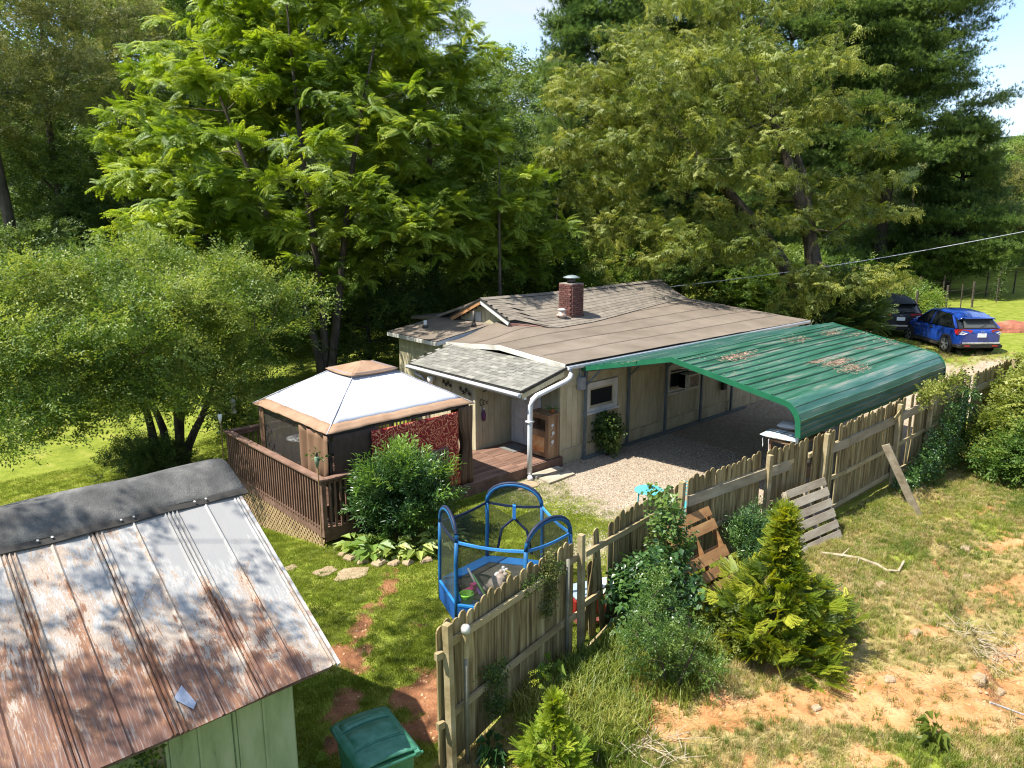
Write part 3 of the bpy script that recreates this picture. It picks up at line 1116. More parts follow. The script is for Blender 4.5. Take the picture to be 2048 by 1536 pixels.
# ---- roofs
def zroof(x, y):
    """Top of the low brown roof."""
    s = .067 + (.078 - .067) * ss(13.5, 16.3, x) + (.12 - .078) * ss(16.3, 24.5, x)
    e = 2.60 - .09 * ss(13.5, 25.7, x)
    z = e + (y - 12.62) * s
    z = z - np.maximum(0, y - 15.06) * .155 * (1 - ss(13.5, 15.6, x))
    z = z + (fbm(x, y, .8, 77) - .5) * .035
    return float(z)
def xend(y):
    return 25.75 - (y - 12.62) * .30
def xstart(y):
    return 13.38
roof = obj('roof', M().slab(lambda u, v: ((lambda y: (13.40 + (xend(y) - .05 - 13.40) * u, y, zroof(13.40 + (xend(y) - .05 - 13.40) * u, y) - .03))(12.66 + 4.7 * v)), 30, 12, .10), TAR, house)
edges = [12.60, 13.55, 14.45, 15.35, 16.25, 17.42]
for i in range(5):
    y0, y1 = edges[i], edges[i + 1] + (.06 if i < 4 else 0)
    def fn(u, v, y0=y0, y1=y1, i=i):
        y = y0 + (y1 - y0) * v
        x = 13.36 + (xend(y) - 13.36) * u
        z = zroof(x, y) + .001 * i + (.006 * (1 - v))
        return (x, y, z)
    obj('roofing_roll', M().slab(fn, 44, 4, .010), ROLL, roof)
# scuffed seam lines of tar at the roll laps
for yb in edges[1:5]:
    m = M()
    pts = [(x, yb - .01, zroof(x, yb) + .022) for x in np.linspace(13.5, xend(yb) - .1, 26)]
    m.tube(pts, .003, 5, False)
    obj('tar_seam', m, mat('dark_seam', [(.085, .067, .053), (.14, .112, .09)]), roof)

# shingled gable, ridge along X
RY, RZ = 18.0, 3.60
def ridge_z(x):
    return RZ + .03 * sin(x * .6)
def gab(x, t):
    """t 0 at the ridge, 1 at the break with the low roof."""
    yb = 16.72 - 1.0 * float(ss(15.4, 16.3, x)) + (.93 * float(ss(16.6, 23.8, x)))
    zb = 3.06 - .24 * float(ss(15.4, 16.3, x))
    zb = max(zb, zroof(x, yb) + .01)
    y = RY + (yb - RY) * t
    z = ridge_z(x) + (zb - ridge_z(x)) * (t + .10 * sin(pi * t) * (1 if x > 16 else 0))
    return (x, y, z)
gr = obj('gable_roof', M().slab(lambda u, v: (lambda p: (p[0], p[1], p[2] - .035))(gab(15.2 + (24.35 - 15.2) * u, v)), 30, 5, .06), TAR, house)
NC = 11
for i in range(NC):
    t0, t1 = i / NC, (i + 1) / NC + .035
    def fn(u, v, t0=t0, t1=t1):
        p = gab(15.15 + (24.4 - 15.15) * u, min(1.0, t0 + (t1 - t0) * v))
        return (p[0], p[1], p[2] + .006 + .014 * v)
    m = M()
    k = 30
    for j in range(k):      # tabs of the course, cut apart and slightly uneven
        u0, u1 = (j + (.5 if i % 2 else 0)) / k, (j + 1 + (.5 if i % 2 else 0)) / k - .0012
        u1 = min(1.0, u1)
        if u0 >= 1:
            continue
        dz = random.uniform(0, .004)
        a, b, c, d = fn(u0, 0), fn(u1, 0), fn(u1, 1), fn(u0, 1)
        top = [(p[0], p[1], p[2] + dz) for p in (a, b, c, d)]
        low = [(p[0], p[1], p[2] - .014) for p in top]
        m.add(top + low, [(3, 2, 1, 0), (4, 5, 6, 7), (2, 3, 7, 6), (1, 2, 6, 5), (3, 0, 4, 7), (0, 1, 5, 4)])
    obj('shingle_course', m, SHIN, gr)
# far slope and ridge cap
obj('far_slope', M().slab(lambda u, v: (15.15 + 9.25 * u, RY + 2.3 * v, ridge_z(15.15 + 9.25 * u) - v * (.74 - .0 * u)), 20, 2, .08), SHIN, gr)
capm = M()
for i in range(30):
    x = 15.15 + i * 9.2 / 30
    z = ridge_z(x) + .03
    capm.add([(x, RY - .13, z - .045), (x + .3, RY - .13, z - .05), (x + .3, RY, z + .012), (x, RY, z + .02), (x, RY + .13, z - .045), (x + .3, RY + .13, z - .05)],
             [(0, 1, 2, 3), (3, 2, 5, 4)])
obj('ridge_cap', capm, SHIN, gr)
# gable end: siding, rakes, flashing
gx = 15.42
gw = board_wall('gable_wall', (gx, 19.3), (gx, 16.80), 2.55, 2.7, .2, nrm=(-1, 0), zf=lambda x, y: min(3.50 - abs(y - 18.0) * .46, 3.5))
obj('gable_backing', M().prism([(gx + .03, 16.80, 2.5), (gx + .03, 16.80, 2.95), (gx + .03, 18.0, 3.5), (gx + .03, 19.3, 2.9), (gx + .03, 19.3, 2.5)], (.05, 0, 0)), TAND, gw)
obj('rake', M().beam((15.17, 18.0, 3.53), (15.17, 16.70, 2.985), .035, .13), WHT, house)
obj('rake', M().beam((15.17, 18.0, 3.52), (15.17, 19.5, 2.83), .035, .12), RAWWOOD, house)
obj('rake_edge', M().beam((15.15, 18.0, 3.62), (15.15, 16.68, 3.075), .05, .03).beam((15.15, 18.0, 3.615), (15.15, 19.55, 2.90), .05, .04), TAR, house)
obj('flashing', M().prism([(15.22, 16.72, 2.78), (15.22, 16.72, 3.0), (15.75, 16.3, 2.93), (16.3, 15.76, 2.82), (15.9, 16.0, 2.77)], (.0, .03, 0)), FLASH, house)
obj('gable_vent', M().bb(gx - .035, gx - .016, 18.25, 18.72, 2.86, 3.16), mat('weathered_grey', [(.33, .33, .32), (.47, .46, .44)], scale=8, stretch=(1, 1, .3)), gw)
# low roof beyond the gable
obj('back_roof', M().slab(lambda u, v: (15.3 + 5.5 * u, 19.35 + 2.6 * v, 2.88 - .2 * v), 4, 3, .1), ROLL, house)
obj('back_wall', M().bb(15.6, 20.6, 21.6, 21.7, 0, 2.62).bb(15.55, 15.62, 20.0, 21.65, 0, 2.6), TAND, house)

# flat roof of the wing
def zflat(x, y):
    return 2.53 + (x - 13.27) * .139 + (y - 17.76) * .006
fl = obj('wing_roof', M().slab(lambda u, v: (13.24 + 2.14 * u, 17.74 + 2.5 * v, zflat(13.24 + 2.14 * u, 17.74 + 2.5 * v)), 6, 6, .05), TAR, house)
obj('roofing_roll', M().slab(lambda u, v: (13.22 + 2.16 * u, 17.72 + 1.3 * v, zflat(13.22 + 2.16 * u, 17.72 + 1.3 * v) + .014 + .006 * (1 - v)), 8, 4, .012), ROLL, fl)
obj('roofing_roll', M().slab(lambda u, v: (13.22 + 2.16 * u, 18.98 + 1.28 * v, zflat(13.22 + 2.16 * u, 18.98 + 1.28 * v) + .016), 8, 4, .012), ROLL, fl)
obj('fascia', M().beam((13.23, 17.73, 2.455), (15.38, 17.73, 2.755), .03, .12), WHT, fl)
obj('fascia', M().beam((13.20, 17.715, 2.46), (13.20, 20.25, 2.475), .03, .11), mat('worn_white_board', [(.30, .27, .20), (.48, .46, .41), (.58, .56, .51)], scale=2.2, detail=8), fl)
obj('wing_side_wall', M().bb(13.46, 15.4, 17.80, 17.86, 2.1, 2.5), TAND, house)
pv = thing('vent_pipe', 'dark metal vent pipe standing by the gable on the flat roof', 'vent pipe', (14.93, 18.04, zflat(14.93, 18.04)))
DKM = mat('dark_metal', [(.05, .045, .04), (.10, .085, .07)], rough=.5, metal=.4)
z_ = zflat(14.93, 18.04)
obj('pipe', M().tube([(14.93, 18.04, z_), (14.93, 18.04, z_ + .5)], .045, 12), DKM, pv, True)
obj('collar', M().lathe((14.93, 18.04, z_ + .015), [(.10, 0), (.06, .10), (.047, .12)], 12), DKM, pv, True)
pv = thing('vent_pipe', 'short white plastic vent pipe on the flat roof', 'vent pipe', (14.1, 19.45, zflat(14.1, 19.45)))
z_ = zflat(14.1, 19.45)
obj('pipe', M().tube([(14.1, 19.45, z_), (14.1, 19.45, z_ + .24)], .055, 12), WHT, pv, True)
obj('collar', M().lathe((14.1, 19.45, z_ + .01), [(.11, 0), (.08, .07), (.056, .09)], 12), DKM, pv, True)

# porch roof with single shingles
def zp(x, y):
    return 2.16 + (x - 11.8) * .235 + (fbm(x, y, 1.2, 55) - .5) * .03
P0, P1 = 12.60, 17.10
pr = obj('porch_roof', M().slab(lambda u, v: (11.84 + 1.52 * u, P0 + .03 + (P1 - P0 - .06) * v, zp(11.84 + 1.52 * u, P0 + 4.4 * v) - .012), 4, 8, .07), TAR, house)
tw, cr_ = .30, .14
tab = mesh_of('shingle', M().add([(-.13 / 2 - .01, -tw / 2 + .003, 0), (.15 / 2, -tw / 2 + .003, 0), (.15 / 2, tw / 2 - .003, 0), (-.13 / 2 - .01, tw / 2 - .003, 0),
       (-.13 / 2 - .01, -tw / 2 + .003, .011), (.15 / 2, -tw / 2 + .003, .004), (.15 / 2, tw / 2 - .003, .004), (-.13 / 2 - .01, tw / 2 - .003, .011)],
       [(4, 5, 6, 7), (0, 1, 5, 4), (1, 2, 6, 5), (2, 3, 7, 6), (3, 0, 4, 7)]), SHIG)
for i in range(11):
    for j in range(15 if i % 2 == 0 else 16):
        x = 11.83 + .07 + i * cr_
        y = P0 + .15 + j * tw - (.15 if i % 2 else 0)
        if x > 13.35:
            continue
        if i % 2 and j == 0:
            piece('shingle', tab, pr, (x, P0 + .075, zp(x, P0 + .1)), (0, -.231, 0), (1, .5, 1))
            continue
        piece('shingle', tab, pr, (x, y, zp(x, y) + random.uniform(-.001, .003)), (random.uniform(-.01, .01), -.231 + random.uniform(-.012, .006), random.uniform(-.02, .02)))
obj('drip_edge', M().beam((11.82, P0 - .02, 2.15), (13.36, P0 - .02, 2.51), .03, .05).beam((11.80, P0 - .02, 2.145), (11.80, P1 + .02, 2.145), .03, .03).beam((11.82, P1 + .01, 2.15), (13.36, P1 + .01, 2.51), .03, .05), TAR, pr)
obj('soffit', M().bb(11.86, 11.9, P0, P1, 1.98, 2.13).beam((11.88, P0 + .03, 2.02), (13.3, P0 + .03, 2.36), .03, .12), TAN, pr)
obj('porch_beam', M().bb(11.95, 12.03, P0 + .02, 14.47, 1.93, 2.1), WHT, pr)

# fascias, gutters, downspouts
pts = [(13.345, y, zroof(13.5, y) - .07) for y in (12.62, 13.8, 15.06, 16.2, 17.4)]
m = M()
for a, b in zip(pts[:-1], pts[1:]):
    m.beam(a, (b[0], b[1] + .002, b[2]), .03, .13)
obj('fascia', m, mat('worn_white_board', []), roof)
obj('end_fascia', M().beam((xend(12.62) + .01, 12.62, 2.44), (xend(17.4) + .01, 17.4, 2.96), .03, .14), WHT, roof)
def gutter(name, a, b, parent, mt=GUT):
    a, b = Vector(a), Vector(b)
    d = (b - a).normalized()
    s = d.cross(Vector((0, 0, 1))).normalized()
    prof = [(0, .09), (0, 0), (.07, 0), (.10, .045), (.10, .09), (.085, .09), (.085, .05), (.06, .015), (.012, .015), (.012, .09)]
    vs = [a + s * u + Vector((0, 0, w)) for u, w in prof] + [b + s * u + Vector((0, 0, w)) for u, w in prof]
    n = len(prof)
    m = M().add(vs, [(i, (i + 1) % n, n + (i + 1) % n, n + i) for i in range(n)])
    m.add([a, a + s * .07, a + s * .10 + Vector((0, 0, .045)), a + s * .1 + Vector((0, 0, .09)), a + Vector((0, 0, .09))], [(0, 1, 2, 3, 4)])
    m.add([b, b + s * .07, b + s * .10 + Vector((0, 0, .045)), b + s * .1 + Vector((0, 0, .09)), b + Vector((0, 0, .09))], [(0, 1, 2, 3, 4)])
    return obj(name, m, mt, parent)
gutter('gutter', (13.36, 12.60, 2.46), (25.75, 12.60, 2.40), roof)
gutter('gutter', (11.79, P1 + .03, 2.05), (11.79, P0 - .05, 2.03), pr)
ds = thing('downspout', 'white downspout running from the roof corner down past the porch corner', 'downspout', (11.98, 12.45, .05))
obj('pipe', M().tube([(13.42, 12.53, 2.5), (13.42, 12.50, 2.36), (13.34, 12.47, 2.27), (13.2, 12.46, 2.22), (12.2, 12.46, 2.02), (12.07, 12.46, 1.95), (12.0, 12.46, 1.8), (11.98, 12.45, .9), (11.98, 12.45, .12)], .062, 10), GUT, ds, True)
obj('elbow', M().tube([(11.98, 12.45, .16), (11.97, 12.43, .07), (11.9, 12.33, .04)], .07, 10), GUT, ds, True)
obj('strap', M().bb(11.90, 12.06, 12.38, 12.53, 1.42, 1.45), GUT, ds)
ds = thing('downspout', 'small white downspout bending behind the gazebo at the far gutter end', 'downspout', (11.93, 16.5, .3))
obj('pipe', M().tube([(11.83, 16.85, 2.05), (11.83, 16.83, 1.93), (11.90, 16.62, 1.86), (11.93, 16.5, 1.75), (11.93, 16.5, .3)], .04, 8), GUT, ds, True)

# chimney of brick with a metal cap
cx0, cx1, cy0, cy1 = 17.50, 18.02, 16.32, 16.86
cb = zroof(17.7, 16.5) - .05
ch = thing('brick_chimney', 'square dark red brick chimney with a round metal cap on the brown roof', 'chimney', (17.76, 16.59, cb))
obj('mortar_core', M().bb(cx0 + .012, cx1 - .012, cy0 + .012, cy1 - .012, cb, 4.0), mat('mortar', [(.24, .20, .17), (.34, .30, .26)], scale=9), ch)
BRK = mat('chimney_brick', [(.065, .030, .026), (.12, .050, .040), (.18, .090, .072)], scale=4, rnd=.35, bump=.4)
zc, row = cb, 0
bm = {}
while zc < 3.98:
    for face in range(4):
        L = (cx1 - cx0) if face in (0, 2) else (cy1 - cy0)
        nb = 2.5
        p = -L / 2 + (0 if (row + face) % 2 else -.1)
        while p < L / 2 - .02:
            q = min(p + .2, L / 2)
            p0 = max(p, -L / 2)
            w = q - p0 - .012
            if w > .03:
                key = round(w, 3)
                if key not in bm:
                    bm[key] = mesh_of('brick', M().bb(-w / 2, w / 2, -.045, .012, 0, .058), BRK)
                c = (p0 + q) / 2
                mx_, my_ = (cx0 + cx1) / 2, (cy0 + cy1) / 2
                loc = [(mx_ + c, cy0 + .012, zc), (cx1 - .012, my_ + c, zc), (mx_ - c, cy1 - .012, zc), (cx0 + .012, my_ - c, zc)][face]
                rot = [0, pi / 2, pi, -pi / 2][face]
                # local -Y faces outward
                piece('brick', bm[key], ch, (loc[0], loc[1], loc[2]), (0, 0, rot))
            p += .2
    zc += .07
    row += 1
obj('crown', M().bb(cx0 - .01, cx1 + .01, cy0 - .01, cy1 + .01, 3.99, 4.04), mat('mortar', []), ch)
obj('flue', M().lathe((17.76, 16.59, 4.04), [(.13, 0), (.13, .16), (.11, .16)], 16), DKM, ch, True)
obj('cap', M().lathe((17.76, 16.59, 4.19), [(.20, .0), (.27, .02), (.27, .035), (.13, .085), (.02, .105)], 20), mat('galvanised', [(.16, .20, .20), (.26, .31, .31)], rough=.5, metal=.3), ch, True)
obj('flashing', M().bb(cx0 - .03, cx1 + .03, cy0 - .03, cy1 + .03, cb, cb + .22), TAR, ch)
vz = zroof(17.1, 16.3)
rv_ = thing('roof_vent', 'rusty round metal flue with stacked collars beside the brick chimney', 'roof vent', (17.12, 16.38, vz))
obj('flue', M().lathe((17.12, 16.38, vz), [(.16, 0), (.10, .02), (.10, .16), (.16, .18), (.165, .25), (.11, .27), (.11, .35)], 16), mat('rusty_flue', [(.20, .09, .06), (.45, .33, .26), (.6, .55, .5)], scale=9, rough=.6), rv_, True)
obj('cap', M().lathe((17.12, 16.38, vz + .36), [(.05, 0), (.13, .01), (.135, .04), (.04, .075)], 16), mat('flue_cap', [(.5, .45, .38), (.65, .6, .52)], rough=.5), rv_, True)

# power line to the house
obj_ = single('power_line', M().tube([(24.2, 18.3, 3.32 + .0)] + [(24.4 + 11.4 * t, 18.2 - 9.6 * t, 3.3 + 2.25 * t - .18 * sin(pi * t)) for t in np.linspace(0.02, 1.6, 24)], .012, 6),
              mat('grey_cable', [(.35, .36, .38), (.55, .56, .58)]), 'grey overhead power line running from the house end into the trees', 'power line')

# wall ornaments
IRON = mat('black_iron', [(.02, .02, .02), (.04, .035, .03)], rough=.5, metal=.5)
def flower_sign(y, z, s, label, cat='wall ornament'):
    t = thing('wall_ornament', label, cat, (11.965, y, z))
    m = M()
    for k in range(4):
        c = Vector((11.96, y + (k - 1.5) * .12 * s, z + (k % 2) * .08 * s))
        for q in range(6):
            a = q * pi / 3
            m.tube([c, c + Vector((0, cos(a) * .06 * s, sin(a) * .06 * s))], [.006, .015], 5)
    m.tube([(11.96, y - .22 * s, z - .02), (11.96, y + .22 * s, z + .03)], .006, 5)
    obj('flower', m, IRON, t)
flower_sign(14.85, 1.72, 1.0, 'dark metal flower ornament on the wall left of the porch corner')
flower_sign(15.6, 1.8, .8, 'smaller dark metal flower ornament behind the downspout on the porch wall')
hk = thing('wall_hook', 'black scroll-shaped iron hook on the shaded recess wall', 'wall hook', (12.28, 14.44, 1.42))
m = M()
for k in range(3):
    m.tube([(12.16 + .1 * k + .04 * cos(a) * (1 - k * .2), 14.435, 1.5 - .02 * k + .09 * sin(a) * (1 - k * .3)) for a in np.linspace(.6, 5.2, 9)], .010, 5)
obj('scroll', m, IRON, hk)
pb = thing('hanging_ornament', 'purple bottle-shaped ornament hanging on the recess wall', 'ornament', (12.22, 14.43, 1.0))
obj('body', M().lathe((12.22, 14.41, 1.0), [(.02, 0), (.05, .03), (.055, .2), (.03, .26), (.015, .3)], 12), mat('purple_glaze', [(.07, .02, .07), (.14, .04, .12)], rough=.3), pb, True)
obj('top', M().lathe((12.22, 14.41, 1.3), [(.018, 0), (.03, .03), (.0, .07)], 10), mat('white_china', [(.6, .55, .5)]), pb, True)
obj('wire', M().tube([(12.22, 14.44, 1.37), (12.2, 14.44, 1.45)], .004, 5), IRON, pb)
single('curtain_rod', M().tube([(12.2, 14.40, 1.78), (12.5, 14.38, 1.83)], .014, 6), IRON, 'short dark rod bracket under the porch roof on the recess wall', 'bracket')
lt = thing('wall_light', 'old white wall lantern under the far end of the porch roof', 'wall light', (11.9, 16.2, 1.72))
obj('mount', M().bb(11.93, 11.985, 16.15, 16.25, 1.8, 1.98), WHT, lt)
obj('shade', M().lathe((11.87, 16.2, 1.72), [(.05, 0), (.08, .1), (.09, .2), (.03, .24)], 12), mat('cream_glass', [(.6, .55, .4)], rough=.3), lt, True)

# cabinet by the door
CABW = mat('old_cabinet_wood', [(.10, .055, .03), (.24, .14, .075), (.38, .25, .14)], scale=4, stretch=(1, 1, .18), bump=.5, detail=9, rnd=.12)
cab = thing('wooden_cabinet', 'old weathered wooden cabinet with open shelf beside the front door', 'cabinet', (12.97, 12.98, .26))
bx0, bx1, by0, by1, bz0, bz1 = 12.79, 13.16, 12.63, 13.31, .27, 1.36
obj('side_panel', M().bb(bx0, bx1, by0, by0 + .03, bz0, bz1), CABW, cab)
obj('side_panel', M().bb(bx0, bx1, by1 - .03, by1, bz0, bz1), CABW, cab)
obj('back_panel', M().bb(bx1 - .02, bx1 - .001, by0 + .03, by1 - .03, bz0, bz1), CABW, cab)
obj('top', M().bb(bx0 - .03, bx1 + .01, by0 - .02, by1 + .02, bz1 + .001, bz1 + .03), CABW, cab, bevel=.005)
obj('front_stile', M().bb(bx0 - .02, bx0 - .001, by0, by0 + .09, bz0, bz1), CABW, cab)
obj('front_stile', M().bb(bx0 - .02, bx0 - .001, by1 - .09, by1, bz0, bz1), CABW, cab)
obj('shelf', M().bb(bx0, bx1 - .02, by0 + .03, by1 - .03, .95, .97), CABW, cab)
obj('rail', M().bb(bx0 - .019, bx0, by0 + .09, by1 - .09, bz1 - .1, bz1), CABW, cab)
cdr = obj('door', M().bb(bx0 - .016, bx0 + .004, by0 + .093, by1 - .093, bz0 + .03, .96), CABW, cab)
obj('picture', M().bb(bx0 - .024, bx0 - .017, by0 + .12, by1 - .13, .42, .80), mat('faded_picture', [(.42, .12, .04), (.55, .25, .09), (.62, .42, .22)], scale=5, bump=.1), cdr, label='faded orange picture panel')
for k, (dy, z) in enumerate(((.1, 1.12), (.22, .92), (.12, .7))):
    single('iron_rosette', M().lathe((12.9 + dy * .2, by0 - .012, z), [(.0, 0), (.05, .002), (.03, .01), (0, .012)], 8, Euler((pi / 2, 0, 0)).to_matrix()).tube([(12.88, by0 - .012, z - .1), (12.93, by0 - .012, z - .05), (12.9, by0 - .012, z)], .008, 5),
           mat('pale_metal', [(.4, .42, .42)]), ['pale metal rosette high on the side of the wooden cabinet', 'pale metal rosette midway down the side of the wooden cabinet', 'pale metal rosette low on the side of the wooden cabinet'][k], 'ornament')
pot = thing('potted_plant', 'spiky green plant in a terracotta pot on top of the wooden cabinet', 'potted plant', (13.02, 12.74, 1.391))
obj('pot', M().lathe((13.02, 12.74, 1.391), [(.05, 0), (.07, .11), (.075, .11), (.06, .10)], 12), mat('terracotta', [(.35, .13, .06), (.45, .2, .1)]), pot, True)
m = M()
for k in range(16):
    a = k * 2.4
    m.add(*leafpoly((13.02, 12.74, 1.49), (cos(a), sin(a), random.uniform(.3, 1.3)), (0, 0, 1), random.uniform(.14, .26), .02, droop=.6))
obj('leaf', m, G_SHB, pot, kind='stuff')
mat_ = single('door_mat', M().bb(12.55, 13.08, 13.62, 14.2, .262, .275), mat('grey_mat', [(.10, .10, .09), (.2, .2, .19)], scale=30), 'dark grey door mat on the porch boards before the white door', 'door mat')
mat_['label'] = 'dark grey door mat on the porch boards before the white door'

# ================================================================== DECK
DKW = mat('brown_deck_wood', [(.10, .055, .038), (.16, .09, .062), (.23, .14, .10)], scale=3, stretch=(.3, 1, 1), bump=.35, rough=.8, rnd=.16, detail=8)
RLW = mat('brown_rail_paint', [(.11, .062, .042), (.165, .095, .066), (.22, .135, .10)], scale=4, bump=.25, rough=.75, rnd=.12)
LAT = mat('tan_lattice', [(.22, .145, .07), (.34, .235, .12), (.42, .31, .17)], scale=6, bump=.2, rnd=.12)
DX0, DX1, DY0, DY1, DZ = 6.62, 11.92, 12.60, 17.0, .26
deck = thing('deck', 'brown wooden deck with balustrade and lattice skirt beside the porch', 'deck', ((DX0 + DX1) / 2, (DY0 + DY1) / 2, 0))
nb = 31
bw = (DY1 - DY0) / nb
bmsh = mesh_of('deck_board', M().bb(-(DX1 - DX0) / 2, (DX1 - DX0) / 2, -bw / 2 + .004, bw / 2 - .004, -.03, 0), DKW)
for i in range(nb):
    piece('deck_board', bmsh, deck, ((DX0 + DX1) / 2, DY0 + bw * (i + .5), DZ + random.uniform(-.002, .002)))
# the porch boards by the door
pb_n = 13
bw2 = (14.42 - 12.62) / pb_n
bms2 = mesh_of('porch_board', M().bb(-.655, .655, -bw2 / 2 + .004, bw2 / 2 - .004, -.03, 0), DKW)
for i in range(pb_n):
    piece('porch_board', bms2, deck, (12.59, 12.62 + bw2 * (i + .5), DZ + random.uniform(-.002, .002)))
obj('rim_board', M().bb(11.9, 11.93, 12.57, 14.46, .02, DZ + .006), RLW, deck)
obj('rim_joist', M().bb(DX0 - .04, DX0, DY0 - .04, DY1 + .04, DZ - .17, DZ + .0), RLW, deck)
obj('rim_joist', M().bb(DX0, 13.24, DY0 - .04, DY0 - .002, .0, DZ - .002), RLW, deck)
obj('rim_joist', M().bb(DX0, 12.0, DY1 + .002, DY1 + .04, DZ - .17, DZ), RLW, deck)
obj('rail_cap', M().bb(DX0 - .10, DX0 + .06, DY0 - .1, DY1 + .1, 1.255, 1.295), RLW, deck, bevel=.005)
obj('rail_cap', M().bb(DX0 + .061, 9.6, DY0 - .1, DY0 + .05, 1.252, 1.292), RLW, deck, bevel=.005)
obj('rail_cap', M().bb(DX0 + .061, 11.9, DY1 - .05, DY1 + .1, 1.252, 1.292), RLW, deck, bevel=.005)
obj('rail_beam', M().bb(DX0 - .018, DX0 + .018, DY0, DY1, 1.16, 1.254), RLW, deck)
obj('rail_beam', M().bb(DX0 + .02, 9.6, DY0 - .018, DY0 + .018, 1.16, 1.25), RLW, deck)
obj('rail_beam', M().bb(DX0 + .02, 11.9, DY1 - .018, DY1 + .018, 1.16, 1.25), RLW, deck)
obj('bottom_rail', M().bb(DX0 - .05, DX0 + .05, DY0, DY1, DZ + .002, DZ + .04), RLW, deck)
pst = mesh_of('post', M().bb(-.045, .045, -.045, .045, 0, 1.0), RLW)
for x, y in ((DX0 + .0, DY0), (DX0, DY1), (9.6, DY0), (9.6, DY1), (11.85, DY1)):
    piece('post', pst, deck, (x, y, DZ + .0 - .001))
bal = mesh_of('baluster', M().bb(-.018, .018, -.018, .018, 0, 1.0), RLW)
n = 41
for i in range(n):
    piece('baluster', bal, deck, (DX0 - .038, DY0 + .06 + (DY1 - DY0 - .12) * i / (n - 1), .24 + random.uniform(-.01, .01)), (0, 0, 0))
for i in range(25):
    piece('baluster', bal, deck, (DX0 + .12 + i * .118, DY0 - .04, .24))
for i in range(43):
    piece('baluster', bal, deck, (DX0 + .12 + i * .12, DY1 + .04, .24))
# lattice skirt on the long near side: two layers of crossing laths
def lattice(x, y0, y1, z0, z1, step=.115):
    hgt = z1 - z0
    for sgn in (1, -1):
        k = 0
        yy = y0 - hgt
        while yy < y1 + hgt:
            a = (yy, z0) if sgn == 1 else (yy + hgt, z0)
            b = (yy + hgt, z1) if sgn == 1 else (yy, z1)
            # clip to the bay
            pa, pb2 = list(a), list(b)
            def clipy(p, q, lim, hi):
                if (p[0] > lim) if hi else (p[0] < lim):
                    t = (lim - p[0]) / (q[0] - p[0]) if q[0] != p[0] else 0
                    return [lim, p[1] + (q[1] - p[1]) * t]
                return p
            if max(a[0], b[0]) > y0 + .02 and min(a[0], b[0]) < y1 - .02:
                pa = clipy(pa, pb2, y0, False)
                pb2 = clipy(pb2, pa, y0, False)
                pa = clipy(pa, pb2, y1, True)
                pb2 = clipy(pb2, pa, y1, True)
                if abs(pa[0] - pb2[0]) > .03:
                    obj('lath', M().beam((x - .004 * sgn, pa[0], pa[1]), (x - .004 * sgn, pb2[0], pb2[1]), .036, .007, up=(1, 0, 0)), LAT, deck)
            yy += step
# the skirt is as tall as the drop of the ground under the rim
lattice(DX0 - .03, DY0, DY1, -.62, DZ - .17, .13)
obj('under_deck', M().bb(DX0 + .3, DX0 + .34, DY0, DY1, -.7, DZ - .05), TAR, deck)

# ================================================================== GAZEBO on the deck
GX0, GX1, GY0, GY1, GZ = 6.78, 10.45, 12.62, 15.92, 2.12
gcx, gcy = (GX0 + GX1) / 2, (GY0 + GY1) / 2
gz = thing('gazebo', 'square gazebo with white and tan cloth canopy on the brown deck', 'gazebo', (gcx, gcy, DZ))
CLW = mat('white_canopy', [(.43, .44, .49), (.50, .51, .55)], scale=2, bump=.25, rough=.7, bscale=4, bdist=.03)
CLT = mat('tan_canopy', [(.22, .135, .08), (.28, .175, .108), (.33, .215, .138)], scale=3, bump=.25, rough=.75, bscale=7)
CLB = mat('brown_curtain', [(.10, .055, .03), (.17, .095, .055), (.23, .135, .08)], scale=3, bump=.3, rough=.8, stretch=(1, 1, .3))
def canopy_pt(side, u, k):
    """side 0..3, u -1..1 along the edge, k 0 eave .. 1 at the vent."""
    hx, hy = (GX1 - GX0) / 2, (GY1 - GY0) / 2
    q = 1 - k * .70
    cx_, cy_ = [(u, -1), (1, u), (-u, 1), (-1, -u)][side]
    z = GZ + .74 * k - .035 * (1 - abs(u)) * sin(pi * k) + .02 * (1 - u * u) * (1 - k) + .006 * sin(u * 11 + side) * (1 - k) + .006 * sin(u * 23 + k * 9)
    return (gcx + cx_ * hx * q, gcy + cy_ * hy * q, z)
for s in range(4):
    m = M().grid(lambda a, b, s=s: canopy_pt(s, a * 2 - 1, .17 + .83 * b), 20, 8)
    o = obj('canopy_panel', m, CLW, gz, True)
    so = o.modifiers.new('s', 'SOLIDIFY'); so.thickness = .006
    m = M().grid(lambda a, b, s=s: tuple(np.array(canopy_pt(s, a * 2 - 1, .17 * b)) + np.array((0, 0, .004))), 20, 3)
    o = obj('canopy_border', m, CLT, gz, True)
    so = o.modifiers.new('s', 'SOLIDIFY'); so.thickness = .006
    m = M()
    a_, b_ = canopy_pt(s, -1, 1), canopy_pt(s, 1, 1)
    def capf(a, b, s=s):
        p = canopy_pt(s, (a * 2 - 1), 1)
        k = 1.10 * (1 - b)
        return (gcx + (p[0] - gcx) * k, gcy + (p[1] - gcy) * k, GZ + .80 + .17 * b - .03 * (1 - b) * (1 - (a * 2 - 1) ** 2))
    o = obj('vent_cap', M().grid(capf, 10, 5), CLT, gz, True)
    so = o.modifiers.new('s', 'SOLIDIFY'); so.thickness = .006
    o = obj('vent_mesh', M().add([canopy_pt(s, -1, 1), canopy_pt(s, 1, 1), tuple(np.array(canopy_pt(s, 1, 1)) + (0, 0, .09)), tuple(np.array(canopy_pt(s, -1, 1)) + (0, 0, .09))], [(0, 1, 2, 3)]), netmat('vent_net', (.42, .36, .38), .7), gz)
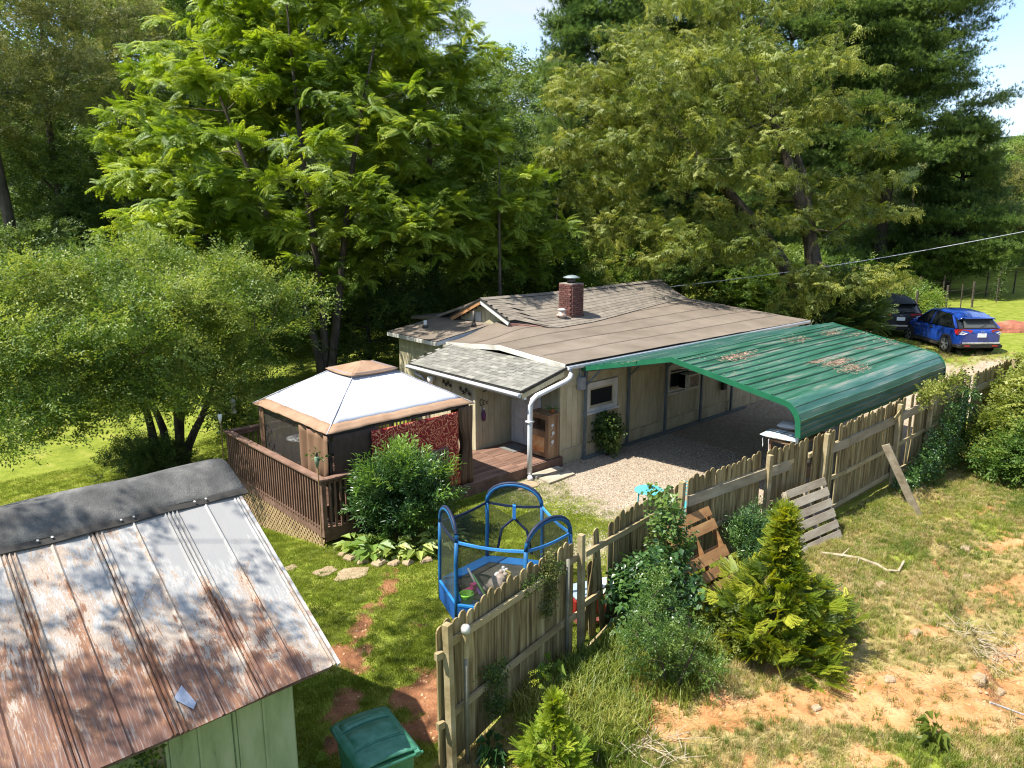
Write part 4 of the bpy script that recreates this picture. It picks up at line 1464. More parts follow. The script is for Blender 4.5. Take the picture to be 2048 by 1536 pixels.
for s in range(4):
    obj('hip_seam', M().tube([tuple(np.array(canopy_pt(s, 1, k / 8)) + (0, 0, .012)) for k in range(9)], .008, 5), mat('seam_grey', [(.28, .27, .30)]), gz)
for x, y in ((GX0 + .12, GY0 + .14), (GX1 - .12, GY0 + .14), (GX0 + .12, GY1 - .12), (GX1 - .12, GY1 - .12)):
    obj('post', M().bb(x - .03, x + .03, y - .03, y + .03, DZ, GZ + .02).bb(x - .08, x + .08, y - .08, y + .08, DZ, DZ + .02), DKM, gz)
obj('top_frame', M().bb(GX0 + .1, GX1 - .1, GY0 + .1, GY0 + .15, GZ - .08, GZ - .03).bb(GX0 + .1, GX1 - .1, GY1 - .15, GY1 - .1, GZ - .08, GZ - .03)
    .bb(GX0 + .1, GX0 + .15, GY0 + .15, GY1 - .15, GZ - .08, GZ - .03).bb(GX1 - .15, GX1 - .1, GY0 + .15, GY1 - .15, GZ - .08, GZ - .03), DKM, gz)
def curtain(a, b, z0, z1, mt, name='curtain', fold=.05, freq=9, pinch=None, parent=gz, label=None):
    """Cloth hanging between plan points a and b with vertical folds; pinch gathers it at one height."""
    a, b = Vector(a), Vector(b)
    d = b - a
    n = Vector((-d.y, d.x)).normalized()
    def fn(u, v):
        z = z0 + (z1 - z0) * v
        k = 1.0
        c = .5
        if pinch:
            hgt, amt, c = pinch
            k = 1 - amt * math.exp(-((v - hgt) / .2) ** 2)
        uu = c + (u - c) * k
        p = a + d * uu
        off = fold * (sin(u * freq * 2 * pi) * .6 + sin(u * freq * 3.3 + 1.2) * .4) * (1.1 - .5 * v) / max(k, .4) * .7
        return (p.x + n.x * off, p.y + n.y * off, z)
    o = obj(name, M().grid(fn, 60, 14), mt, parent, True, label=label)
    so = o.modifiers.new('s', 'SOLIDIFY'); so.thickness = .005
    return o
curtain((GX1 - .12, GY0 + .06), (GX1 - .12, GY0 + .75), DZ + .02, GZ - .05, CLB, fold=.06, freq=5, pinch=(.45, .65, .1))
curtain((GX1 - .42, GY0 + .05), (GX1 - .02, GY0 + .05), DZ + .02, GZ - .05, CLB, fold=.06, freq=4, pinch=(.5, .5, .8))
curtain((GX0 + .06, GY0 + .06), (GX0 + .06, GY0 + 1.25), DZ + .1, GZ - .05, CLB, fold=.10, freq=3.5, pinch=(.22, .45, .75))
curtain((GX0 + .1, GY1 - .35), (GX0 + .1, GY1 - .1), DZ + .02, GZ - .05, CLB, fold=.05, freq=3)
curtain((GX0 + .15, GY0 + .03), (GX0 + 1.15, GY0 + .03), DZ + .05, GZ - .06, mat('dark_brown_net', [(.045, .028, .02), (.08, .05, .035)], scale=6), name='net_curtain', fold=.03, freq=5)
curtain((GX0 + .11, GY0 + 1.3), (GX0 + .11, GY1 - .35), DZ + .05, GZ - .06, netmat('gazebo_net', (.06, .05, .045), .32), name='net_wall', fold=.02, freq=4)
curtain((GX0 + .15, GY1 - .1), (GX1 - .15, GY1 - .1), DZ + .05, GZ - .06, netmat('gazebo_net', (.06, .05, .045), .32), name='net_wall', fold=.02, freq=4)

# red patterned tapestry hung on the near side
tp = thing('tapestry', 'red floral tapestry cloth hanging on the near side of the gazebo', 'tapestry', (8.95, GY0 - .03, .5))
TAPM = bpy.data.materials.new('red_floral_cloth')
TAPM.use_nodes = True
nt = TAPM.node_tree
b_ = nt.nodes['Principled BSDF']
b_.inputs['Roughness'].default_value = .85
tc_ = _n(nt, 'ShaderNodeTexCoord')
vo_ = _n(nt, 'ShaderNodeTexVoronoi', Scale=4.6)
n1_ = _n(nt, 'ShaderNodeTexNoise', Scale=5.0, Detail=5)
nt.links.new(tc_.outputs['Object'], n1_.inputs['Vector'])
vm_ = _n(nt, 'ShaderNodeVectorMath', operation='MULTIPLY_ADD')
vm_.inputs[1].default_value = (.35, .35, .35)
nt.links.new(n1_.outputs['Color'], vm_.inputs[0])
nt.links.new(tc_.outputs['Object'], vm_.inputs[2])
nt.links.new(vm_.outputs[0], vo_.inputs['Vector'])
wv_ = _n(nt, 'ShaderNodeMath', operation='SINE')
mm_ = _n(nt, 'ShaderNodeMath', operation='MULTIPLY')
mm_.inputs[1].default_value = 26
nt.links.new(vo_.outputs['Distance'], mm_.inputs[0])
nt.links.new(mm_.outputs[0], wv_.inputs[0])
cr1 = _n(nt, 'ShaderNodeValToRGB')
e = cr1.color_ramp.elements
e.new(.5); e.new(.8)
for i, (p_, c_) in enumerate([(.0, (.20, .010, .008)), (.4, (.46, .028, .014)), (.75, (.60, .085, .022)), (.95, (.55, .32, .18))]):
    e[i].position = p_
    e[i].color = (*c_, 1)
nt.links.new(wv_.outputs[0], cr1.inputs['Fac'])
nt.links.new(cr1.outputs['Color'], b_.inputs['Base Color'])
curtain((7.75, GY0 - .03), (9.95, GY0 - .03), .62, GZ - .10, TAPM, name='cloth', fold=.035, freq=4, parent=tp)
curtain((9.3, GY0 - .045), (9.98, GY0 - .045), .36, .66, TAPM, name='hem_cloth', fold=.03, freq=2, parent=tp)

# on the deck: glass table, chair, torches
tb = thing('patio_table', 'glass-topped patio table on the deck inside the gazebo', 'table', (8.4, 15.1, DZ))
obj('table_top', M().bb(7.75, 9.0, 14.7, 15.5, .95, .965), glassmat('table_glass', (.35, .38, .4), .08, .8), tb)
obj('frame', M().bb(7.72, 9.03, 14.66, 14.70, .93, .97).bb(7.72, 9.03, 15.5, 15.54, .93, .97).bb(7.72, 7.75, 14.7, 15.5, .93, .97).bb(9.0, 9.03, 14.7, 15.5, .93, .97), DKM, tb)
for x in (7.8, 8.95):
    for y in (14.75, 15.45):
        obj('leg', M().tube([(x, y, DZ), (x, y, .93)], .018, 8), DKM, tb)
ctn = thing('patio_chair', 'dark metal patio chair between the deck rail and the net wall', 'chair', (7.25, 16.35, DZ))
obj('seat', M().bb(7.0, 7.5, 16.1, 16.6, .68, .71), mat('chair_cushion', [(.4, .3, .24), (.55, .45, .38)]), ctn, bevel=.01)
obj('backrest', M().tube([(7.48, 16.12, .7), (7.55, 16.15, 1.0), (7.56, 16.35, 1.13), (7.55, 16.55, 1.0), (7.48, 16.58, .7)], .02, 8), DKM, ctn, True)
for x in (7.02, 7.48):
    for y in (16.12, 16.58):
        obj('leg', M().tube([(x, y, DZ), (x, y, .68)], .014, 6), DKM, ctn)
st_ = thing('side_table', 'small pale table at the far corner of the deck', 'table', (8.2, 16.55, DZ))
obj('table_top', M().lathe((8.2, 16.55, .88), [(.0, 0), (.34, 0), (.35, .02), (0, .021)], 20), mat('pale_stone', [(.5, .5, .48)]), st_)
obj('leg', M().tube([(8.2, 16.55, DZ), (8.2, 16.55, .88)], .03, 8), DKM, st_)
single('string_of_flags', M().tube([(DX0 + .9, DY1 - .06, 1.12), (9.0, DY1 - .06, 1.12)], .016, 6), mat('orange_red', [(.5, .08, .03)]), 'thin orange-red bar along the far deck rail', 'bar')
def torch(x, y, top, label, pale):
    t = thing('tiki_torch', label, 'torch', (x, y, 0))
    obj('pole', M().tube([(x, y, 0), (x + .01, y, top - .3)], .013, 8), mat('bamboo', [(.20, .12, .06), (.3, .2, .1)]), t)
    obj('head', M().lathe((x, y, top - .3), [(.018, 0), (.045, .12), (.05, .2), (.03, .22)], 12), mat('torch_' + pale, [(.62, .6, .55)] if pale == 'white' else [(.10, .16, .10), (.2, .26, .18)]), t, True)
    obj('wick', M().lathe((x, y, top - .08), [(.022, 0), (.022, .05), (.008, .08)], 8), IRON, t)
torch(6.50, 12.53, 1.86, 'tiki torch with green leafy head at the near corner of the deck rail', 'green')
torch(6.48, 17.08, 1.78, 'tiki torch with white head at the far left corner of the deck', 'white')
vn = scatter('leaf', 'ivy', G_SHB, [(6.5, 12.53, 1.75 + .05 * i) for i in range(3)], RNG.normal(0, 1, (3, 3)), [.3, .3, .25], None)
vn.name = 'torch_sprig'
tag(vn, 'sprig of green leaves tied to the near torch head', 'sprig')

# ================================================================== CARPORT
GRN = mat('green_sheet_metal', [(.009, .066, .034), (.017, .092, .050), (.048, .13, .088), (.20, .205, .16)], scale=3.4, bump=.08, rough=.36, spec=.55, rnd=.14, detail=12, stretch=(.16, 1.6, 1.6), lo=.32, hi=.68)
GRT = mat('green_trim', [(.010, .095, .045), (.017, .125, .06)], scale=3, bump=.04, rough=.4)
PSTM = mat('galvanised_post', [(.10, .13, .14), (.17, .20, .21)], scale=5, rough=.5, metal=.3)
cp = thing('carport', 'carport with ribbed green metal roof and rounded eave beside the house', 'carport', (17.9, 9.8, 0))
KX0, KX1 = 13.95, 21.85
prof = [(12.60, 2.44), (9.94, 3.06), (7.17, 2.58)]
path = []
def ribbed(a, b, spacing=.235):
    """Points of a ribbed sheet from a to b in the (Y, Z) plane."""
    a, b = np.array(a), np.array(b)
    L = np.linalg.norm(b - a)
    d = (b - a) / L
    nrm = np.array([d[1], -d[0]])
    if nrm[1] < 0:
        nrm = -nrm
    n = max(1, round(L / spacing))
    out = []
    for i in range(n):
        s0 = L * i / n
        out += [a + d * s0, a + d * (s0 + .014) + nrm * .032, a + d * (s0 + .045) + nrm * .032, a + d * (s0 + .059), a + d * (s0 + L / n * .5) + nrm * .004]
    out.append(b)
    return out
arc = []
for k in range(7):      # rounded right eave
    a = pi / 2 - .17 + (pi / 2 + .05) * 0 - k * 0
arc = [(7.17, 2.58), (7.06, 2.545), (6.96, 2.47), (6.88, 2.36), (6.835, 2.24)]
sheets = [ribbed((12.60, 2.44), (11.27, 2.75)), ribbed((11.27, 2.75), (9.94, 3.06)), ribbed((9.94, 3.06), (9.02, 2.90)), ribbed((9.02, 2.90), (8.1, 2.74)), ribbed((8.1, 2.74), (7.17, 2.58), .31)]
low = ribbed((6.835, 2.24), (6.80, 1.90), .13)
curve = [np.array(p) for p in arc[:1]] + [np.array(arc[1]), np.array(arc[1]) + (0, .02), np.array(arc[2]) + (0, .015), np.array(arc[2]), np.array(arc[3]), np.array(arc[3]) + (-.02, .0), np.array(arc[4]) + (-.02, .0)]
sheets += [curve + low]
prng = [(KX0, KX1)]
for sh in sheets:
    m = M()
    n = len(sh)
    xs = np.linspace(KX0 + .01, KX1 - .01, 9)
    for x in xs:
        for p in sh:
            sag = -.012 * sin(p[0] * 1.3 + x)
            m.v.append((x, p[0], p[1] + sag))
    for i in range(len(xs) - 1):
        for j in range(n - 1):
            m.f.append((i * n + j, (i + 1) * n + j, (i + 1) * n + j + 1, i * n + j + 1))
    o = obj('roof_panel', m, GRN, cp)
    so = o.modifiers.new('s', 'SOLIDIFY'); so.thickness = .004
trimpath = [(12.62, 2.43), (9.94, 3.055), (7.17, 2.575), (7.05, 2.54), (6.95, 2.46), (6.87, 2.35), (6.825, 2.23), (6.80, 1.90)]
for x, dx_ in ((KX0 + .004, -.022), (KX1 - .004, .022)):
    tp_ = [np.array(p) for p in trimpath]
    inn = []
    for i, p in enumerate(tp_):
        d_ = tp_[min(i + 1, len(tp_) - 1)] - tp_[max(i - 1, 0)]
        d_ = d_ / np.linalg.norm(d_)
        inn.append(p + np.array([-d_[1], d_[0]]) * .085)
    outr = [p - (q - p) * .35 for p, q in zip(tp_, inn)]
    m = M()
    for i in range(len(tp_) - 1):
        m.prism([(x, *outr[i]), (x, *outr[i + 1]), (x, *inn[i + 1]), (x, *inn[i])], (dx_, 0, 0))
    obj('end_trim', m, GRT, cp)
obj('eave_trim', M().bb(KX0, KX1, 12.60, 12.63, 2.36, 2.45), GRT, cp)
obj('eave_trim', M().bb(KX0, KX1, 6.775, 6.80, 1.86, 1.91), GRT, cp)
obj('ridge_trim', M().prism([(KX0, 10.06, 3.055), (KX0, 9.94, 3.10), (KX0, 9.82, 3.055), (KX0, 9.94, 3.085)], (KX1 - KX0, 0, 0)), GRN, cp)
for x in (14.08, 15.82, 17.52, 19.3, 21.0):
    obj('post', M().bb(x - .032, x + .032, 12.56, 12.625, 0, 2.38), PSTM, cp)
    obj('post', M().bb(x - .032, x + .032, 6.86, 6.925, .1, 2.2), PSTM, cp)
    obj('rafter', M().beam((x, 12.6, 2.34), (x, 9.94, 2.98), .05, .05).beam((x, 9.94, 2.98), (x, 7.2, 2.50), .05, .05).beam((x, 7.2, 2.5), (x, 6.9, 2.2), .05, .05), PSTM, cp)
    obj('brace', M().beam((x + .0, 12.56, 1.98), (x, 12.1, 2.45), .04, .04), PSTM, cp)
obj('base_rail', M().bb(14.0, 21.8, 12.5, 12.62, .01, .06), PSTM, cp)
# leaf litter lying on the roof
LIT = mat('dead_leaf', [(.18, .10, .06), (.36, .24, .17), (.48, .36, .28)], rough=.9, rnd=.2)
def kz(y):
    return 3.06 - (y - 9.94) * .233 if y > 9.94 else 3.06 - (9.94 - y) * .173
def litter(name, spots, label, zf, n=620, mt=LIT, s=.022):
    m = M()
    for cx_, cy_, rx, ry, k in spots:
        for i in range(int(n * k)):
            x, y = cx_ + RNG.normal() * rx, cy_ + RNG.normal() * ry
            p = Vector((x, y, zf(x, y) + random.uniform(.002, .022)))
            a = random.uniform(0, 2 * pi)
            L = random.uniform(.4, 1.6) * s
            d = Vector((cos(a), sin(a), random.uniform(-.1, .3)))
            w = Vector((-sin(a), cos(a), random.uniform(-.3, .3))) * L * random.choice((.08, .12, .5))
            m.add([p - d * L, p + w, p + d * L, p - w], [(0, 1, 2, 3)])
    o = single(name, m, mt, label, 'leaf litter')
    o['kind'] = 'stuff'
    return o
klit = lambda x, y: kz(y) + .01
litter('leaf_litter', [(15.75, 9.3, .38, .10, 2.2), (14.9, 11.0, .8, .08, .4)], 'dead leaves heaped on the green carport roof nearest the ridge front', klit)
litter('leaf_litter', [(18.74, 9.45, .30, .10, 1.2)], 'small heap of dead leaves by the carport ridge middle', klit)
litter('leaf_litter', [(17.9, 7.95, .35, .13, 2.6), (17.85, 7.5, .35, .10, 1.6), (17.3, 8.2, .2, .05, .5)], 'largest heap of dead leaves across the low side of the carport roof', klit)
litter('leaf_litter', [(20.62, 9.4, .28, .10, .9), (21.3, 9.0, .3, .06, .4)], 'dead leaves at the far end of the carport roof', klit)
litter('leaf_litter', [(21.5, 8.2, .15, .2, .5), (19.9, 8.3, .15, .06, .5)], 'sparse dead leaves along the far right trim of the carport', klit)
m = M()
for i in range(500):
    x, y = random.uniform(14.0, 21.8), random.uniform(7.2, 12.5)
    p = Vector((x, y, klit(x, y)))
    a = random.uniform(0, 2 * pi)
    d = Vector((cos(a), sin(a), 0)) * random.uniform(.01, .03)
    w = Vector((-sin(a), cos(a), .3)) * .008
    m.add([p - d, p + w, p + d, p - w], [(0, 1, 2, 3)])
o = single('twig_litter', m, LIT, 'scattered twigs and needles over the green carport roof', 'twigs')
o['kind'] = 'stuff'

# shelf with cushions under the rounded eave
sh = thing('storage_shelf', 'dark wooden shelf under the rounded carport eave', 'shelf', (14.75, 7.35, .1))
obj('shelf_board', M().bb(14.25, 15.6, 6.98, 7.62, 1.60, 1.64), CABW, sh)
for x, y in ((14.3, 7.02), (14.3, 7.58), (15.55, 7.02), (15.55, 7.58)):
    obj('leg', M().bb(x - .03, x + .03, y - .03, y + .03, .1, 1.6), CABW, sh)
obj('shelf_board', M().bb(14.25, 15.6, 6.98, 7.62, .8, .84), CABW, sh)
def cushion(c, s, label, mt, rz=0):
    t = thing('cushion', label, 'cushion', (c[0], c[1], c[2]))
    m = M()
    nu = 10
    for sgn in (1, -1):
        m.grid(lambda u, v, sgn=sgn: (c[0] + (u - .5) * s[0] * cos(rz) - (v - .5) * s[1] * sin(rz), c[1] + (u - .5) * s[0] * sin(rz) + (v - .5) * s[1] * cos(rz),
               c[2] + s[2] / 2 + sgn * s[2] / 2 * (max(0, sin(pi * u)) * max(0, sin(pi * v))) ** .35), nu, nu)
    obj('cover', m, mt, t, True)
    return t
STR = bpy.data.materials.new('striped_cloth')
STR.use_nodes = True
nt = STR.node_tree
tc_ = _n(nt, 'ShaderNodeTexCoord')
mp_ = _n(nt, 'ShaderNodeSeparateXYZ')
nt.links.new(tc_.outputs['Object'], mp_.inputs[0])
mu = _n(nt, 'ShaderNodeMath', operation='MULTIPLY_ADD')
mu.inputs[1].default_value = 3.2
mu.inputs[2].default_value = 10.0
nt.links.new(mp_.outputs[1], mu.inputs[0])
fr_ = _n(nt, 'ShaderNodeMath', operation='FRACT')
nt.links.new(mu.outputs[0], fr_.inputs[0])
cs_ = _n(nt, 'ShaderNodeValToRGB')
cs_.color_ramp.interpolation = 'CONSTANT'
e = cs_.color_ramp.elements
cols_ = [(0, (.7, .68, .62)), (.2, (.35, .5, .62)), (.38, (.72, .7, .66)), (.55, (.62, .45, .33)), (.62, (.7, .68, .62)), (.8, (.25, .32, .36))]
while len(e) < 6:
    e.new(.5)
for i, (p_, c_) in enumerate(cols_):
    e[i].position = p_
    e[i].color = (*c_, 1)
nt.links.new(fr_.outputs[0], cs_.inputs['Fac'])
nt.links.new(cs_.outputs['Color'], nt.nodes['Principled BSDF'].inputs['Base Color'])
nt.nodes['Principled BSDF'].inputs['Roughness'].default_value = .85
cushion((14.50, 7.42, 1.645), (.62, .80, .12), 'striped white and blue cushion on the shelf under the carport', STR, .1)
cushion((14.85, 7.45, 1.775), (.45, .5, .14), 'small pale cushion lying on top of the striped cushion', mat('pale_cloth', [(.6, .55, .54), (.7, .68, .66)]), .2)
for k, (y, L) in enumerate(((7.72, .16), (7.58, .30))):
    single('cushion_tie', M().tube([(14.22, y, 1.66), (14.2, y, 1.62), (14.21, y - .01, 1.62 - L * .6), (14.2, y - .02, 1.62 - L)], .008, 5), mat('pale_cloth', []),
           ['short pale cord hanging from the striped cushion', 'longer pale cord hanging from the striped cushion'][k], 'cord')

# step slabs by the downspout
SLB = mat('grey_weathered_plank', [(.20, .17, .12), (.32, .28, .21), (.42, .38, .30)], scale=4, bump=.4, stretch=(.3, 1, 1))
single('wooden_plank', M().add([(12.06, 12.52, .0), (13.0, 12.50, .0), (13.02, 12.30, .0), (12.08, 12.32, .0), (12.06, 12.52, .09), (13.0, 12.50, .09), (13.02, 12.30, .07), (12.08, 12.32, .07)], [(4, 7, 6, 5), (0, 4, 5, 1), (1, 5, 6, 2), (2, 6, 7, 3), (3, 7, 4, 0)]), SLB, 'weathered grey plank along the porch edge by the downspout', 'plank')
single('concrete_slab', M().add([(12.1, 12.25, -.02), (13.02, 12.18, -.02), (12.98, 11.9, -.02), (12.05, 11.85, -.02), (12.1, 12.25, .055), (13.02, 12.18, .055), (12.98, 11.9, .05), (12.05, 11.85, .05)], [(4, 7, 6, 5), (0, 4, 5, 1), (1, 5, 6, 2), (2, 6, 7, 3), (3, 7, 4, 0)]), SLB, 'flat grey slab on the gravel in front of the porch edge', 'slab')
def rock(x, y, r, label, flat=.35, col='tan', group=None, nm='stepping_stone', cat='stone', sq=.75):
    mt = mat('sandstone_' + col, {'tan': [(.25, .18, .105), (.36, .275, .175)], 'grey': [(.36, .34, .31), (.52, .50, .46)]}[col], scale=5, bump=.5)
    n = 12
    m = M()
    ph = random.uniform(0, 6)
    z = hz(x, y)
    rr = [r * (1 + .18 * sin(k * 1.9 + ph) + random.uniform(-.08, .08)) for k in range(n)]
    ring = lambda s, zz: [(x + rr[k] * s * cos(2 * pi * k / n), y + rr[k] * s * sq * sin(2 * pi * k / n), z + zz) for k in range(n)]
    m.add(ring(1, -.03) + ring(1.0, r * flat * .5) + ring(.8, r * flat) + [(x, y, z + r * flat * 1.05)],
          [(k, (k + 1) % n, n + (k + 1) % n, n + k) for k in range(n)] + [(n + k, n + (k + 1) % n, 2 * n + (k + 1) % n, 2 * n + k) for k in range(n)] + [(2 * n + k, 2 * n + (k + 1) % n, 3 * n) for k in range(n)])
    return single(nm, m, mt, label, cat, group, smooth=False)
rock(5.65, 12.16, .14, 'smallest stepping stone in the lawn nearest the shed roof', .12, group='stepping stones in the lawn')
rock(6.02, 11.55, .22, 'middle stepping stone in the sunny lawn', .10, group='stepping stones in the lawn')
rock(6.32, 11.15, .32, 'largest stepping stone, half in the shade of the lawn', .08, group='stepping stones in the lawn')
rock(11.6, 12.2, .34, 'flat stone step in the grass before the downspout', .1, group='stepping stones in the lawn')
for k, (x, y, r) in enumerate(((6.62, 11.95, .10), (6.65, 11.7, .14), (6.72, 11.42, .12), (6.9, 11.15, .14), (7.1, 10.95, .12), (7.3, 10.8, .11), (7.6, 10.65, .13))):
    rock(x, y, r, ['border stone nearest the deck corner post by the hostas', 'second border stone from the deck corner', 'third border stone from the deck corner', 'middle stone of the curved hosta border', 'third border stone from the trampoline end', 'second border stone from the trampoline end', 'border stone nearest the trampoline'][k], .5, group='stones edging the hosta bed', nm='border_stone', sq=.8)

# ================================================================== SHED (near left)
SX0, SX1 = -3.4, 3.12
EY, EZ, TY, TZ = 5.86, 2.10, 7.95, 3.24
RDY, RDZ = 8.36, 3.46
shed = thing('shed', 'green metal shed with rust-streaked white metal roof', 'shed', (0, 8.2, 0))
RUST = bpy.data.materials.new('flaking_painted_roof')
RUST.use_nodes = True
nt = RUST.node_tree
L_ = nt.links.new
b_ = nt.nodes['Principled BSDF']
b_.inputs['Roughness'].default_value = .5
b_.inputs['Specular IOR Level'].default_value = .35
tc_ = _n(nt, 'ShaderNodeTexCoord')
oi_ = _n(nt, 'ShaderNodeObjectInfo')
sepo = _n(nt, 'ShaderNodeSeparateXYZ')
L_(tc_.outputs['Object'], sepo.inputs[0])
def mapn(sc, rot=(0, 0, 0), off=None):
    mp = _n(nt, 'ShaderNodeMapping')
    mp.inputs['Scale'].default_value = sc
    mp.inputs['Rotation'].default_value = rot
    L_(tc_.outputs['Object'], mp.inputs['Vector'])
    return mp.outputs[0]
nA = _n(nt, 'ShaderNodeTexNoise', Scale=.55, Detail=4, Roughness=.6)
L_(mapn((1.2, .8, .8)), nA.inputs['Vector'])
nB = _n(nt, 'ShaderNodeTexNoise', Scale=11.0, Detail=9, Roughness=.75, Distortion=1.2)
L_(mapn((3.2, .45, .45), (0, 0, .12)), nB.inputs['Vector'])
nC = _n(nt, 'ShaderNodeTexNoise', Scale=2.2, Detail=7, Roughness=.7, Distortion=.8)
L_(mapn((1.3, .7, .7)), nC.inputs['Vector'])
# rust share grows towards the eave and to the left
gy = _n(nt, 'ShaderNodeMapRange')
gy.inputs['From Min'].default_value = -.35
gy.inputs['From Max'].default_value = -2.5
gy.inputs['To Min'].default_value = -.04
gy.inputs['To Max'].default_value = .17
L_(sepo.outputs[1], gy.inputs['Value'])
gx = _n(nt, 'ShaderNodeMapRange')
gx.inputs['From Min'].default_value = 3.2
gx.inputs['From Max'].default_value = 1.6
gx.inputs['To Min'].default_value = -.16
gx.inputs['To Max'].default_value = .03
L_(sepo.outputs[0], gx.inputs['Value'])
def madd(a, b, k=1.0):
    q = _n(nt, 'ShaderNodeMath', operation='MULTIPLY_ADD')
    q.inputs[1].default_value = k
    L_(a, q.inputs[0])
    L_(b, q.inputs[2])
    return q.outputs[0]
s_ = madd(nA.outputs['Fac'], gy.outputs[0], .55)
s_ = madd(nC.outputs['Fac'], s_, .55)
s_ = madd(gx.outputs[0], s_, 1.0)
# rust creeps out from the seams, which lie every 0.364 m
sx1 = _n(nt, 'ShaderNodeMath', operation='MULTIPLY_ADD')
sx1.inputs[1].default_value = 1 / .364
sx1.inputs[2].default_value = 20 - SX1 / .364
L_(sepo.outputs[0], sx1.inputs[0])
sx2 = _n(nt, 'ShaderNodeMath', operation='FRACT')
L_(sx1.outputs[0], sx2.inputs[0])
sx3 = _n(nt, 'ShaderNodeMath', operation='PINGPONG')
sx3.inputs[1].default_value = .5
L_(sx2.outputs[0], sx3.inputs[0])
sx4 = _n(nt, 'ShaderNodeMapRange')
sx4.inputs['From Max'].default_value = .22
sx4.inputs['To Min'].default_value = .07
sx4.inputs['To Max'].default_value = 0
L_(sx3.outputs[0], sx4.inputs['Value'])
s_ = madd(sx4.outputs[0], s_, 1.0)
s_ = madd(nB.outputs['Fac'], s_, .45)
crr = _n(nt, 'ShaderNodeValToRGB')
e = crr.color_ramp.elements
while len(e) < 6:
    e.new(.5)
for i, (p_, c_) in enumerate([(.70, (.265, .26, .25)), (.765, (.385, .375, .355)), (.79, (.27, .175, .11)), (.822, (.40, .35, .29)), (.862, (.23, .11, .055)), (.95, (.135, .065, .042))]):
    e[i].position = p_
    e[i].color = (*c_, 1)
L_(s_, crr.inputs['Fac'])
# brushed scratches
nS = _n(nt, 'ShaderNodeTexNoise', Scale=30.0, Detail=3, Roughness=.6, Distortion=.5)
L_(mapn((2.4, .12, .12), (0, 0, -.08)), nS.inputs['Vector'])
sm = _n(nt, 'ShaderNodeMapRange')
sm.inputs['From Min'].default_value = .52
sm.inputs['From Max'].default_value = .66
sm.inputs['To Max'].default_value = .55
L_(nS.outputs['Fac'], sm.inputs['Value'])
mxs = _n(nt, 'ShaderNodeMix', data_type='RGBA')
mxs.inputs['B'].default_value = (.30, .27, .25, 1)
L_(sm.outputs[0], mxs.inputs[0])
L_(crr.outputs['Color'], mxs.inputs['A'])
L_(mxs.outputs['Result'], b_.inputs['Base Color'])
bp_ = _n(nt, 'ShaderNodeBump', Strength=.3, Distance=.006)
L_(nB.outputs['Fac'], bp_.inputs['Height'])
L_(bp_.outputs[0], b_.inputs['Normal'])
BROWN = mat('brown_roof_paint', [(.15, .085, .07), (.22, .14, .12)], scale=5, rough=.5)

rf = obj('roof_deck', M().prism([(SX0, EY + .05, EZ - .05), (SX0, RDY, RDZ - .06), (SX0, RDY + 2.4, EZ - .05)], (SX1 - SX0 - .03, 0, 0)), CABW, shed)
def zs(y):
    return EZ + (y - EY) * (RDZ - EZ) / (RDY - EY) + .01
pw_ = .728
x = SX1
i = 0
slope = math.atan2(RDZ - EZ, RDY - EY)
while x > SX0 + .1:
    x0 = x - pw_
    ye = EY - (.05 if i == 3 else .0) - (.012 if i % 2 else 0)
    m = M()
    # one sheet: crimps at both sides and a centre crimp
    us = [x0 + .004, x0 + .022, x0 + .036, x0 + .05, x0 + .064, x0 + .08, x0 + pw_ * .5 - .02, x0 + pw_ * .5, x0 + pw_ * .5 + .02, x - .07, x - .052, x - .036, x - .02, x - .002]
    hs = [.0, .024, .004, .0, .022, .0, .0, .020, .0, .0, .02, .0, .02, .004]
    ny_ = 7
    for j in range(ny_ + 1):
        y = ye + (RDY - .1 - ye) * j / ny_
        for u, h_ in zip(us, hs):
            wob = .006 * sin(u * 5 + y * 2.3 + i) if h_ == 0 else 0
            m.v.append((u, y - h_ * sin(slope), zs(y) + h_ * cos(slope) + wob + .004 * (i % 2)))
    n = len(us)
    for j in range(ny_):
        for k in range(n - 1):
            m.f.append((j * n + k, j * n + k + 1, (j + 1) * n + k + 1, (j + 1) * n + k))
    o = obj('roof_sheet', m, RUST, shed)
    # all sheets share the shed's texture frame: object origin stays at the shed base
    so = o.modifiers.new('s', 'SOLIDIFY'); so.thickness = .004
    x -= pw_
    i += 1
obj('rake_trim', M().beam((SX1 + .012, EY - .01, EZ - .005), (SX1 + .012, RDY - .1, zs(RDY - .1) - .008), .03, .055), mat('white_flaking_trim', [(.22, .14, .10), (.42, .41, .39), (.5, .49, .47)], scale=9), shed)
obj('far_sheet', M().slab(lambda u, v: (SX0 + (SX1 - SX0) * u, RDY + 2.5 * v, RDZ + .01 - 1.3 * v), 8, 4, .01), RUST, shed)
CAPM = mat('grey_mineral_cap', [(.045, .044, .042), (.09, .088, .083), (.18, .172, .155)], scale=3, bump=.8, rough=.95, bscale=70, detail=10)
def capfn(u, v):
    # v 0 at the near edge, 1 over the ridge
    y = TY - .02 + (RDY + .42 - TY) * v
    top = RDZ + .055
    z = (zs(y) + .03 + .05 * sin(pi * min(1, v * 1.15))) if y < RDY - .05 else top - (abs(y - RDY) ** 1.6) * .55
    return (SX0 + (SX1 + .10 - SX0 - .13 * v) * u, y + .015 * sin(u * 23) * (1 - v), z + .01 * sin(u * 30 + v * 5))
obj('ridge_cap', M().slab(capfn, 50, 12, .012), CAPM, shed, True)
obj('cap_edge', M().slab(lambda u, v: (SX0 + (SX1 + .10 - SX0) * u, TY - .085 + .075 * v + .015 * sin(u * 23), zs(TY - .085 + .075 * v) + .034 + .006 * sin(u * 60)), 50, 1, .01), TAR, shed)
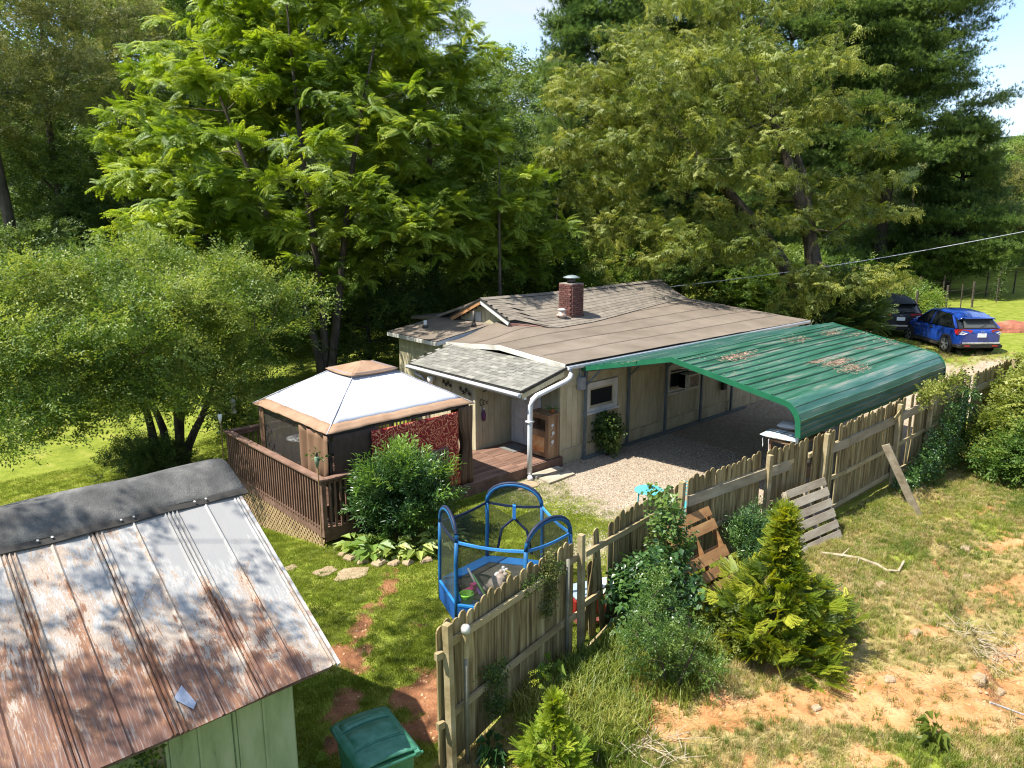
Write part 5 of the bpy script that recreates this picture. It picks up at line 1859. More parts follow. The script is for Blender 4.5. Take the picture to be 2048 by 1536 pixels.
nail = mesh_of('roof_nail', M().lathe((0, 0, 0), [(.012, 0), (.012, .006), (0, .008)], 8), mat('nail_head', [(.3, .28, .26)], metal=.5))
xx = SX1 - .35
while xx > -1.0:
    for dx in (0, .12):
        piece('roof_nail', nail, shed, (xx - dx, TY - .05, zs(TY - .05) + .05), (slope, 0, 0))
    xx -= pw_
# bare metal patch
single_p = obj('bare_patch', M().prism([(1.72, 6.12, zs(6.12) + .012), (1.83, 5.98, zs(5.98) + .012), (1.87, 6.02, zs(6.02) + .012), (1.82, 6.2, zs(6.2) + .012)], (0, 0, .003)), mat('bare_steel', [(.3, .33, .38), (.6, .62, .66)], scale=12, metal=.7, rough=.35), shed)
# walls
SGR = mat('pale_green_wall', [(.10, .125, .065), (.21, .26, .15), (.25, .30, .18), (.30, .33, .22)], scale=2.6, bump=.15, rough=.5, detail=11, lo=.30, hi=.64, stretch=(2.2, 2.2, .5))
SWY = 6.10
wx = 2.76
wls = obj('wall', M().bb(-3.2, wx - .03, SWY + .012, SWY + .05, 0, 2.12).bb(wx - .05, wx - .012, SWY + .05, 10.5, 0, 2.1).bb(-3.2, wx - .03, 10.45, 10.5, 0, 2.1), TAND, shed)
x = wx
k = 0
pan = mesh_of('wall_panel', M().bb(-.29, .29, -.008, .008, 0, 2.14).bb(-.012, .012, -.022, -.009, 0, 2.14).bb(-.286, -.262, -.024, -.009, 0, 2.14).bb(-.250, -.236, -.018, -.009, 0, 2.14), SGR)
while x > -3.0:
    if k != 2:
        piece('wall_panel', pan, wls, (x - .29, SWY, 0))
        x -= .585
    else:
        x -= .12       # dark ivy-grown gap between two panels
    k += 1
pan2 = mesh_of('side_panel', M().bb(-.008, .008, -.3, .3, 0, 2.1).bb(.009, .022, -.3, -.27, 0, 2.1), SGR)
for k in range(7):
    piece('side_panel', pan2, wls, (wx, SWY + .32 + .605 * k, 0))
obj('gable_end', M().prism([(wx - .02, SWY + .1, 2.1), (wx - .02, RDY, 3.3), (wx - .02, 10.5, 2.1)], (.015, 0, 0)), SGR, shed)
iv = []
for i in range(160):
    iv.append((1.45 + RNG.normal() * .045, SWY - .03 - random.random() * .05, random.uniform(.0, 2.0)))
o = scatter('ivy', 'ivy', G_DRK, iv, RNG.normal(0, 1.2, (160, 3)) + np.array([1.4, 0, 0]), RNG.uniform(.12, .25, 160))
tag(o, 'dark ivy growing up the gap in the green shed wall', 'ivy')

# ================================================================== WHEELIE BIN
BN = mat('bin_green', [(.020, .105, .052), (.032, .145, .080), (.055, .185, .115), (.10, .21, .15)], scale=6, detail=11, lo=.32, hi=.74, bump=.12, rough=.45, spec=.45)
bn = thing('wheeled_bin', 'green plastic wheeled rubbish bin between the shed and the fence', 'bin', (3.56, 5.98, 0), rotz=radians(-10))
def loc(name, m, mt, **k):
    return obj(name, m, mt, bn, local=True, **k)
# local frame: lid hinge towards -Y, front +Y
def taper(x0, x1, y0, y1, z0, z1, sh):
    return [(x0 + sh, y0 + sh, z0), (x1 - sh, y0 + sh, z0), (x1 - sh, y1 - sh, z0), (x0 + sh, y1 - sh, z0), (x0, y0, z1), (x1, y0, z1), (x1, y1, z1), (x0, y1, z1)]
loc('body', M().add(taper(-.30, .30, -.36, .36, .08, .98, .07), [(0, 3, 2, 1), (4, 5, 6, 7), (0, 1, 5, 4), (1, 2, 6, 5), (2, 3, 7, 6), (3, 0, 4, 7)]), BN, bevel=.03)
loc('rim', M().bb(-.325, .325, -.39, .39, .955, .99), BN, bevel=.012)
lidm = M().slab(lambda u, v: (-.33 + .66 * u, -.40 + .84 * v, 1.0 + .075 * (max(0, sin(pi * min(1, max(0, u)))) ** .5) * (.35 + .65 * max(0, sin(pi * (v * .75 + .12)))) - .03 * v), 14, 16, .02)
lid = loc('lid', lidm, BN, smooth=True, bevel=0)
def onlid(u, v, dz):
    return (-.33 + .66 * u, -.40 + .84 * v, dz + 1.0 + .075 * (sin(pi * u) ** .5) * (.35 + .65 * sin(pi * (v * .75 + .12))) - .03 * v)
def lidbar(u0, u1, v, w, h):
    return M().slab(lambda a, b: onlid(u0 + (u1 - u0) * a, v + w * b, h), 10, 1, h * 1.6)
BND = mat('bin_green_dark', [(.015, .09, .055), (.02, .11, .07)], rough=.5)
for nm, v in (('lid_groove', .30), ('lid_groove', .72)):
    o = obj(nm, lidbar(.10, .90, v, .014, .003), BND, lid, local=True)
o = obj('lid_rib', M().slab(lambda a, b: onlid(.12 + .76 * a, .74 + .18 * b, .010), 8, 3, .015), BN, lid, local=True, smooth=True)
o = obj('lid_rib', M().slab(lambda a, b: onlid(.13 + .74 * a, .34 + .35 * b, .007), 8, 3, .01), BN, lid, local=True, smooth=True)
# stamped text on the lid: a worn, unreadable line of small dark marks
mk = M()
for k in range(15):
    if k in (5, 11):
        continue
    u = .24 + k * .026
    mk.add([onlid(u, .81, .0125), onlid(u + .016, .81, .0125), onlid(u + .016 - .004 * (k % 2), .835, .0125), onlid(u + .003, .835, .0125)], [(0, 1, 2, 3)])
for k in range(5):
    u = .66 + k * .024
    mk.add([onlid(u, .86, .0125), onlid(u + .014, .86, .0125), onlid(u + .014, .878, .0125), onlid(u, .878, .0125)], [(0, 1, 2, 3)])
obj('lettering', mk, BND, lid, local=True)
loc('hinge_bar', M().tube([(-.34, -.43, .985), (.34, -.43, .985)], .016, 10), BN)
for s_x in (-.33, .33):
    loc('hinge_lug', M().box((s_x * .85, -.41, .99), (.05, .07, .05)), BN)
    loc('wheel', M().lathe((s_x * .93, -.33, .11), [(.11, -.03), (.115, 0), (.11, .03)], 18, Euler((0, pi / 2, 0)).to_matrix()), TAR, smooth=False)

# ================================================================== PICKET FENCE
FW = mat('weathered_fence_wood', [(.060, .038, .016), (.165, .120, .052), (.27, .21, .10), (.36, .30, .165)], scale=6.5, stretch=(2.2, 2.2, .16), bump=.6, rough=.9, rnd=.30, lo=.33, hi=.68, detail=10, bdist=.006)
FR = mat('fence_rail_wood', [(.20, .150, .07), (.31, .245, .13), (.40, .33, .20)], scale=4, stretch=(.3, 1, 1), bump=.4, rough=.9, rnd=.12, detail=9)
FG = mat('grey_fence_wood', [(.17, .135, .085), (.28, .23, .155), (.37, .32, .23)], scale=5, stretch=(.25, 1, 1), bump=.4, rough=.9, rnd=.12, detail=9)

def picket_mesh(h, w=.136):
    t = .018
    pts = [(-w / 2, 0, 0), (w / 2, 0, 0), (w / 2, 0, h - .055), (w / 2 - .014, 0, h - .026), (w / 2 - .038, 0, h - .006), (0, 0, h), (-w / 2 + .038, 0, h - .006), (-w / 2 + .014, 0, h - .026), (-w / 2, 0, h - .055)]
    return mesh_of('picket', M().prism(pts, (0, t, 0)), FW)
PK = [picket_mesh(1.80), picket_mesh(1.83, .133), picket_mesh(1.77, .138)]
PKS = [picket_mesh(1.5), picket_mesh(1.55)]

def fence(name, label, path, z_of, rails, skip=(), lean=(), posts=None, backtilt=0.0, post_top=.0, tall=(), post_h=1.75, rail_mat=FR, last_gap=0):
    """Pickets on the far face of rails along a plan path; posts on the near side. z_of(s) gives the ground height."""
    pts = [Vector((p[0], p[1], 0)) for p in path]
    segs = [(pts[i], pts[i + 1], (pts[i + 1] - pts[i]).length) for i in range(len(pts) - 1)]
    total = sum(s[2] for s in segs)
    def at(s):
        for a, b, L in segs:
            if s <= L + 1e-6:
                d = (b - a) / L
                return a + d * s, d
            s -= L
        return b, (b - a) / L
    root = thing(name, label, 'fence', (pts[0].x, pts[0].y, z_of(0)))
    st = .142
    n = int(total / st)
    for i in range(n):
        s = st * (i + .5)
        if i in skip:
            continue
        p, d = at(s)
        nrm = Vector((-d.y, d.x, 0))
        me = PK[i % 3] if random.random() > .06 else PK[2]
        rz = math.atan2(d.y, d.x)
        tilt = random.gauss(0, .006)
        if i in lean:
            tilt = .16 * (1 if i % 2 else -1)
        z = z_of(s) + random.gauss(0, .010) - .02
        piece('picket', me, root, (p.x + nrm.x * .001, p.y + nrm.y * .001, z), (backtilt, tilt, rz + random.gauss(0, .008)))
    for j, (h, s0, s1, w, t, mt) in enumerate(rails):
        s = s0
        while s < s1 - .05:
            e = min(s + 2.4, s1)
            a, d = at(s)
            b, _ = at(e - .004)
            nrm = Vector((d.y, -d.x, 0))
            off = t / 2 + .002
            obj('rail', M().beam(a + nrm * off + Vector((0, 0, z_of(s) + h + random.gauss(0, .012))), b + nrm * off + Vector((0, 0, z_of(e) + h + random.gauss(0, .012))), t, w), mt, root)
            s = e
    for s, top, wd in (posts or []):
        p, d = at(min(s, total - .01))
        nrm = Vector((d.y, -d.x, 0))
        c = p + nrm * (.04 + wd / 2)
        obj('post', M().box((c.x, c.y, z_of(s) + top / 2 - .1), (wd, wd, top + .2), (random.gauss(0, .012), random.gauss(0, .01), math.atan2(d.y, d.x))), FR, root, bevel=.004)
    return root, at, total

zA = lambda s: .13 - .03 * s
fa, atA, LA = fence('picket_fence', 'near stretch of weathered picket fence from the bin corner to the gap', [(4.38, 5.98), (5.9, 6.40), (7.42, 6.68)], zA,
                    [(1.50, .22, 3.1, .085, .035, FR), (.62, .22, 3.1, .085, .035, FR)], posts=[(.10, 1.82, .085), (3.05, 1.86, .085)])
# short pale rail ends at the corner
obj('rail_end', M().box((4.385, 5.955, 1.60), (.09, .05, .085)), FR, fa)
obj('rail_end', M().box((4.385, 5.955, .74), (.09, .05, .085)), FR, fa)
fb, atB, LB = fence('picket_fence', 'middle stretch of picket fence with missing pickets at its left end', [(7.5, 6.71), (9.0, 6.92), (10.35, 6.98)], lambda s: -.0 + .02 * s,
                    [(1.50, .05, 2.85, .09, .04, FR), (.72, .0, 2.85, .09, .04, FR)], skip=(0, 1, 3), lean=(4,), posts=[(2.62, 1.86, .09)])
# extra leaning and low pickets in the gap
for k, (x, y, z, t, b) in enumerate(((7.62, 6.80, -.15, .16, .05), (7.95, 6.86, -.25, -.12, .03), (8.02, 6.84, -.45, .22, .1))):
    piece('picket', PKS[k % 2], fb, (x, y, z), (b, t, .12))
obj('fallen_rail', M().beam((7.55, 6.60, .05), (8.35, 6.63, .30), .035, .085), FR, fb)
zC = lambda s: .10 + .045 * s
fc, atC, LC = fence('picket_fence', 'long stretch of picket fence below the carport with a wide grey top board', [(10.42, 6.96), (12.4, 6.72), (13.75, 6.42), (18.0, 6.22), (21.2, 6.12)], zC,
                    [(1.36, .0, 11.0, .19, .04, FG), (.72, .0, 11.0, .085, .035, FR), (.06, 3.6, 8.2, .085, .035, FR)],
                    skip=(14, 23, 30, 52, 53), lean=(55,), posts=[(2.1, 1.72, .09), (3.72, 1.80, .09), (6.9, 1.72, .09), (8.6, 1.6, .09), (10.85, 1.65, .1)])
obj('second_rail', M().beam((10.5, 6.99, 1.53), (13.6, 6.49, 1.66), .03, .085).beam((13.7, 6.46, 1.66), (18.0, 6.25, 1.86), .03, .085), FR, fc)
zD = lambda s: .46 + .055 * s
fd, atD, LD = fence('picket_fence', 'far stretch of grey picket fence behind the green shrubs', [(21.45, 5.98), (26.5, 5.5), (31, 5.0)], zD,
                    [(1.36, 0, 9.4, .16, .04, FG), (.7, 0, 9.4, .085, .035, FG)], posts=[(2.2, 1.75, .09), (5.0, 1.75, .09), (7.5, 1.75, .09)])
# board lying askew behind the top board
obj('loose_picket', M().box((17.0, 6.10, 1.96), (.36, .02, .11), (0, -.5, -.05)), FW, fc)
# brace board propping the fence
single('brace_board', M().beam((16.35, 6.05, 1.42), (16.72, 5.35, hz(16.72, 5.35) - .02), .16, .035, up=(1, .2, 0)), FG, 'grey board propped against the long fence as a brace', 'board')
def pvc(x, y, top, label, cap):
    t = thing('metal_pipe', label, 'pipe', (x, y, 0))
    PV = mat('dull_pipe', [(.13, .125, .09), (.21, .20, .16)], scale=6, rough=.6)
    obj('pipe', M().tube([(x, y, -.05), (x, y + .01, top)], .028, 10), PV, t, True)
    if cap:
        obj('cap', M().lathe((x, y, top), [(.03, -.02), (.052, .0), (.055, .045), (.04, .075), (.0, .085)], 14), mat('pale_cap', [(.20, .19, .16)]), t, True)
        obj('sleeve', M().tube([(x, y, top - .32), (x, y, top - .01)], .036, 10), FR, t)
pvc(4.78, 5.98, 1.72, 'upright round-capped pipe standing at the near end of the fence', True)
pvc(7.02, 6.52, 1.66, 'upright pipe without a cap by the fence gap', False)

# ================================================================== PALLETS
PLW = mat('grey_pallet_wood', [(.22, .17, .115), (.34, .28, .20), (.44, .38, .29)], scale=5, stretch=(.25, 1, 1), bump=.35, rnd=.12, rough=.9)
PLO = mat('orange_pallet_wood', [(.15, .07, .025), (.27, .14, .055), (.38, .22, .09)], scale=5, stretch=(.25, 1, 1), bump=.35, rnd=.15, rough=.85)
def pallet(base, rz, tilt, mt, label, broken=(), W=1.2, L=1.05, roll=0):
    t = thing('wooden_pallet', label, 'pallet', base)
    t.rotation_euler = Euler((tilt, roll, rz), 'XYZ')
    # local: X along the boards, Z up the slope
    for x in (-W / 2 + .04, 0, W / 2 - .04):
        obj('stringer', M().bb(x - .02, x + .02, 0, .09, 0, L), mt, t, local=True)
    n = 6
    for i in range(n):
        if i in broken:
            continue
        z = (L - .12) * i / (n - 1)
        obj('board', M().bb(-W / 2, W / 2, -.018, -.001, z, z + (L - .12) / (n - 1) * (.74 - .06 * (i % 2))), mt, t, local=True)
    for i in range(3):
        z = (L - .12) * i / 2
        obj('back_board', M().bb(-W / 2, W / 2, .091, .107, z, z + .1), mt, t, local=True)
    return t
pallet((13.05, 5.72, hz(13.05, 5.72) - .02), -.10, radians(-24), PLW, 'grey wooden pallet leaning on the fence right of the bright cypress', (), W=1.25, L=1.15)
pallet((10.15, 6.05, hz(10.15, 6.05) - .02), -.02, radians(-33), PLO, 'orange-brown broken pallet leaning on the fence between the shrubs', (3,), W=1.2, L=1.3)

# fallen branch and sticks in the field
def stick(name, pts, r, label, mt=None, twigs=()):
    P_ = [(x, y, hz(x, y) + dz) for x, y, dz in pts]
    n = len(P_)
    m = M().tube(P_, [r * (1 - .5 * i / n) for i in range(n)], 7)
    for t in twigs:
        m.tube([(x, y, hz(x, y) + dz) for x, y, dz in t], [r * .5, r * .15], 5)
    return single(name, m, mt or mat('pale_stick', [(.28, .22, .14), (.42, .35, .25)], scale=9, bump=.3), label, 'branch')
stick('fallen_branch', [(12.55, 5.55, .03), (12.75, 5.25, .07), (12.85, 4.98, .05), (12.95, 4.7, .05), (12.85, 4.5, .05), (12.95, 4.35, .05), (13.25, 4.38, .12)], .032, 'pale crooked fallen branch on the field grass below the grey pallet',
      twigs=([(12.75, 5.25, .07), (12.95, 5.2, .14)], [(12.85, 4.98, .05), (12.6, 4.9, .07)]))
stick('stick', [(9.9, 2.1, .02), (10.3, 1.75, .04), (10.7, 1.6, .02)], .014, 'thin dark stick on the bright clay at the field corner', mat('dark_stick', [(.08, .05, .03)]))
def pile(x, y, n, r, label, L=.4):
    m = M()
    for i in range(n):
        a = random.uniform(0, 2 * pi)
        px, py = x + RNG.normal() * r, y + RNG.normal() * r
        z = hz(px, py) + random.uniform(.01, .08)
        d = Vector((cos(a), sin(a), random.uniform(-.1, .25))) * random.uniform(.3, 1) * L
        m.tube([(px, py, z), tuple(Vector((px, py, z)) + d)], [.006, .003], 4, False)
    o = single('brush_pile', m, mat('pale_stick', []), label, 'brush')
    o['kind'] = 'stuff'
pile(11.9, 2.6, 130, .28, 'dry brush pile beside the clay cut')
pile(6.3, 4.6, 60, .3, 'dry stalks fallen in the grass near the young cypress', .6)
for k, (x, y, r, lab) in enumerate(((11.15, 3.4, .10, 'pale rock half buried above the clay bank'), (12.2, 4.35, .10, 'small pale rock in the middle of the field'), (15.6, 4.1, .12, 'pale rock in the upper part of the field'),
                                    (10.35, 2.35, .11, 'larger pale lump of rock on the clay ridge'), (10.75, 2.2, .09, 'pale lump of rock beside the larger one on the clay ridge'), (14.4, 3.7, .10, 'pale rock at the upper clay patch'),
                                    (9.55, 3.15, .09, 'small rock on the clay strip'), (8.35, 3.55, .07, 'smallest rock on the near clay strip'))):
    rock(x, y, r, lab, .45, nm='rock', cat='rock')

# ================================================================== TRAMPOLINE / PLAY PEN
BLU = mat('blue_foam', [(.010, .075, .19), (.016, .12, .29)], scale=4, bump=.08, rough=.5)
BLL = mat('light_blue_strap', [(.03, .20, .55), (.08, .32, .70)], scale=4, bump=.05, rough=.5)
NAV = mat('navy_strap', [(.008, .014, .035), (.015, .025, .06)], rough=.6)
tz = -.02
tr = thing('trampoline', 'small hexagonal blue trampoline with net enclosure on the lawn', 'trampoline', (7.55, 8.52, 0))
tops = [(6.93, 9.29), (6.64, 8.50), (7.20, 7.55), (8.17, 7.56), (8.60, 8.63), (8.05, 9.43)]
zt = 1.36
ctr = np.mean(np.array(tops), 0)
def footp(i, k=1.02):
    return (ctr[0] + (tops[i][0] - ctr[0]) * k, ctr[1] + (tops[i][1] - ctr[1]) * k)
for i, (tx, ty) in enumerate(tops):
    fx, fy = footp(i)
    obj('pole', M().tube([(fx, fy, .0), (fx, fy, .5), (tx + (ctr[0] - tx) * -.02, ty, 1.0), (tx, ty, zt)], .035, 10), BLU, tr, True)
arches = [(0, 1), (2, 3), (4, 5)]
for i, j in arches:
    a, b = Vector((*tops[i], zt)), Vector((*tops[j], zt))
    pts = []
    for k in range(13):
        g = pi * k / 12
        p = a.lerp(b, .5 - .5 * cos(g))
        p.z += .36 * sin(g) ** .9
        pts.append(p)
    obj('arch_pole', M().tube(pts, .034, 10), BLU, tr, True)
    obj('arch_sleeve', M().tube([p + Vector((0, 0, .028)) for p in pts[1:-1]], .030, 6, False), NAV, tr, True)
    m = M().add(pts, [tuple(range(len(pts)))])
    obj('arch_net', m, netmat('dark_green_net', (.01, .02, .012), .55), tr)
NET = netmat('fine_dark_net', (.022, .03, .014), .58)
for i in range(6):
    j = (i + 1) % 6
    a, b = Vector((*tops[i], zt)), Vector((*tops[j], zt))
    sag = .035
    pts = [a.lerp(b, k / 6) - Vector((0, 0, sag * sin(pi * k / 6))) for k in range(7)]
    m = M()
    for p, q in zip(pts[:-1], pts[1:]):
        m.beam(p, q, .022, .042)
    lite = i in (1, 2)
    obj('top_strap', m, BLL if lite or i == 3 else NAV, tr)
    fa_, fb_ = Vector((*footp(i), .34)), Vector((*footp(j), .34))
    if i != 4:
        def nf(u, v, a=a, b=b, fa_=fa_, fb_=fb_):
            p = fa_.lerp(fb_, u).lerp(a.lerp(b, u), v)
            c = Vector((*ctr, p.z))
            return tuple(p + (c - p).normalized() * .07 * sin(pi * u) * sin(pi * v))
        obj('net', M().grid(nf, 8, 8), NET if i not in (0,) else netmat('dense_net', (.03, .04, .02), .74), tr)
    else:
        mid = a.lerp(b, .5)
        lo = fa_.lerp(fb_, .5)
        # the zipped entrance: two flaps drawn aside from a blue clasp
        obj('clasp', M().box((mid.x, mid.y, mid.z - .13), (.10, .05, .24), (0, 0, .9)), BLL, tr)
        for e, e2 in ((a, fa_), (b, fb_)):
            k = mid - Vector((0, 0, .25))
            q = lo.lerp(e2, .62) + Vector((0, 0, .12))
            w = lo.lerp(e2, .45) + Vector((0, 0, .55))
            obj('flap_edge', M().tube([k, w, q], .024, 6), NAV, tr)
            obj('net', M().add([tuple(e), tuple(k), tuple(w), tuple(q), tuple(e2)], [(0, 1, 2, 3, 4)]), NET, tr)
    # padded rim between the poles
    p0, p1 = Vector((*footp(i, 1.05), .30)), Vector((*footp(j, 1.05), .30))
    q0, q1 = Vector((*footp(i, .80), .315)), Vector((*footp(j, .80), .315))
    obj('rim_pad', M().add([p0, p1, q1, q0, p0 + Vector((0, 0, .05)), p1 + Vector((0, 0, .05)), q1 + Vector((0, 0, .03)), q0 + Vector((0, 0, .03))],
        [(0, 3, 2, 1), (4, 5, 6, 7), (0, 1, 5, 4), (1, 2, 6, 5), (2, 3, 7, 6), (3, 0, 4, 7)]), mat('blue_pad', [(.015, .14, .42), (.025, .20, .55)], scale=4, bump=.15, rough=.4), tr, bevel=.01)
    obj('leg', M().tube([(*footp(i, 1.0), 0.02), (*footp(i, 1.0), .3)], .022, 8), NAV, tr)
    obj('skirt', M().add([p0, p1, (p1.x, p1.y, .02), (p0.x, p0.y, .02)], [(0, 1, 2, 3)]), mat('blue_skirt', [(.008, .06, .22), (.012, .09, .3)], rough=.6), tr)
obj('jump_mat', M().prism([(*footp(i, .81), .315) for i in range(6)], (0, 0, .008)), mat('jump_mat', [(.035, .035, .033), (.09, .085, .075)], scale=5, rough=.8), tr)

# toys on the jumping mat
def toy(name, label, cat, shape, mt, smooth=True):
    return single(name, shape, mt, label, cat, smooth=smooth)
def T(c):
    return mat('toy_' + c, {'lime': [(.20, .55, .04), (.28, .65, .08)], 'pink': [(.55, .05, .22), (.65, .1, .3)], 'purple': [(.16, .07, .30), (.22, .1, .4)], 'beige': [(.42, .34, .28), (.55, .46, .4)],
                             'black': [(.015, .015, .02), (.03, .03, .03)], 'grey': [(.25, .26, .28), (.4, .42, .45)], 'green': [(.12, .4, .12), (.2, .5, .2)], 'yellow': [(.5, .42, .12), (.6, .5, .2)], 'red': [(.4, .03, .02), (.5, .05, .03)],
                             'white': [(.6, .6, .6), (.7, .7, .7)], 'blue': [(.05, .2, .5), (.08, .28, .6)]}[c], rough=.4, bump=.05)
z0 = .328
toy('toy_bucket', 'lime green toy bucket in the left corner of the trampoline', 'toy', M().lathe((6.78, 8.44, z0), [(.05, 0), (.09, .02), (.11, .14), (.12, .16), (.09, .15), (.08, .05)], 16), T('lime'))
toy('toy_truck', 'pink toy truck behind the lime bucket in the trampoline', 'toy', M().bb(6.86, 7.1, 8.54, 8.64, z0 + .03, z0 + .11).bb(7.0, 7.09, 8.55, 8.63, z0 + .11, z0 + .17).lathe((6.91, 8.53, z0 + .03), [(.03, -.01), (.03, .01)], 10, Euler((pi / 2, 0, 0)).to_matrix()).lathe((7.05, 8.53, z0 + .03), [(.03, -.01), (.03, .01)], 10, Euler((pi / 2, 0, 0)).to_matrix()), T('pink'), False)
toy('toy_ball', 'dark ball by the left net of the trampoline', 'ball', M().lathe((6.92, 8.74, z0), [(.001, 0), (.05, .02), (.078, .08), (.05, .14), (.001, .16)], 14), T('black'))
toy('toy_bat', 'purple toy bat lying across the trampoline mat', 'toy', M().tube([(7.1, 8.66, z0 + .02), (7.05, 8.5, z0 + .1), (6.98, 8.3, z0 + .06)], [.014, .02, .035], 8), T('purple'))
toy('toy_wand', 'pale green toy wand leaning in the trampoline', 'toy', M().tube([(7.2, 8.8, z0 + .2), (7.08, 8.35, z0 + .03)], [.012, .022], 8), T('green'))
toy('toy_wand', 'white and pink toy wand leaning beside the green one', 'toy', M().tube([(7.22, 8.95, z0 + .24), (7.16, 8.62, z0 + .03)], [.018, .018], 8), T('white'))
def plush(x, y, s, c, label):
    m = M()
    for dx, dy, dz, r in ((0, 0, .07, .10), (.10, .03, .10, .07), (-.08, .05, .04, .05), (.0, -.09, .04, .05), (.14, .07, .15, .03), (.13, -.01, .15, .03)):
        m.lathe((x + dx * s, y + dy * s, z0 + dz * s - r * s * .7), [(.001, 0), (r * s * .7, r * s * .2), (r * s, r * s * .7), (r * s * .7, r * s * 1.25), (.001, r * s * 1.4)], 12)
    return toy('plush_toy', label, 'soft toy', m, T(c))
plush(7.36, 8.42, 1.5, 'beige', 'large beige soft toy lying on the trampoline mat')
plush(7.62, 8.62, 1.1, 'white', 'white soft toy near the far pad of the trampoline')
plush(7.22, 8.16, 1.2, 'beige', 'beige soft toy nearest the fence in the trampoline')
toy('connect_toy', 'small cream upright grid game standing on the trampoline mat', 'toy', (lambda m: [m.bb(7.62, 7.64, 8.36, 8.48, z0 + .04 * k, z0 + .04 * k + .012) for k in range(7)] and [m.bb(7.62, 7.64, 8.36 + .04 * k - .005, 8.36 + .04 * k + .005, z0, z0 + .25) for k in range(4)] and m)(M()), T('yellow'), False)
toy('toy_pan', 'grey round toy pan on the trampoline mat', 'toy', M().lathe((7.78, 8.38, z0), [(.02, 0), (.09, .005), (.10, .06), (.09, .055), (.0, .02)], 14), T('grey'))
toy('toy_log', 'dark long toy across the near trampoline mat', 'toy', M().tube([(6.8, 8.2, z0 + .03), (7.1, 8.12, z0 + .05)], .035, 8), T('black'))

# sledge-like box behind the fence gap
rb = thing('plastic_box', 'red box with pale blue lid standing behind the fence gap', 'box', (8.55, 7.42, 0))
obj('body', M().box((8.55, 7.42, .16), (.85, .5, .3), (0, 0, -.35)), mat('red_box', [(.35, .03, .02), (.5, .06, .04)], rough=.5), rb, bevel=.02)
obj('lid', M().box((8.55, 7.42, .335), (.80, .46, .04), (0, 0, -.35)), mat('pale_blue_lid', [(.50, .62, .68), (.62, .72, .76)], rough=.4), rb, bevel=.012)
single('scrap_board', M().box((8.15, 7.0, .1), (.7, .12, .04), (0, .2, -.3)), mat('red_board', [(.12, .03, .02), (.2, .06, .04)]), 'dark red scrap board low behind the broken pickets', 'board')

# turquoise bistro table and chair
TUR = mat('turquoise_paint', [(.07, .34, .42), (.11, .42, .50)], scale=5, rough=.4, bump=.05)
bt = thing('bistro_table', 'round turquoise metal bistro table on the gravel behind the fence', 'table', (11.98, 8.92, 0))
obj('table_top', M().lathe((11.98, 8.92, .70), [(.0, 0), (.29, 0), (.30, .012), (.29, .025), (0, .026)], 28), TUR, bt)
for k in range(4):
    a = k * pi / 2 + .6
    obj('leg', M().tube([(11.98 + .25 * cos(a), 8.92 + .25 * sin(a), 0), (11.98 + .2 * cos(a), 8.92 + .2 * sin(a), .7)], .016, 8), TUR, bt)
pl = thing('small_plant', 'small green plant in a tiny pot on the turquoise table', 'potted plant', (12.06, 8.98, .727))
obj('pot', M().lathe((12.06, 8.98, .727), [(.035, 0), (.05, .07), (.05, .07), (.04, .06)], 12), mat('teal_pot', [(.05, .25, .28)]), pl)
m = M()
for k in range(22):
    a = k * 2.4
    m.add(*leafpoly((12.06, 8.98, .79), (cos(a), sin(a), random.uniform(.2, 1.2)), (0, 0, 1), random.uniform(.07, .12), .04, droop=.4))
obj('leaf', m, G_MID, pl, kind='stuff')
bc = thing('bistro_chair', 'teal metal chair beside the turquoise table behind the fence', 'chair', (12.38, 8.35, 0))
TEA = mat('teal_paint', [(.05, .28, .30), (.08, .34, .36)], rough=.4)
obj('seat', M().lathe((12.38, 8.35, .45), [(.0, 0), (.2, 0), (.21, .015), (0, .03)], 20), TEA, bc)
for sx in (-.15, .15):
    for sy in (-.15, .15):
        obj('leg', M().tube([(12.38 + sx, 8.35 + sy, 0), (12.38 + sx * .9, 8.35 + sy * .9, .45)], .012, 6), TEA, bc)
m = M().tube([(12.56, 8.2, .46), (12.62, 8.2, .85), (12.62, 8.35, .92), (12.62, 8.5, .85), (12.56, 8.5, .46)], .013, 8)
for k in range(4):
    m.bb(12.6, 12.61, 8.22, 8.48, .58 + .07 * k, .61 + .07 * k)
obj('backrest', m, TEA, bc)

# feeder hanging beyond the deck corner
fe = thing('bird_feeder', 'small white bird feeder hanging on a pole beyond the deck corner', 'bird feeder', (7.6, 19.6, 0))
obj('pole', M().tube([(7.6, 19.6, 0), (7.6, 19.6, 1.45), (7.68, 19.55, 1.6), (7.78, 19.5, 1.5)], .012, 6), IRON, fe)
obj('body', M().lathe((7.78, 19.5, 1.0), [(.06, 0), (.075, .05), (.05, .28), (.09, .3), (.02, .42)], 12), mat('torch_white', []), fe, True)
# bucket planter behind the shrub
pt = thing('planter', 'tan barrel planter half hidden behind the big deck shrub', 'planter', (9.1, 12.28, 0))
obj('barrel', M().lathe((9.1, 12.28, 0), [(.16, 0), (.19, .15), (.2, .3), (.18, .46), (.15, .46)], 18), LAT, pt, True)
obj('hoop', M().lathe((9.1, 12.28, .1), [(.19, 0), (.195, .03)], 18).lathe((9.1, 12.28, .36), [(.197, 0), (.194, .03)], 18), DKM, pt)

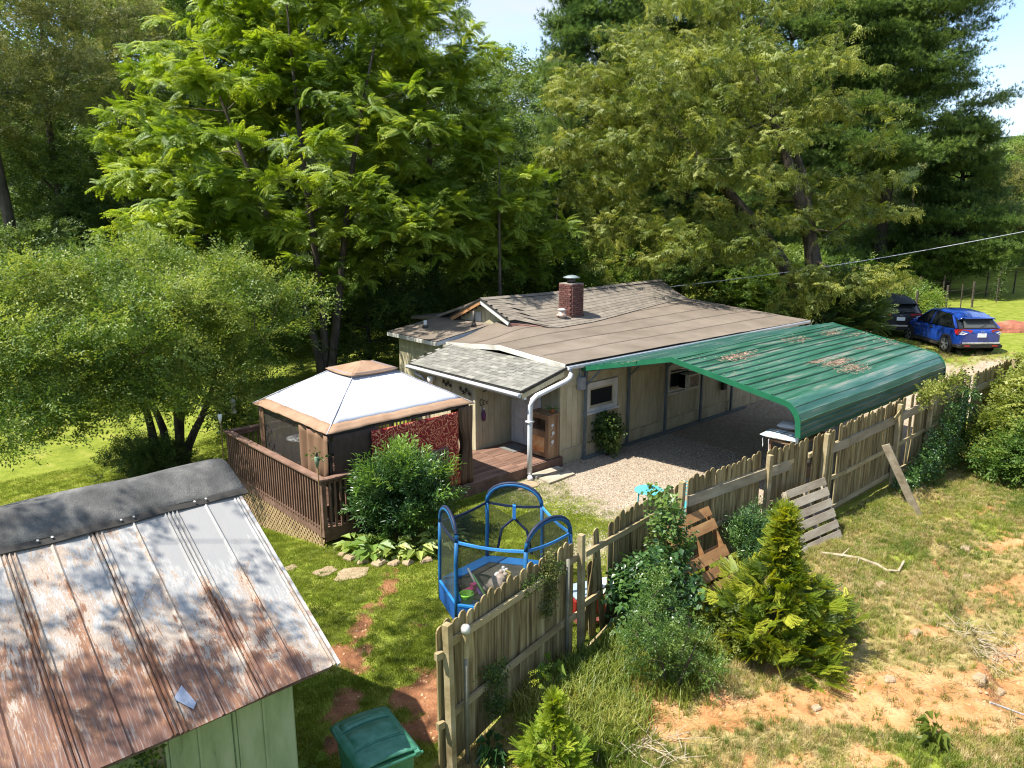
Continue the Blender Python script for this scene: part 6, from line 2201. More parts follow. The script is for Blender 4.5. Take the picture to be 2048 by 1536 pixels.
# ================================================================== CARS
def car(name, label, pos, yaw, paint, L=4.3, W=1.78, Ht=1.6, plate=True, group=None, lights=True):
    """Compact crossover. Local frame: +X forward, rear at -L/2."""
    c = thing(name, label, 'car', pos, rotz=yaw, group=group)
    def lo(nm, m, mt, parent=None, **k):
        return obj(nm, m, mt, parent or c, local=True, **k)
    hw = W / 2
    # body cross-sections along the length: x, half width low, half width belt, z sill, z belt
    secs = [(-2.12, .70, .66, .42, .92), (-2.06, .82, .80, .30, 1.0), (-1.75, .875, .86, .25, 1.04), (-1.1, .89, .87, .24, 1.02), (-.2, .885, .865, .24, .99),
            (.7, .885, .86, .24, .97), (1.25, .875, .84, .25, .95), (1.75, .85, .78, .28, .88), (2.03, .76, .66, .34, .74), (2.10, .62, .55, .42, .66)]
    k = L / 4.24
    m = M()
    n = 12
    for x, a, b, z0_, z1 in secs:
        a, b = a * hw / .89, b * hw / .89
        ring = [(-a * .96, z0_), (-a, z0_ + .14), (-a * 1.0, (z0_ + z1) / 2), (-b, z1 - .05), (-b * .88, z1), (-b * .4, z1 + .015), (b * .4, z1 + .015), (b * .88, z1), (b, z1 - .05), (a, (z0_ + z1) / 2), (a, z0_ + .14), (a * .96, z0_)]
        m.v += [(x * k, y, z) for y, z in ring]
    ns = len(secs)
    for i in range(ns - 1):
        for j in range(n):
            j2 = (j + 1) % n
            m.f.append((i * n + j, i * n + j2, (i + 1) * n + j2, (i + 1) * n + j))
    m.f.append(tuple(range(n))[::-1])
    m.f.append(tuple((ns - 1) * n + j for j in range(n)))
    body = lo('body', m, paint, smooth=True)
    sb = body.modifiers.new('s', 'SUBSURF'); sb.levels = 2; sb.render_levels = 2
    # wheel arches as dark liners standing proud of the body side
    GLASSD = glassmat('car_glass', (.01, .012, .014), .03, .9)
    roofz = Ht - .02
    gs = [(-1.93, .72, 1.02, 1.05), (-1.62, .74, 1.02, 1.40), (-1.25, .67, 1.0, roofz - .05), (-.4, .66, 1.0, roofz), (.25, .64, .98, roofz - .04), (.95, .70, .96, 1.10), (1.22, .72, .95, .98)]
    # cabin: lower ring wide, upper ring narrow
    m = M()
    for x, b, zb, zt_ in gs:
        bw_ = hw * .93
        tw_ = bw_ - (zt_ - zb) * .34
        m.v += [(x * k, -bw_, zb), (x * k, -tw_, zt_ - .05), (x * k, -tw_ * .86, zt_), (x * k, tw_ * .86, zt_), (x * k, tw_, zt_ - .05), (x * k, bw_, zb)]
    for i in range(len(gs) - 1):
        for j in range(5):
            m.f.append((i * 6 + j, i * 6 + j + 1, (i + 1) * 6 + j + 1, (i + 1) * 6 + j))
    m.f.append((5, 4, 3, 2, 1, 0))
    cab_ = lo('cabin_glass', m, GLASSD, smooth=False)
    # roof skin and pillars over the glass
    m = M()
    rf_ = [g_ for g_ in gs if -1.7 < g_[0] < .4]
    rows = []
    for x, b, zb, zt_ in [(-1.78, 0, 1.02, 1.415)] + rf_:
        tw_ = hw * .93 - (zt_ - zb) * .34
        rows.append((x * k, tw_, zt_))
    for x, t_, z in rows:
        m.v += [(x, -t_ * 1.015, z - .055), (x, -t_ * .87, z + .012), (x, 0, z + .028), (x, t_ * .87, z + .012), (x, t_ * 1.015, z - .055)]
    for i in range(len(rows) - 1):
        for j in range(4):
            m.f.append((i * 5 + j, i * 5 + j + 1, (i + 1) * 5 + j + 1, (i + 1) * 5 + j))
    ro = lo('roof', m, paint, smooth=True)
    so = ro.modifiers.new('s', 'SOLIDIFY'); so.thickness = .02
    def P_(x, s, t):    # point on the cabin side: t 0 belt, 1 top
        g0 = max([g_ for g_ in gs if g_[0] <= x], key=lambda g_: g_[0])
        g1 = min([g_ for g_ in gs if g_[0] >= x], key=lambda g_: g_[0])
        q = 0 if g0[0] == g1[0] else (x - g0[0]) / (g1[0] - g0[0])
        zb = g0[2] + (g1[2] - g0[2]) * q
        zt_ = g0[3] + (g1[3] - g0[3]) * q - .05
        bw_ = hw * .93
        tw_ = bw_ - (zt_ + .05 - zb) * .34
        return Vector((x * k, s * (bw_ + (tw_ - bw_) * t + .004), zb + (zt_ - zb) * t))
    for s in (-1, 1):
        lo('pillar', M().beam(P_(-1.85, s, 0), P_(-1.30, s, 1), .03, .16, up=(0, s, 0)).beam(P_(-.1, s, 0), P_(-.15, s, 1), .02, .07, up=(0, s, 0)).beam(P_(1.0, s, 0), P_(.25, s, 1), .03, .06, up=(0, s, 0)), paint)
        lo('door_seam', M().bb(-.12 * k, -.105 * k, s * hw * .997 - .004, s * hw * .997 + .004, .34, .98).bb(.85 * k, .865 * k, s * hw * .985 - .004, s * hw * .985 + .004, .34, .95).bb(-1.0 * k, -.985 * k, s * hw * .997 - .004, s * hw * .997 + .004, .6, 1.0), TAR)
        lo('door_handle', M().bb(-.35 * k, -.18 * k, s * hw * 1.0 - .015, s * hw * 1.0 + .02, .86, .89), TAR if not plate else DKM)
        mi = lo('mirror', M().box((.78 * k, s * (hw + .09), 1.0), (.12, .2, .13)), paint, bevel=.03)
        lo('cladding', M().bb(-1.0 * k, .95 * k, s * hw * .99 - .012, s * hw * .99 + .012, .22, .33), TAR, bevel=.01)
        for wx_ in (-1.30, 1.30):
            lo('wheel_arch', M().lathe((wx_ * k, s * (hw * .985), .34), [(.40, -.02), (.405, .006), (.37, .014), (.0, .012)], 28, Euler((s * -pi / 2, 0, 0)).to_matrix()), TAR)
            w = lo('wheel', M().lathe((wx_ * k, s * (hw - .07), .335), [(.22, -.11), (.31, -.10), (.335, -.06), (.335, .06), (.31, .10), (.22, .10)], 28, Euler((s * -pi / 2, 0, 0)).to_matrix()), mat('tyre', [(.012, .012, .012), (.025, .025, .025)], rough=.8), smooth=True)
            rim = M()
            for q in range(5):
                a = q * 2 * pi / 5 + .3
                for off in (-.14, .14):
                    rim.beam((wx_ * k, s * (hw + .03), .335), (wx_ * k + .215 * cos(a + off), s * (hw + .035), .335 + .215 * sin(a + off)), .045, .025, up=(0, 1, 0))
            rim.lathe((wx_ * k, s * (hw + .025), .335), [(.225, -.05), (.235, .01), (.215, .015), (.215, -.05)], 24, Euler((s * -pi / 2, 0, 0)).to_matrix())
            lo('rim', rim, mat('alloy', [(.45, .46, .48), (.6, .61, .63)], rough=.25, metal=.8, bump=0), w)
    # tail
    lo('rear_glass', M().add([(-1.955 * k, -hw * .70, 1.07), (-1.955 * k, hw * .70, 1.07), (-1.70 * k, hw * .62, 1.385), (-1.70 * k, -hw * .62, 1.385)], [(0, 1, 2, 3)]), glassmat('rear_glass', (.06, .065, .06), .12, .5) if plate else glassmat('dark_rear_glass', (.015, .017, .018), .3, .3))
    lo('spoiler', M().box((-1.80 * k, 0, 1.43), (.22, W * .66, .035), (0, -.08, 0)), paint, bevel=.012)
    TL = mat('tail_lamp', [(.45, .01, .012), (.60, .03, .03)], scale=9, rough=.15, spec=.7, bump=0)
    for s in (-1, 1):
        ll = lo('tail_light', M().prism([(-2.105 * k, s * hw * .42, 1.0), (-2.095 * k, s * hw * .44, .93), (-2.04 * k, s * hw * .80, .80), (-1.86 * k, s * hw * 1.0, .82), (-1.78 * k, s * hw * 1.005, .98), (-2.0 * k, s * hw * .93, 1.02)], (-.03, s * .012, .004)), TL)
        lo('reverse_lamp', M().prism([(-2.09 * k, s * hw * .62, .88), (-2.05 * k, s * hw * .80, .81), (-1.97 * k, s * hw * .92, .82), (-2.02 * k, s * hw * .85, .93)], (-.045, s * .02, .004)), mat('lamp_clear', [(.6, .58, .58)], rough=.2), ll)
        lo('reflector', M().bb(-2.155 * k, -2.13 * k, s * hw * .50, s * hw * .75, .37, .41), TL)
        lo('exhaust_bumper', M().bb(-2.13 * k, -1.75 * k, s * hw * .86, s * hw * .99, .30, .42), TAR, bevel=.02)
    lo('bumper_cladding', M().bb(-2.145 * k, -2.06 * k, -hw * .90, hw * .90, .30, .47), TAR, bevel=.03)
    lo('bumper_trim', M().bb(-2.15 * k, -2.12 * k, -hw * .84, hw * .84, .46, .53), mat('silver_trim', [(.30, .31, .32)], rough=.35, metal=.5), bevel=.01)
    pl_ = lo('licence_plate', M().bb(-2.155 * k, -2.13 * k, -.17, .17, .72, .87), mat('plate_white', [(.72, .73, .72)], bump=0), bevel=.004)
    em = M()
    em.bb(-2.16 * k, -2.14 * k, -.052, -.040, .905, .975).bb(-2.16 * k, -2.14 * k, .040, .052, .905, .975).bb(-2.16 * k, -2.14 * k, -.04, .04, .934, .946)
    lo('emblem', em, mat('alloy', []))
    for s in (-1, 1):
        lo('headlight', M().prism([(1.98 * k, s * hw * .45, .68), (1.70 * k, s * hw * .93, .74), (1.72 * k, s * hw * .9, .82), (2.0 * k, s * hw * .5, .74)], (.03, s * .01, 0)), mat('lamp_clear', []))
    lo('rear_wiper', M().beam((-1.98 * k, 0, 1.09), (-1.9 * k, -.28, 1.17), .012, .015), TAR)
    return c
def paint(name, c1, c2):
    m = mat(name, [c1, c2], scale=2, rough=.22, spec=.6, bump=0)
    m.node_tree.nodes['Principled BSDF'].inputs['Coat Weight'].default_value = .8
    m.node_tree.nodes['Principled BSDF'].inputs['Coat Roughness'].default_value = .05
    return m
yaw_car = radians(50)
rc = Vector((33.55, 9.80))           # middle of the rear axle
cpos = rc + Vector((cos(yaw_car), sin(yaw_car))) * 1.30
car('parked_car', 'blue compact crossover car parked at the end of the gravel drive', (cpos.x, cpos.y, hz(rc.x, rc.y) - .02), yaw_car, paint('blue_car_paint', (.006, .035, .22), (.010, .05, .28)))
car('parked_car', 'dark grey crossover car parked in the shade behind the evergreen shrub', (36.2, 14.1, hz(36, 14) - .02), radians(38), mat('dark_car_paint', [(.008, .011, .014), (.012, .016, .02)], rough=.45, spec=.3, bump=0), L=4.5, W=1.84, Ht=1.66, plate=False)

# red clay heap behind the car
RC = mat('red_clay_heap', [(.18, .06, .035), (.30, .11, .065), (.38, .18, .12)], scale=1.5, bump=.8, bdist=.1, rough=.95)
cl = M()
def heapf(u, v):
    x = 39.0 + 7.0 * u - 2.5 * v
    y = 9.6 - 5.0 * u * .9 + 3.2 * v
    e = min(1, 6 * min(u, 1 - u, v, 1 - v) + 0)
    return (x, y, hz(x, y) - .15 + e * (.30 + .35 * float(fbm(x, y, .9, 41))))
hp = single('clay_heap', M().grid(heapf, 40, 24), RC, 'low heap of red clay beside the blue car', 'clay heap', smooth=True)
single('grey_block', M().box((40.6, 9.3, hz(40.6, 9.3) + .48), (.5, .4, .35), (0, 0, .4)), mat('grey_box', []), 'grey concrete block on the red clay heap', 'block', bevel=.02)

# wire fence of the far meadow
wf = thing('wire_fence', 'wire fence with dark thin posts across the far meadow', 'fence', (44, 13.5, hz(44, 13.5)))
WP = mat('dark_post', [(.05, .04, .03), (.10, .08, .06)], scale=5)
fpts = [(38.6, 15.6), (40.3, 14.2), (42.4, 14.3), (44.5, 14.2), (45.8, 13.9), (48.0, 14.0), (51.6, 13.8), (56, 13.4), (62, 12.8)]
for k, (x, y) in enumerate(fpts):
    r = .06 if k % 2 else .03
    obj('post', M().tube([(x, y, hz(x, y) - .1), (x, y + .03, hz(x, y) + 1.45)], r, 7), WP, wf)
m = M()
for h_ in (.35, .75, 1.15):
    m.tube([(x, y, hz(x, y) + h_) for x, y in fpts], .006, 4, False)
obj('wire', m, WP, wf)
f2 = [(49, 17.2), (50.5, 16.4), (54.5, 15.2), (58, 14.6)]
wf2 = thing('wire_fence', 'second row of thin posts farther out in the meadow', 'fence', (49, 17.2, hz(49, 17.2)))
for x, y in f2:
    obj('post', M().tube([(x, y, hz(x, y) - .1), (x, y, hz(x, y) + 1.5)], .05, 7), WP, wf2)
m = M()
for h_ in (.5, 1.1):
    m.tube([(x, y, hz(x, y) + h_) for x, y in f2], .006, 4, False)
obj('wire', m, WP, wf2)
vp = thing('vine_covered_post', 'post thickly covered in dark ivy in the far meadow', 'post', (52.6, 14.0, hz(52.6, 14)))
obj('post', M().tube([(52.6, 14.0, hz(52.6, 14)), (52.6, 14.0, hz(52.6, 14) + 2.1)], .08, 8), WP, vp)
q = np.stack([52.6 + RNG.normal(0, .12, 160), 14.0 + RNG.normal(0, .12, 160), hz(52.6, 14) + RNG.uniform(0, 2.3, 160)], -1)
scatter('ivy', 'ivy', G_DRK, q, RNG.normal(0, 1, (160, 3)), RNG.uniform(.25, .4, 160), vp)

# ================================================================== TREES
_R = fwd.cross(Vector((0, 0, 1))).normalized()
_U = _R.cross(fwd)
def at(px, py, D):
    """World point D metres into the scene along a sight direction."""
    return Vector((0, 0, CAMH)) + (fwd + _R * ((px - 1024) / FPX) - _U * ((py - 768) / FPX)) * D
def ground_at(px, D):
    p = at(px, 768, D)
    return (p.x, p.y)
def tree2(name, label, base, lobes, *a, **k):
    bz = hz(*base) - .05
    out = []
    for px, py, D, r, rz, n, r0, r1 in lobes:
        c = at(px, py, D)
        out.append((c.x - base[0], c.y - base[1], c.z - bz, r, r, rz, n, r0, r1))
    return tree(name, label, base, out, *a, **k)

# multi-stemmed tree by the lawn
tree2('myrtle_tree', 'wide multi-stemmed tree with fine leaves on the left lawn', (6.5, 20.6),
      [(250, 640, 18.6, 3.2, 1.6, 40, .55, 1.0), (90, 700, 17.2, 2.0, 1.6, 24, .5, .95), (470, 650, 20.0, 1.9, 1.4, 24, .5, .95), (40, 850, 15.8, 1.0, .6, 10, .4, .7), (150, 800, 17.2, 1.9, .8, 20, .45, .8), (330, 560, 19, 2.2, .9, 14, .4, .8), (250, 770, 18.2, 2.0, .8, 18, .4, .8), (430, 770, 19.6, 1.5, .7, 14, .4, .75), (530, 600, 20.3, .7, .7, 6, .35, .6)],
      'small', G_CRP, trunk=(.15, 3.6), size=.58, dens=52, flat=.5, stems=[(-.9, .2, 1), (.7, .4, 1), (.1, -.7, .95), (-.3, .9, .9), (1.1, -.2, .85)], limbs=.8, jitter=.7)
# walnut
tree2('walnut_tree', 'tall bright green tree with feathery leaves and forked trunk behind the gazebo', ground_at(655, 26),
      [(590, 330, 25.5, 5.2, 4.2, 84, .7, 1.35), (640, 40, 26.5, 4.4, 3.2, 46, .7, 1.35), (400, 500, 24.5, 2.6, 2.0, 26, .6, 1.2), (860, 190, 27, 2.3, 2.4, 24, .6, 1.2), (760, 440, 26, 2.4, 2.0, 24, .6, 1.2), (330, 320, 25, 1.8, .9, 12, .5, 1.0), (480, 150, 26, 2.2, 2.2, 20, .6, 1.1), (480, 620, 25.5, 1.8, .8, 12, .5, .9)],
      'walnut', G_WAL, trunk=(.17, 12.5), size=.48, dens=32, flat=.42, jitter=.8, tw=.32, droop=.15, limbs=.9, lean=(-.6, .2), stem_base=.04, stems=[(0, 0, 1), (1.9, -1.6, .9), (-2.0, 1.2, .85)])
# young walnut at its right
tree2('walnut_sapling', 'bright green young tree with feathery leaves right of the tall one', ground_at(1000, 27),
      [(1010, 340, 26.5, 1.5, 1.5, 10, .6, 1.0), (950, 430, 26.5, 1.5, 1.0, 8, .6, 1.0), (1040, 470, 27.5, 1.6, 1.2, 10, .6, 1.0), (1000, 540, 28, 1.6, .6, 6, .6, .9)],
      'walnut', G_WAL, trunk=(.09, 8), size=.48, dens=36, flat=.42, tw=.32, droop=.1)
# dark broadleaf between
tree2('broadleaf_tree', 'dense dark green tree behind the right side of the tall feathery tree', ground_at(870, 35),
      [(870, 330, 34, 4.0, 4.2, 40, 1.0, 1.8), (800, 560, 33, 3.6, 2.5, 24, 1.0, 1.6), (950, 240, 36, 2.2, 2.6, 14, 1.0, 1.5), (1010, 600, 36, 3, 2, 14, 1, 1.5)],
      'broad', G_DRK, trunk=(.28, 12), size=0.53, dens=30)
tree2('broadleaf_tree', 'rounded mid green tree crown rising above the house ridge', ground_at(1110, 38),
      [(1090, 540, 36, 2.4, 1.6, 16, .9, 1.4), (1010, 520, 38, 2.2, 2.4, 14, .9, 1.4), (1180, 560, 38, 2.2, 1.5, 12, .8, 1.3)], 'broad', G_MID, trunk=(.2, 7), size=0.49, dens=34)
tree2('broadleaf_tree', 'shaded leafy tree low behind the flat wing roof', ground_at(740, 29),
      [(740, 640, 29, 1.9, 1.5, 16, .7, 1.2), (830, 600, 31, 1.8, 1.6, 12, .7, 1.2), (620, 700, 28, 2.0, 1.2, 14, .7, 1.1)], 'broad', G_DRK, trunk=(.12, 4), size=0.40, dens=49)
# far left woods
tree2('woodland_tree', 'tall olive green tree at the upper left edge of the picture', ground_at(60, 31),
      [(70, 60, 30, 4.0, 2.4, 26, .9, 1.6), (190, 170, 29.5, 2.4, 1.6, 14, .8, 1.3), (-60, 200, 30, 2.5, 2, 12, .9, 1.4)], 'small', G_OLV, trunk=(.3, 17), size=0.56, dens=49, droop=.3, flat=.5)
tree2('woodland_tree', 'dark ivy-clad tree in deep shade behind the myrtle tree', ground_at(170, 35),
      [(170, 330, 34, 3.8, 4.0, 34, 1.0, 1.8), (60, 470, 33, 3.2, 2.6, 22, 1.0, 1.6), (250, 500, 34, 3.0, 2.2, 18, 1.0, 1.6), (-60, 330, 34, 3.0, 4, 20, 1, 1.8)], 'broad', G_DRK, trunk=(.3, 14), size=0.49, dens=30)
tree2('woodland_tree', 'tall green tree rising between the olive tree and the feathery tree', ground_at(330, 38),
      [(330, 110, 37, 3.6, 3.6, 30, 1.0, 1.7), (400, 330, 38, 3.2, 3.0, 22, 1.0, 1.6), (280, 350, 37, 3.0, 3.0, 18, 1.0, 1.6)], 'broad', G_MID, trunk=(.3, 16), size=0.53, dens=28)
tree2('woodland_tree', 'bushy dark tree low at the left edge behind the lawn', ground_at(40, 28),
      [(30, 540, 28, 2.8, 1.6, 18, .8, 1.3), (-90, 640, 26, 2.4, 2, 14, .8, 1.3), (170, 600, 29, 2.2, 1.6, 12, .8, 1.2)], 'broad', G_DRK, trunk=(.14, 4), size=0.40, dens=42)
tree2('woodland_tree', 'tall tree directly behind the top of the feathery tree', ground_at(560, 42),
      [(560, 60, 41, 5, 4.5, 34, 1.2, 2.0), (520, 380, 41, 5, 4, 30, 1.2, 2.0), (720, 250, 42, 4, 6, 30, 1.2, 2.0), (760, 20, 43, 4, 3, 20, 1.2, 1.9)], 'broad', G_DRK, trunk=(.35, 18), size=0.66, dens=17)
# cherry
tree2('cherry_tree', 'spreading yellow-green tree with drooping leaves behind the carport', ground_at(1645, 33),
      [(1440, 230, 30, 5.6, 3.6, 70, .6, 1.2), (1240, 330, 30, 2.6, 2.2, 28, .5, 1.0), (1300, 500, 29, 2.4, 1.3, 22, .5, .9), (1450, 90, 30.5, 4.6, 2.6, 40, .6, 1.2), (1620, 330, 31, 2.8, 2.6, 28, .5, 1.0),
       (1480, 480, 30, 3.0, 1.2, 24, .5, .9), (1690, 560, 29, 2.1, .45, 18, .4, .7), (1600, 600, 29.5, 1.0, .4, 8, .35, .6), (1180, 200, 31, 2.0, 2.0, 14, .6, 1.0), (1740, 400, 31, 1.6, 1.0, 12, .5, .8)],
      'droop', G_CHE, trunk=(.42, 12), size=.44, dens=50, flat=.6, jitter=1.0, droop=.35, stem_base=.1, lean=(-2.5, 3.2), limbs=.8, bark=BARK, stems=[(0, 0, 1), (-2.6, 2.8, .9), (.8, -.9, .8)], limb_k=1.0)

def pine(name, label, base, height, r_low, z_low, dens=1.0, trunk_r=.32, size=1.15, tiers=13, side=None):
    """White pine: whorls of long level limbs with soft plates of needles."""
    bx, by = base
    bz = hz(bx, by) - .05
    root = thing(name, label, 'pine tree', (bx, by, bz), group='white pines behind the house')
    n = 10
    pts = [Vector((bx + sin(k * .7 + bx) * .12, by + cos(k * .6) * .12, bz + height * k / (n - 1))) for k in range(n)]
    obj('trunk', M().tube(pts, [trunk_r * (1 - .85 * k / (n - 1)) for k in range(n)], 9), BARK, root, True)
    lm = M()
    P, R = [], []
    for t in range(tiers):
        q = t / (tiers - 1)
        z = bz + z_low + (height - z_low) * q
        rr = r_low * (1 - .78 * q ** 1.25) * random.uniform(.8, 1.15)
        a0 = random.uniform(0, 6)
        nb_ = random.randint(6, 8)
        for b in range(nb_):
            a = a0 + 2 * pi * b / nb_ + random.uniform(-.3, .3)
            L = rr * random.uniform(.65, 1.1)
            zz = z + random.uniform(-.4, .4)
            tip = Vector((bx + cos(a) * L, by + sin(a) * L, zz + L * random.uniform(.02, .2)))
            st_p = Vector((bx, by, zz - .15 * L))
            lm.tube([st_p, st_p.lerp(tip, .5) + Vector((0, 0, -.03 * L)), tip], [.05 + .012 * L, .035, .012], 5, False)
            m_ = int((10 + 17 * L) * dens)
            for k in range(m_):
                s = random.uniform(.28, 1.0)
                w = .42 * L * (1 - abs(s - .6)) * .6
                off = RNG.normal() * w
                p = st_p.lerp(tip, s) + Vector((-sin(a), cos(a), 0)) * off + Vector((0, 0, random.uniform(-.12, .28)))
                P.append(p)
                R.append((random.gauss(0, .25), random.gauss(-.1, .25), a + off * .5 + random.gauss(0, .4)))
    obj('limb', lm, BARK, root, True, kind='stuff')
    scatter('crown', 'pine', G_PIN, np.array([tuple(p) for p in P]), np.array(R), size * RNG.uniform(.7, 1.2, len(P)), root)
pine('pine_tree', 'white pine at the gap of sky, left of the yellow-green tree', ground_at(1190, 44), 21, 5.0, 2.5, dens=1.1, tiers=17)
pine('pine_tree', 'white pine behind the middle of the yellow-green tree', ground_at(1350, 47), 23, 5.2, 3.0, tiers=16)
pine('pine_tree', 'white pine whose bare trunk shows left of the other by the meadow', ground_at(1655, 51), 24, 5.4, 8.5, tiers=12, trunk_r=.42)
pine('pine_tree', 'tallest white pine with bare lower trunk near the meadow edge', ground_at(1735, 53), 29, 7.6, 10.0, tiers=13, trunk_r=.44, dens=.8)
pine('pine_tree', 'lower white pine at the back right of the tallest one', ground_at(1870, 52), 10.5, 4.2, 1.5, tiers=11)
pine('pine_tree', 'white pine behind the car shed end, low in the shade', ground_at(1530, 50), 17, 5.0, 1.5, tiers=14)
# bare dead branches round the pine trunks
# right background
tree2('meadow_tree', 'pale-barked tree at the right edge of the meadow', ground_at(2035, 60),
      [(2020, 420, 60, 3.0, 2.8, 20, 1.0, 1.7), (1960, 470, 61, 2.8, 1.6, 12, .9, 1.5)], 'broad', G_OLV, trunk=(.3, 11), bark=BARKL, size=0.66, dens=23)
tree2('meadow_tree', 'rounded green tree on the skyline at the right edge', ground_at(2010, 75),
      [(2010, 400, 75, 5.5, 3.6, 30, 1.3, 2.2), (2110, 390, 74, 5, 4, 18, 1.4, 2.2), (1930, 450, 74, 4.5, 2.6, 16, 1.3, 2.0)], 'broad', G_MID, trunk=(.35, 12), size=0.86, dens=11)
tree2('meadow_tree', 'leafy green tree at the back of the meadow beside the pines', ground_at(1870, 62),
      [(1860, 440, 62, 3.6, 2.8, 24, 1.1, 1.8), (1930, 480, 63, 3.0, 2.2, 14, 1.0, 1.6), (1790, 460, 62, 3.2, 2.6, 16, 1.0, 1.7)], 'broad', G_MID, trunk=(.25, 8), size=0.69, dens=21)
tree2('meadow_tree', 'low dark tree at the meadow corner under the pines', ground_at(1790, 56),
      [(1780, 500, 56, 2.6, 1.2, 14, .9, 1.4), (1700, 510, 55, 3, 1.6, 16, .9, 1.5), (1850, 525, 58, 2.2, .9, 10, .8, 1.2)], 'broad', G_DRK, trunk=(.15, 4), size=0.59, dens=27)
tree2('meadow_tree', 'bushy yellow-green tree between the meadow and the pines', ground_at(1800, 60),
      [(1770, 430, 58, 2.4, 2.2, 14, .9, 1.5), (1840, 470, 59, 2.0, 1.8, 10, .8, 1.3)], 'small', G_OLV, trunk=(.15, 7), size=0.66, dens=27)
# skyline woods
for k, (px, top, D, r, lab, g) in enumerate(((905, 215, 72, 6.0, 'far tree on the skyline left in the gap of sky', G_MID), (1000, 150, 82, 6.5, 'far blue-green tree in the middle of the gap of sky', G_DRK), (1090, 170, 78, 6.0, 'far tree on the skyline at the foot of the left pine', G_MID),
                                             (960, 330, 62, 5.5, 'far tree below the gap of sky', G_MID), (1290, 120, 74, 8, 'far tree hidden behind the yellow-green tree', G_DRK), (1480, 60, 70, 8, 'far tree behind the right half of the yellow-green tree', G_MID),
                                             (1620, 150, 68, 7, 'far tree behind the pine trunks', G_DRK), (180, 120, 56, 7, 'far dark tree behind the left woods', G_DRK), (420, 60, 58, 8, 'far dark tree behind the feathery tree, on its left', G_DRK),
                                             (700, 60, 60, 8, 'far dark tree behind the feathery tree, on its right', G_DRK), (-60, 100, 50, 7, 'far dark tree off the upper left corner', G_DRK), (20, -60, 44, 6.5, 'far dark tree filling the upper left corner', G_DRK), (240, -60, 45, 6.5, 'far dark tree above the ivy-clad tree', G_DRK), (460, -60, 47, 6.5, 'far dark tree above the middle of the feathery tree', G_DRK), (1950, 330, 90, 7, 'far tree on the skyline right of the pines', G_OLV), (2080, 300, 88, 8, 'far tree on the skyline at the right corner', G_MID))):
    b = ground_at(px, D)
    c = at(px, top, D)
    gz_ = hz(*b)
    H_ = c.z - gz_
    tree('skyline_tree', lab, b, [(0, 0, H_ * .72, r, r, H_ * .28, 26, 1.5, 2.6), (0, 0, H_ * .36, r * .9, r * .9, H_ * .25, 16, 1.5, 2.4)], 'broad', g, trunk=(.35, H_ * .8), size=1.15, dens=6.5, limbs=.3, group='trees on the skyline')

def bush(name, label, base, r, h, kind, g, size, dens, n=14, extra_h=0, cat='shrub', group=None, flat=.8, lob=None, droop=-.2, stem=.03):
    """Shrub of leaf clumps on several stems."""
    bx, by = base
    lobes = lob or [(0, 0, h * .55, r * .75, r * .75, h * .42, n, r * .3, r * .5)]
    return tree(name, label, base, lobes, kind, g, trunk=(stem, h * .6), size=size, dens=dens, flat=flat, droop=droop, group=group, cat=cat, cover=.6, limbs=.5,
                stems=[(r * .3, 0, 1), (-r * .25, r * .2, 1), (0, -r * .3, .9)], jitter=.8)
# understory masses along the edge of the woods
US = [(-60, 34, 3.2, 3.4), (120, 33, 3, 3.0), (300, 36, 3.4, 3.4), (460, 33, 3.2, 3.0), (560, 36, 3.4, 3.6), (700, 36, 3.2, 3.4), (820, 40, 3.6, 3.6), (930, 42, 3.6, 3.8), (1040, 44, 3.4, 3.4), (1150, 48, 3.8, 3.6),
      (1270, 46, 3.8, 3.4), (1380, 44, 3.6, 3.0), (1470, 43, 3.4, 2.8), (1560, 42, 3.2, 2.6), (1640, 47, 3.4, 2.6), (1730, 52, 3.6, 2.6), (1950, 68, 3.4, 3.0), (1830, 64, 3.2, 3.0), (2060, 68, 3.6, 3.2)]
UL = ['at the left edge', 'below the ivy-clad tree', 'left of the tall feathery tree', 'behind the middle of the myrtle tree', 'behind the forked trunk', 'right of the forked trunk', 'behind the flat wing roof', 'behind the gable peak', 'left of the chimney top', 'right of the chimney top',
      'behind the shingled ridge', 'where the power line meets the ridge', 'behind the brown roof end', 'left of the thick trunk', 'behind the thick trunk', 'below the bare pine trunks', 'at the back of the meadow', 'in the meadow corner', 'at the right end of the meadow']
for (px, D, r, h), w in zip(US, UL):
    bush('understory_shrub', 'dark leafy undergrowth ' + w, ground_at(px, D), r, h, 'broad', G_DRK if int(px) % 2 else G_MID, .48, 26, 16, group='undergrowth along the edge of the woods', stem=.06)

# tree standing outside the left edge whose shade dapples the shed and lawn
tree('shade_tree', 'leafy tree standing beyond the left edge, its shade dappling the shed roof', (-4.0, 10.8), [(1.8, -2.3, 9.0, 2.5, 1.4, 1.2, 13, .4, .75), (3.8, 1.0, 10.2, 1.5, 1.7, 1.2, 11, .4, .8), (2.6, -3.4, 8.2, .9, .9, .6, 4, .3, .5)], 'broad', G_MID, trunk=(.22, 9), size=0.36, dens=25, limbs=.7)

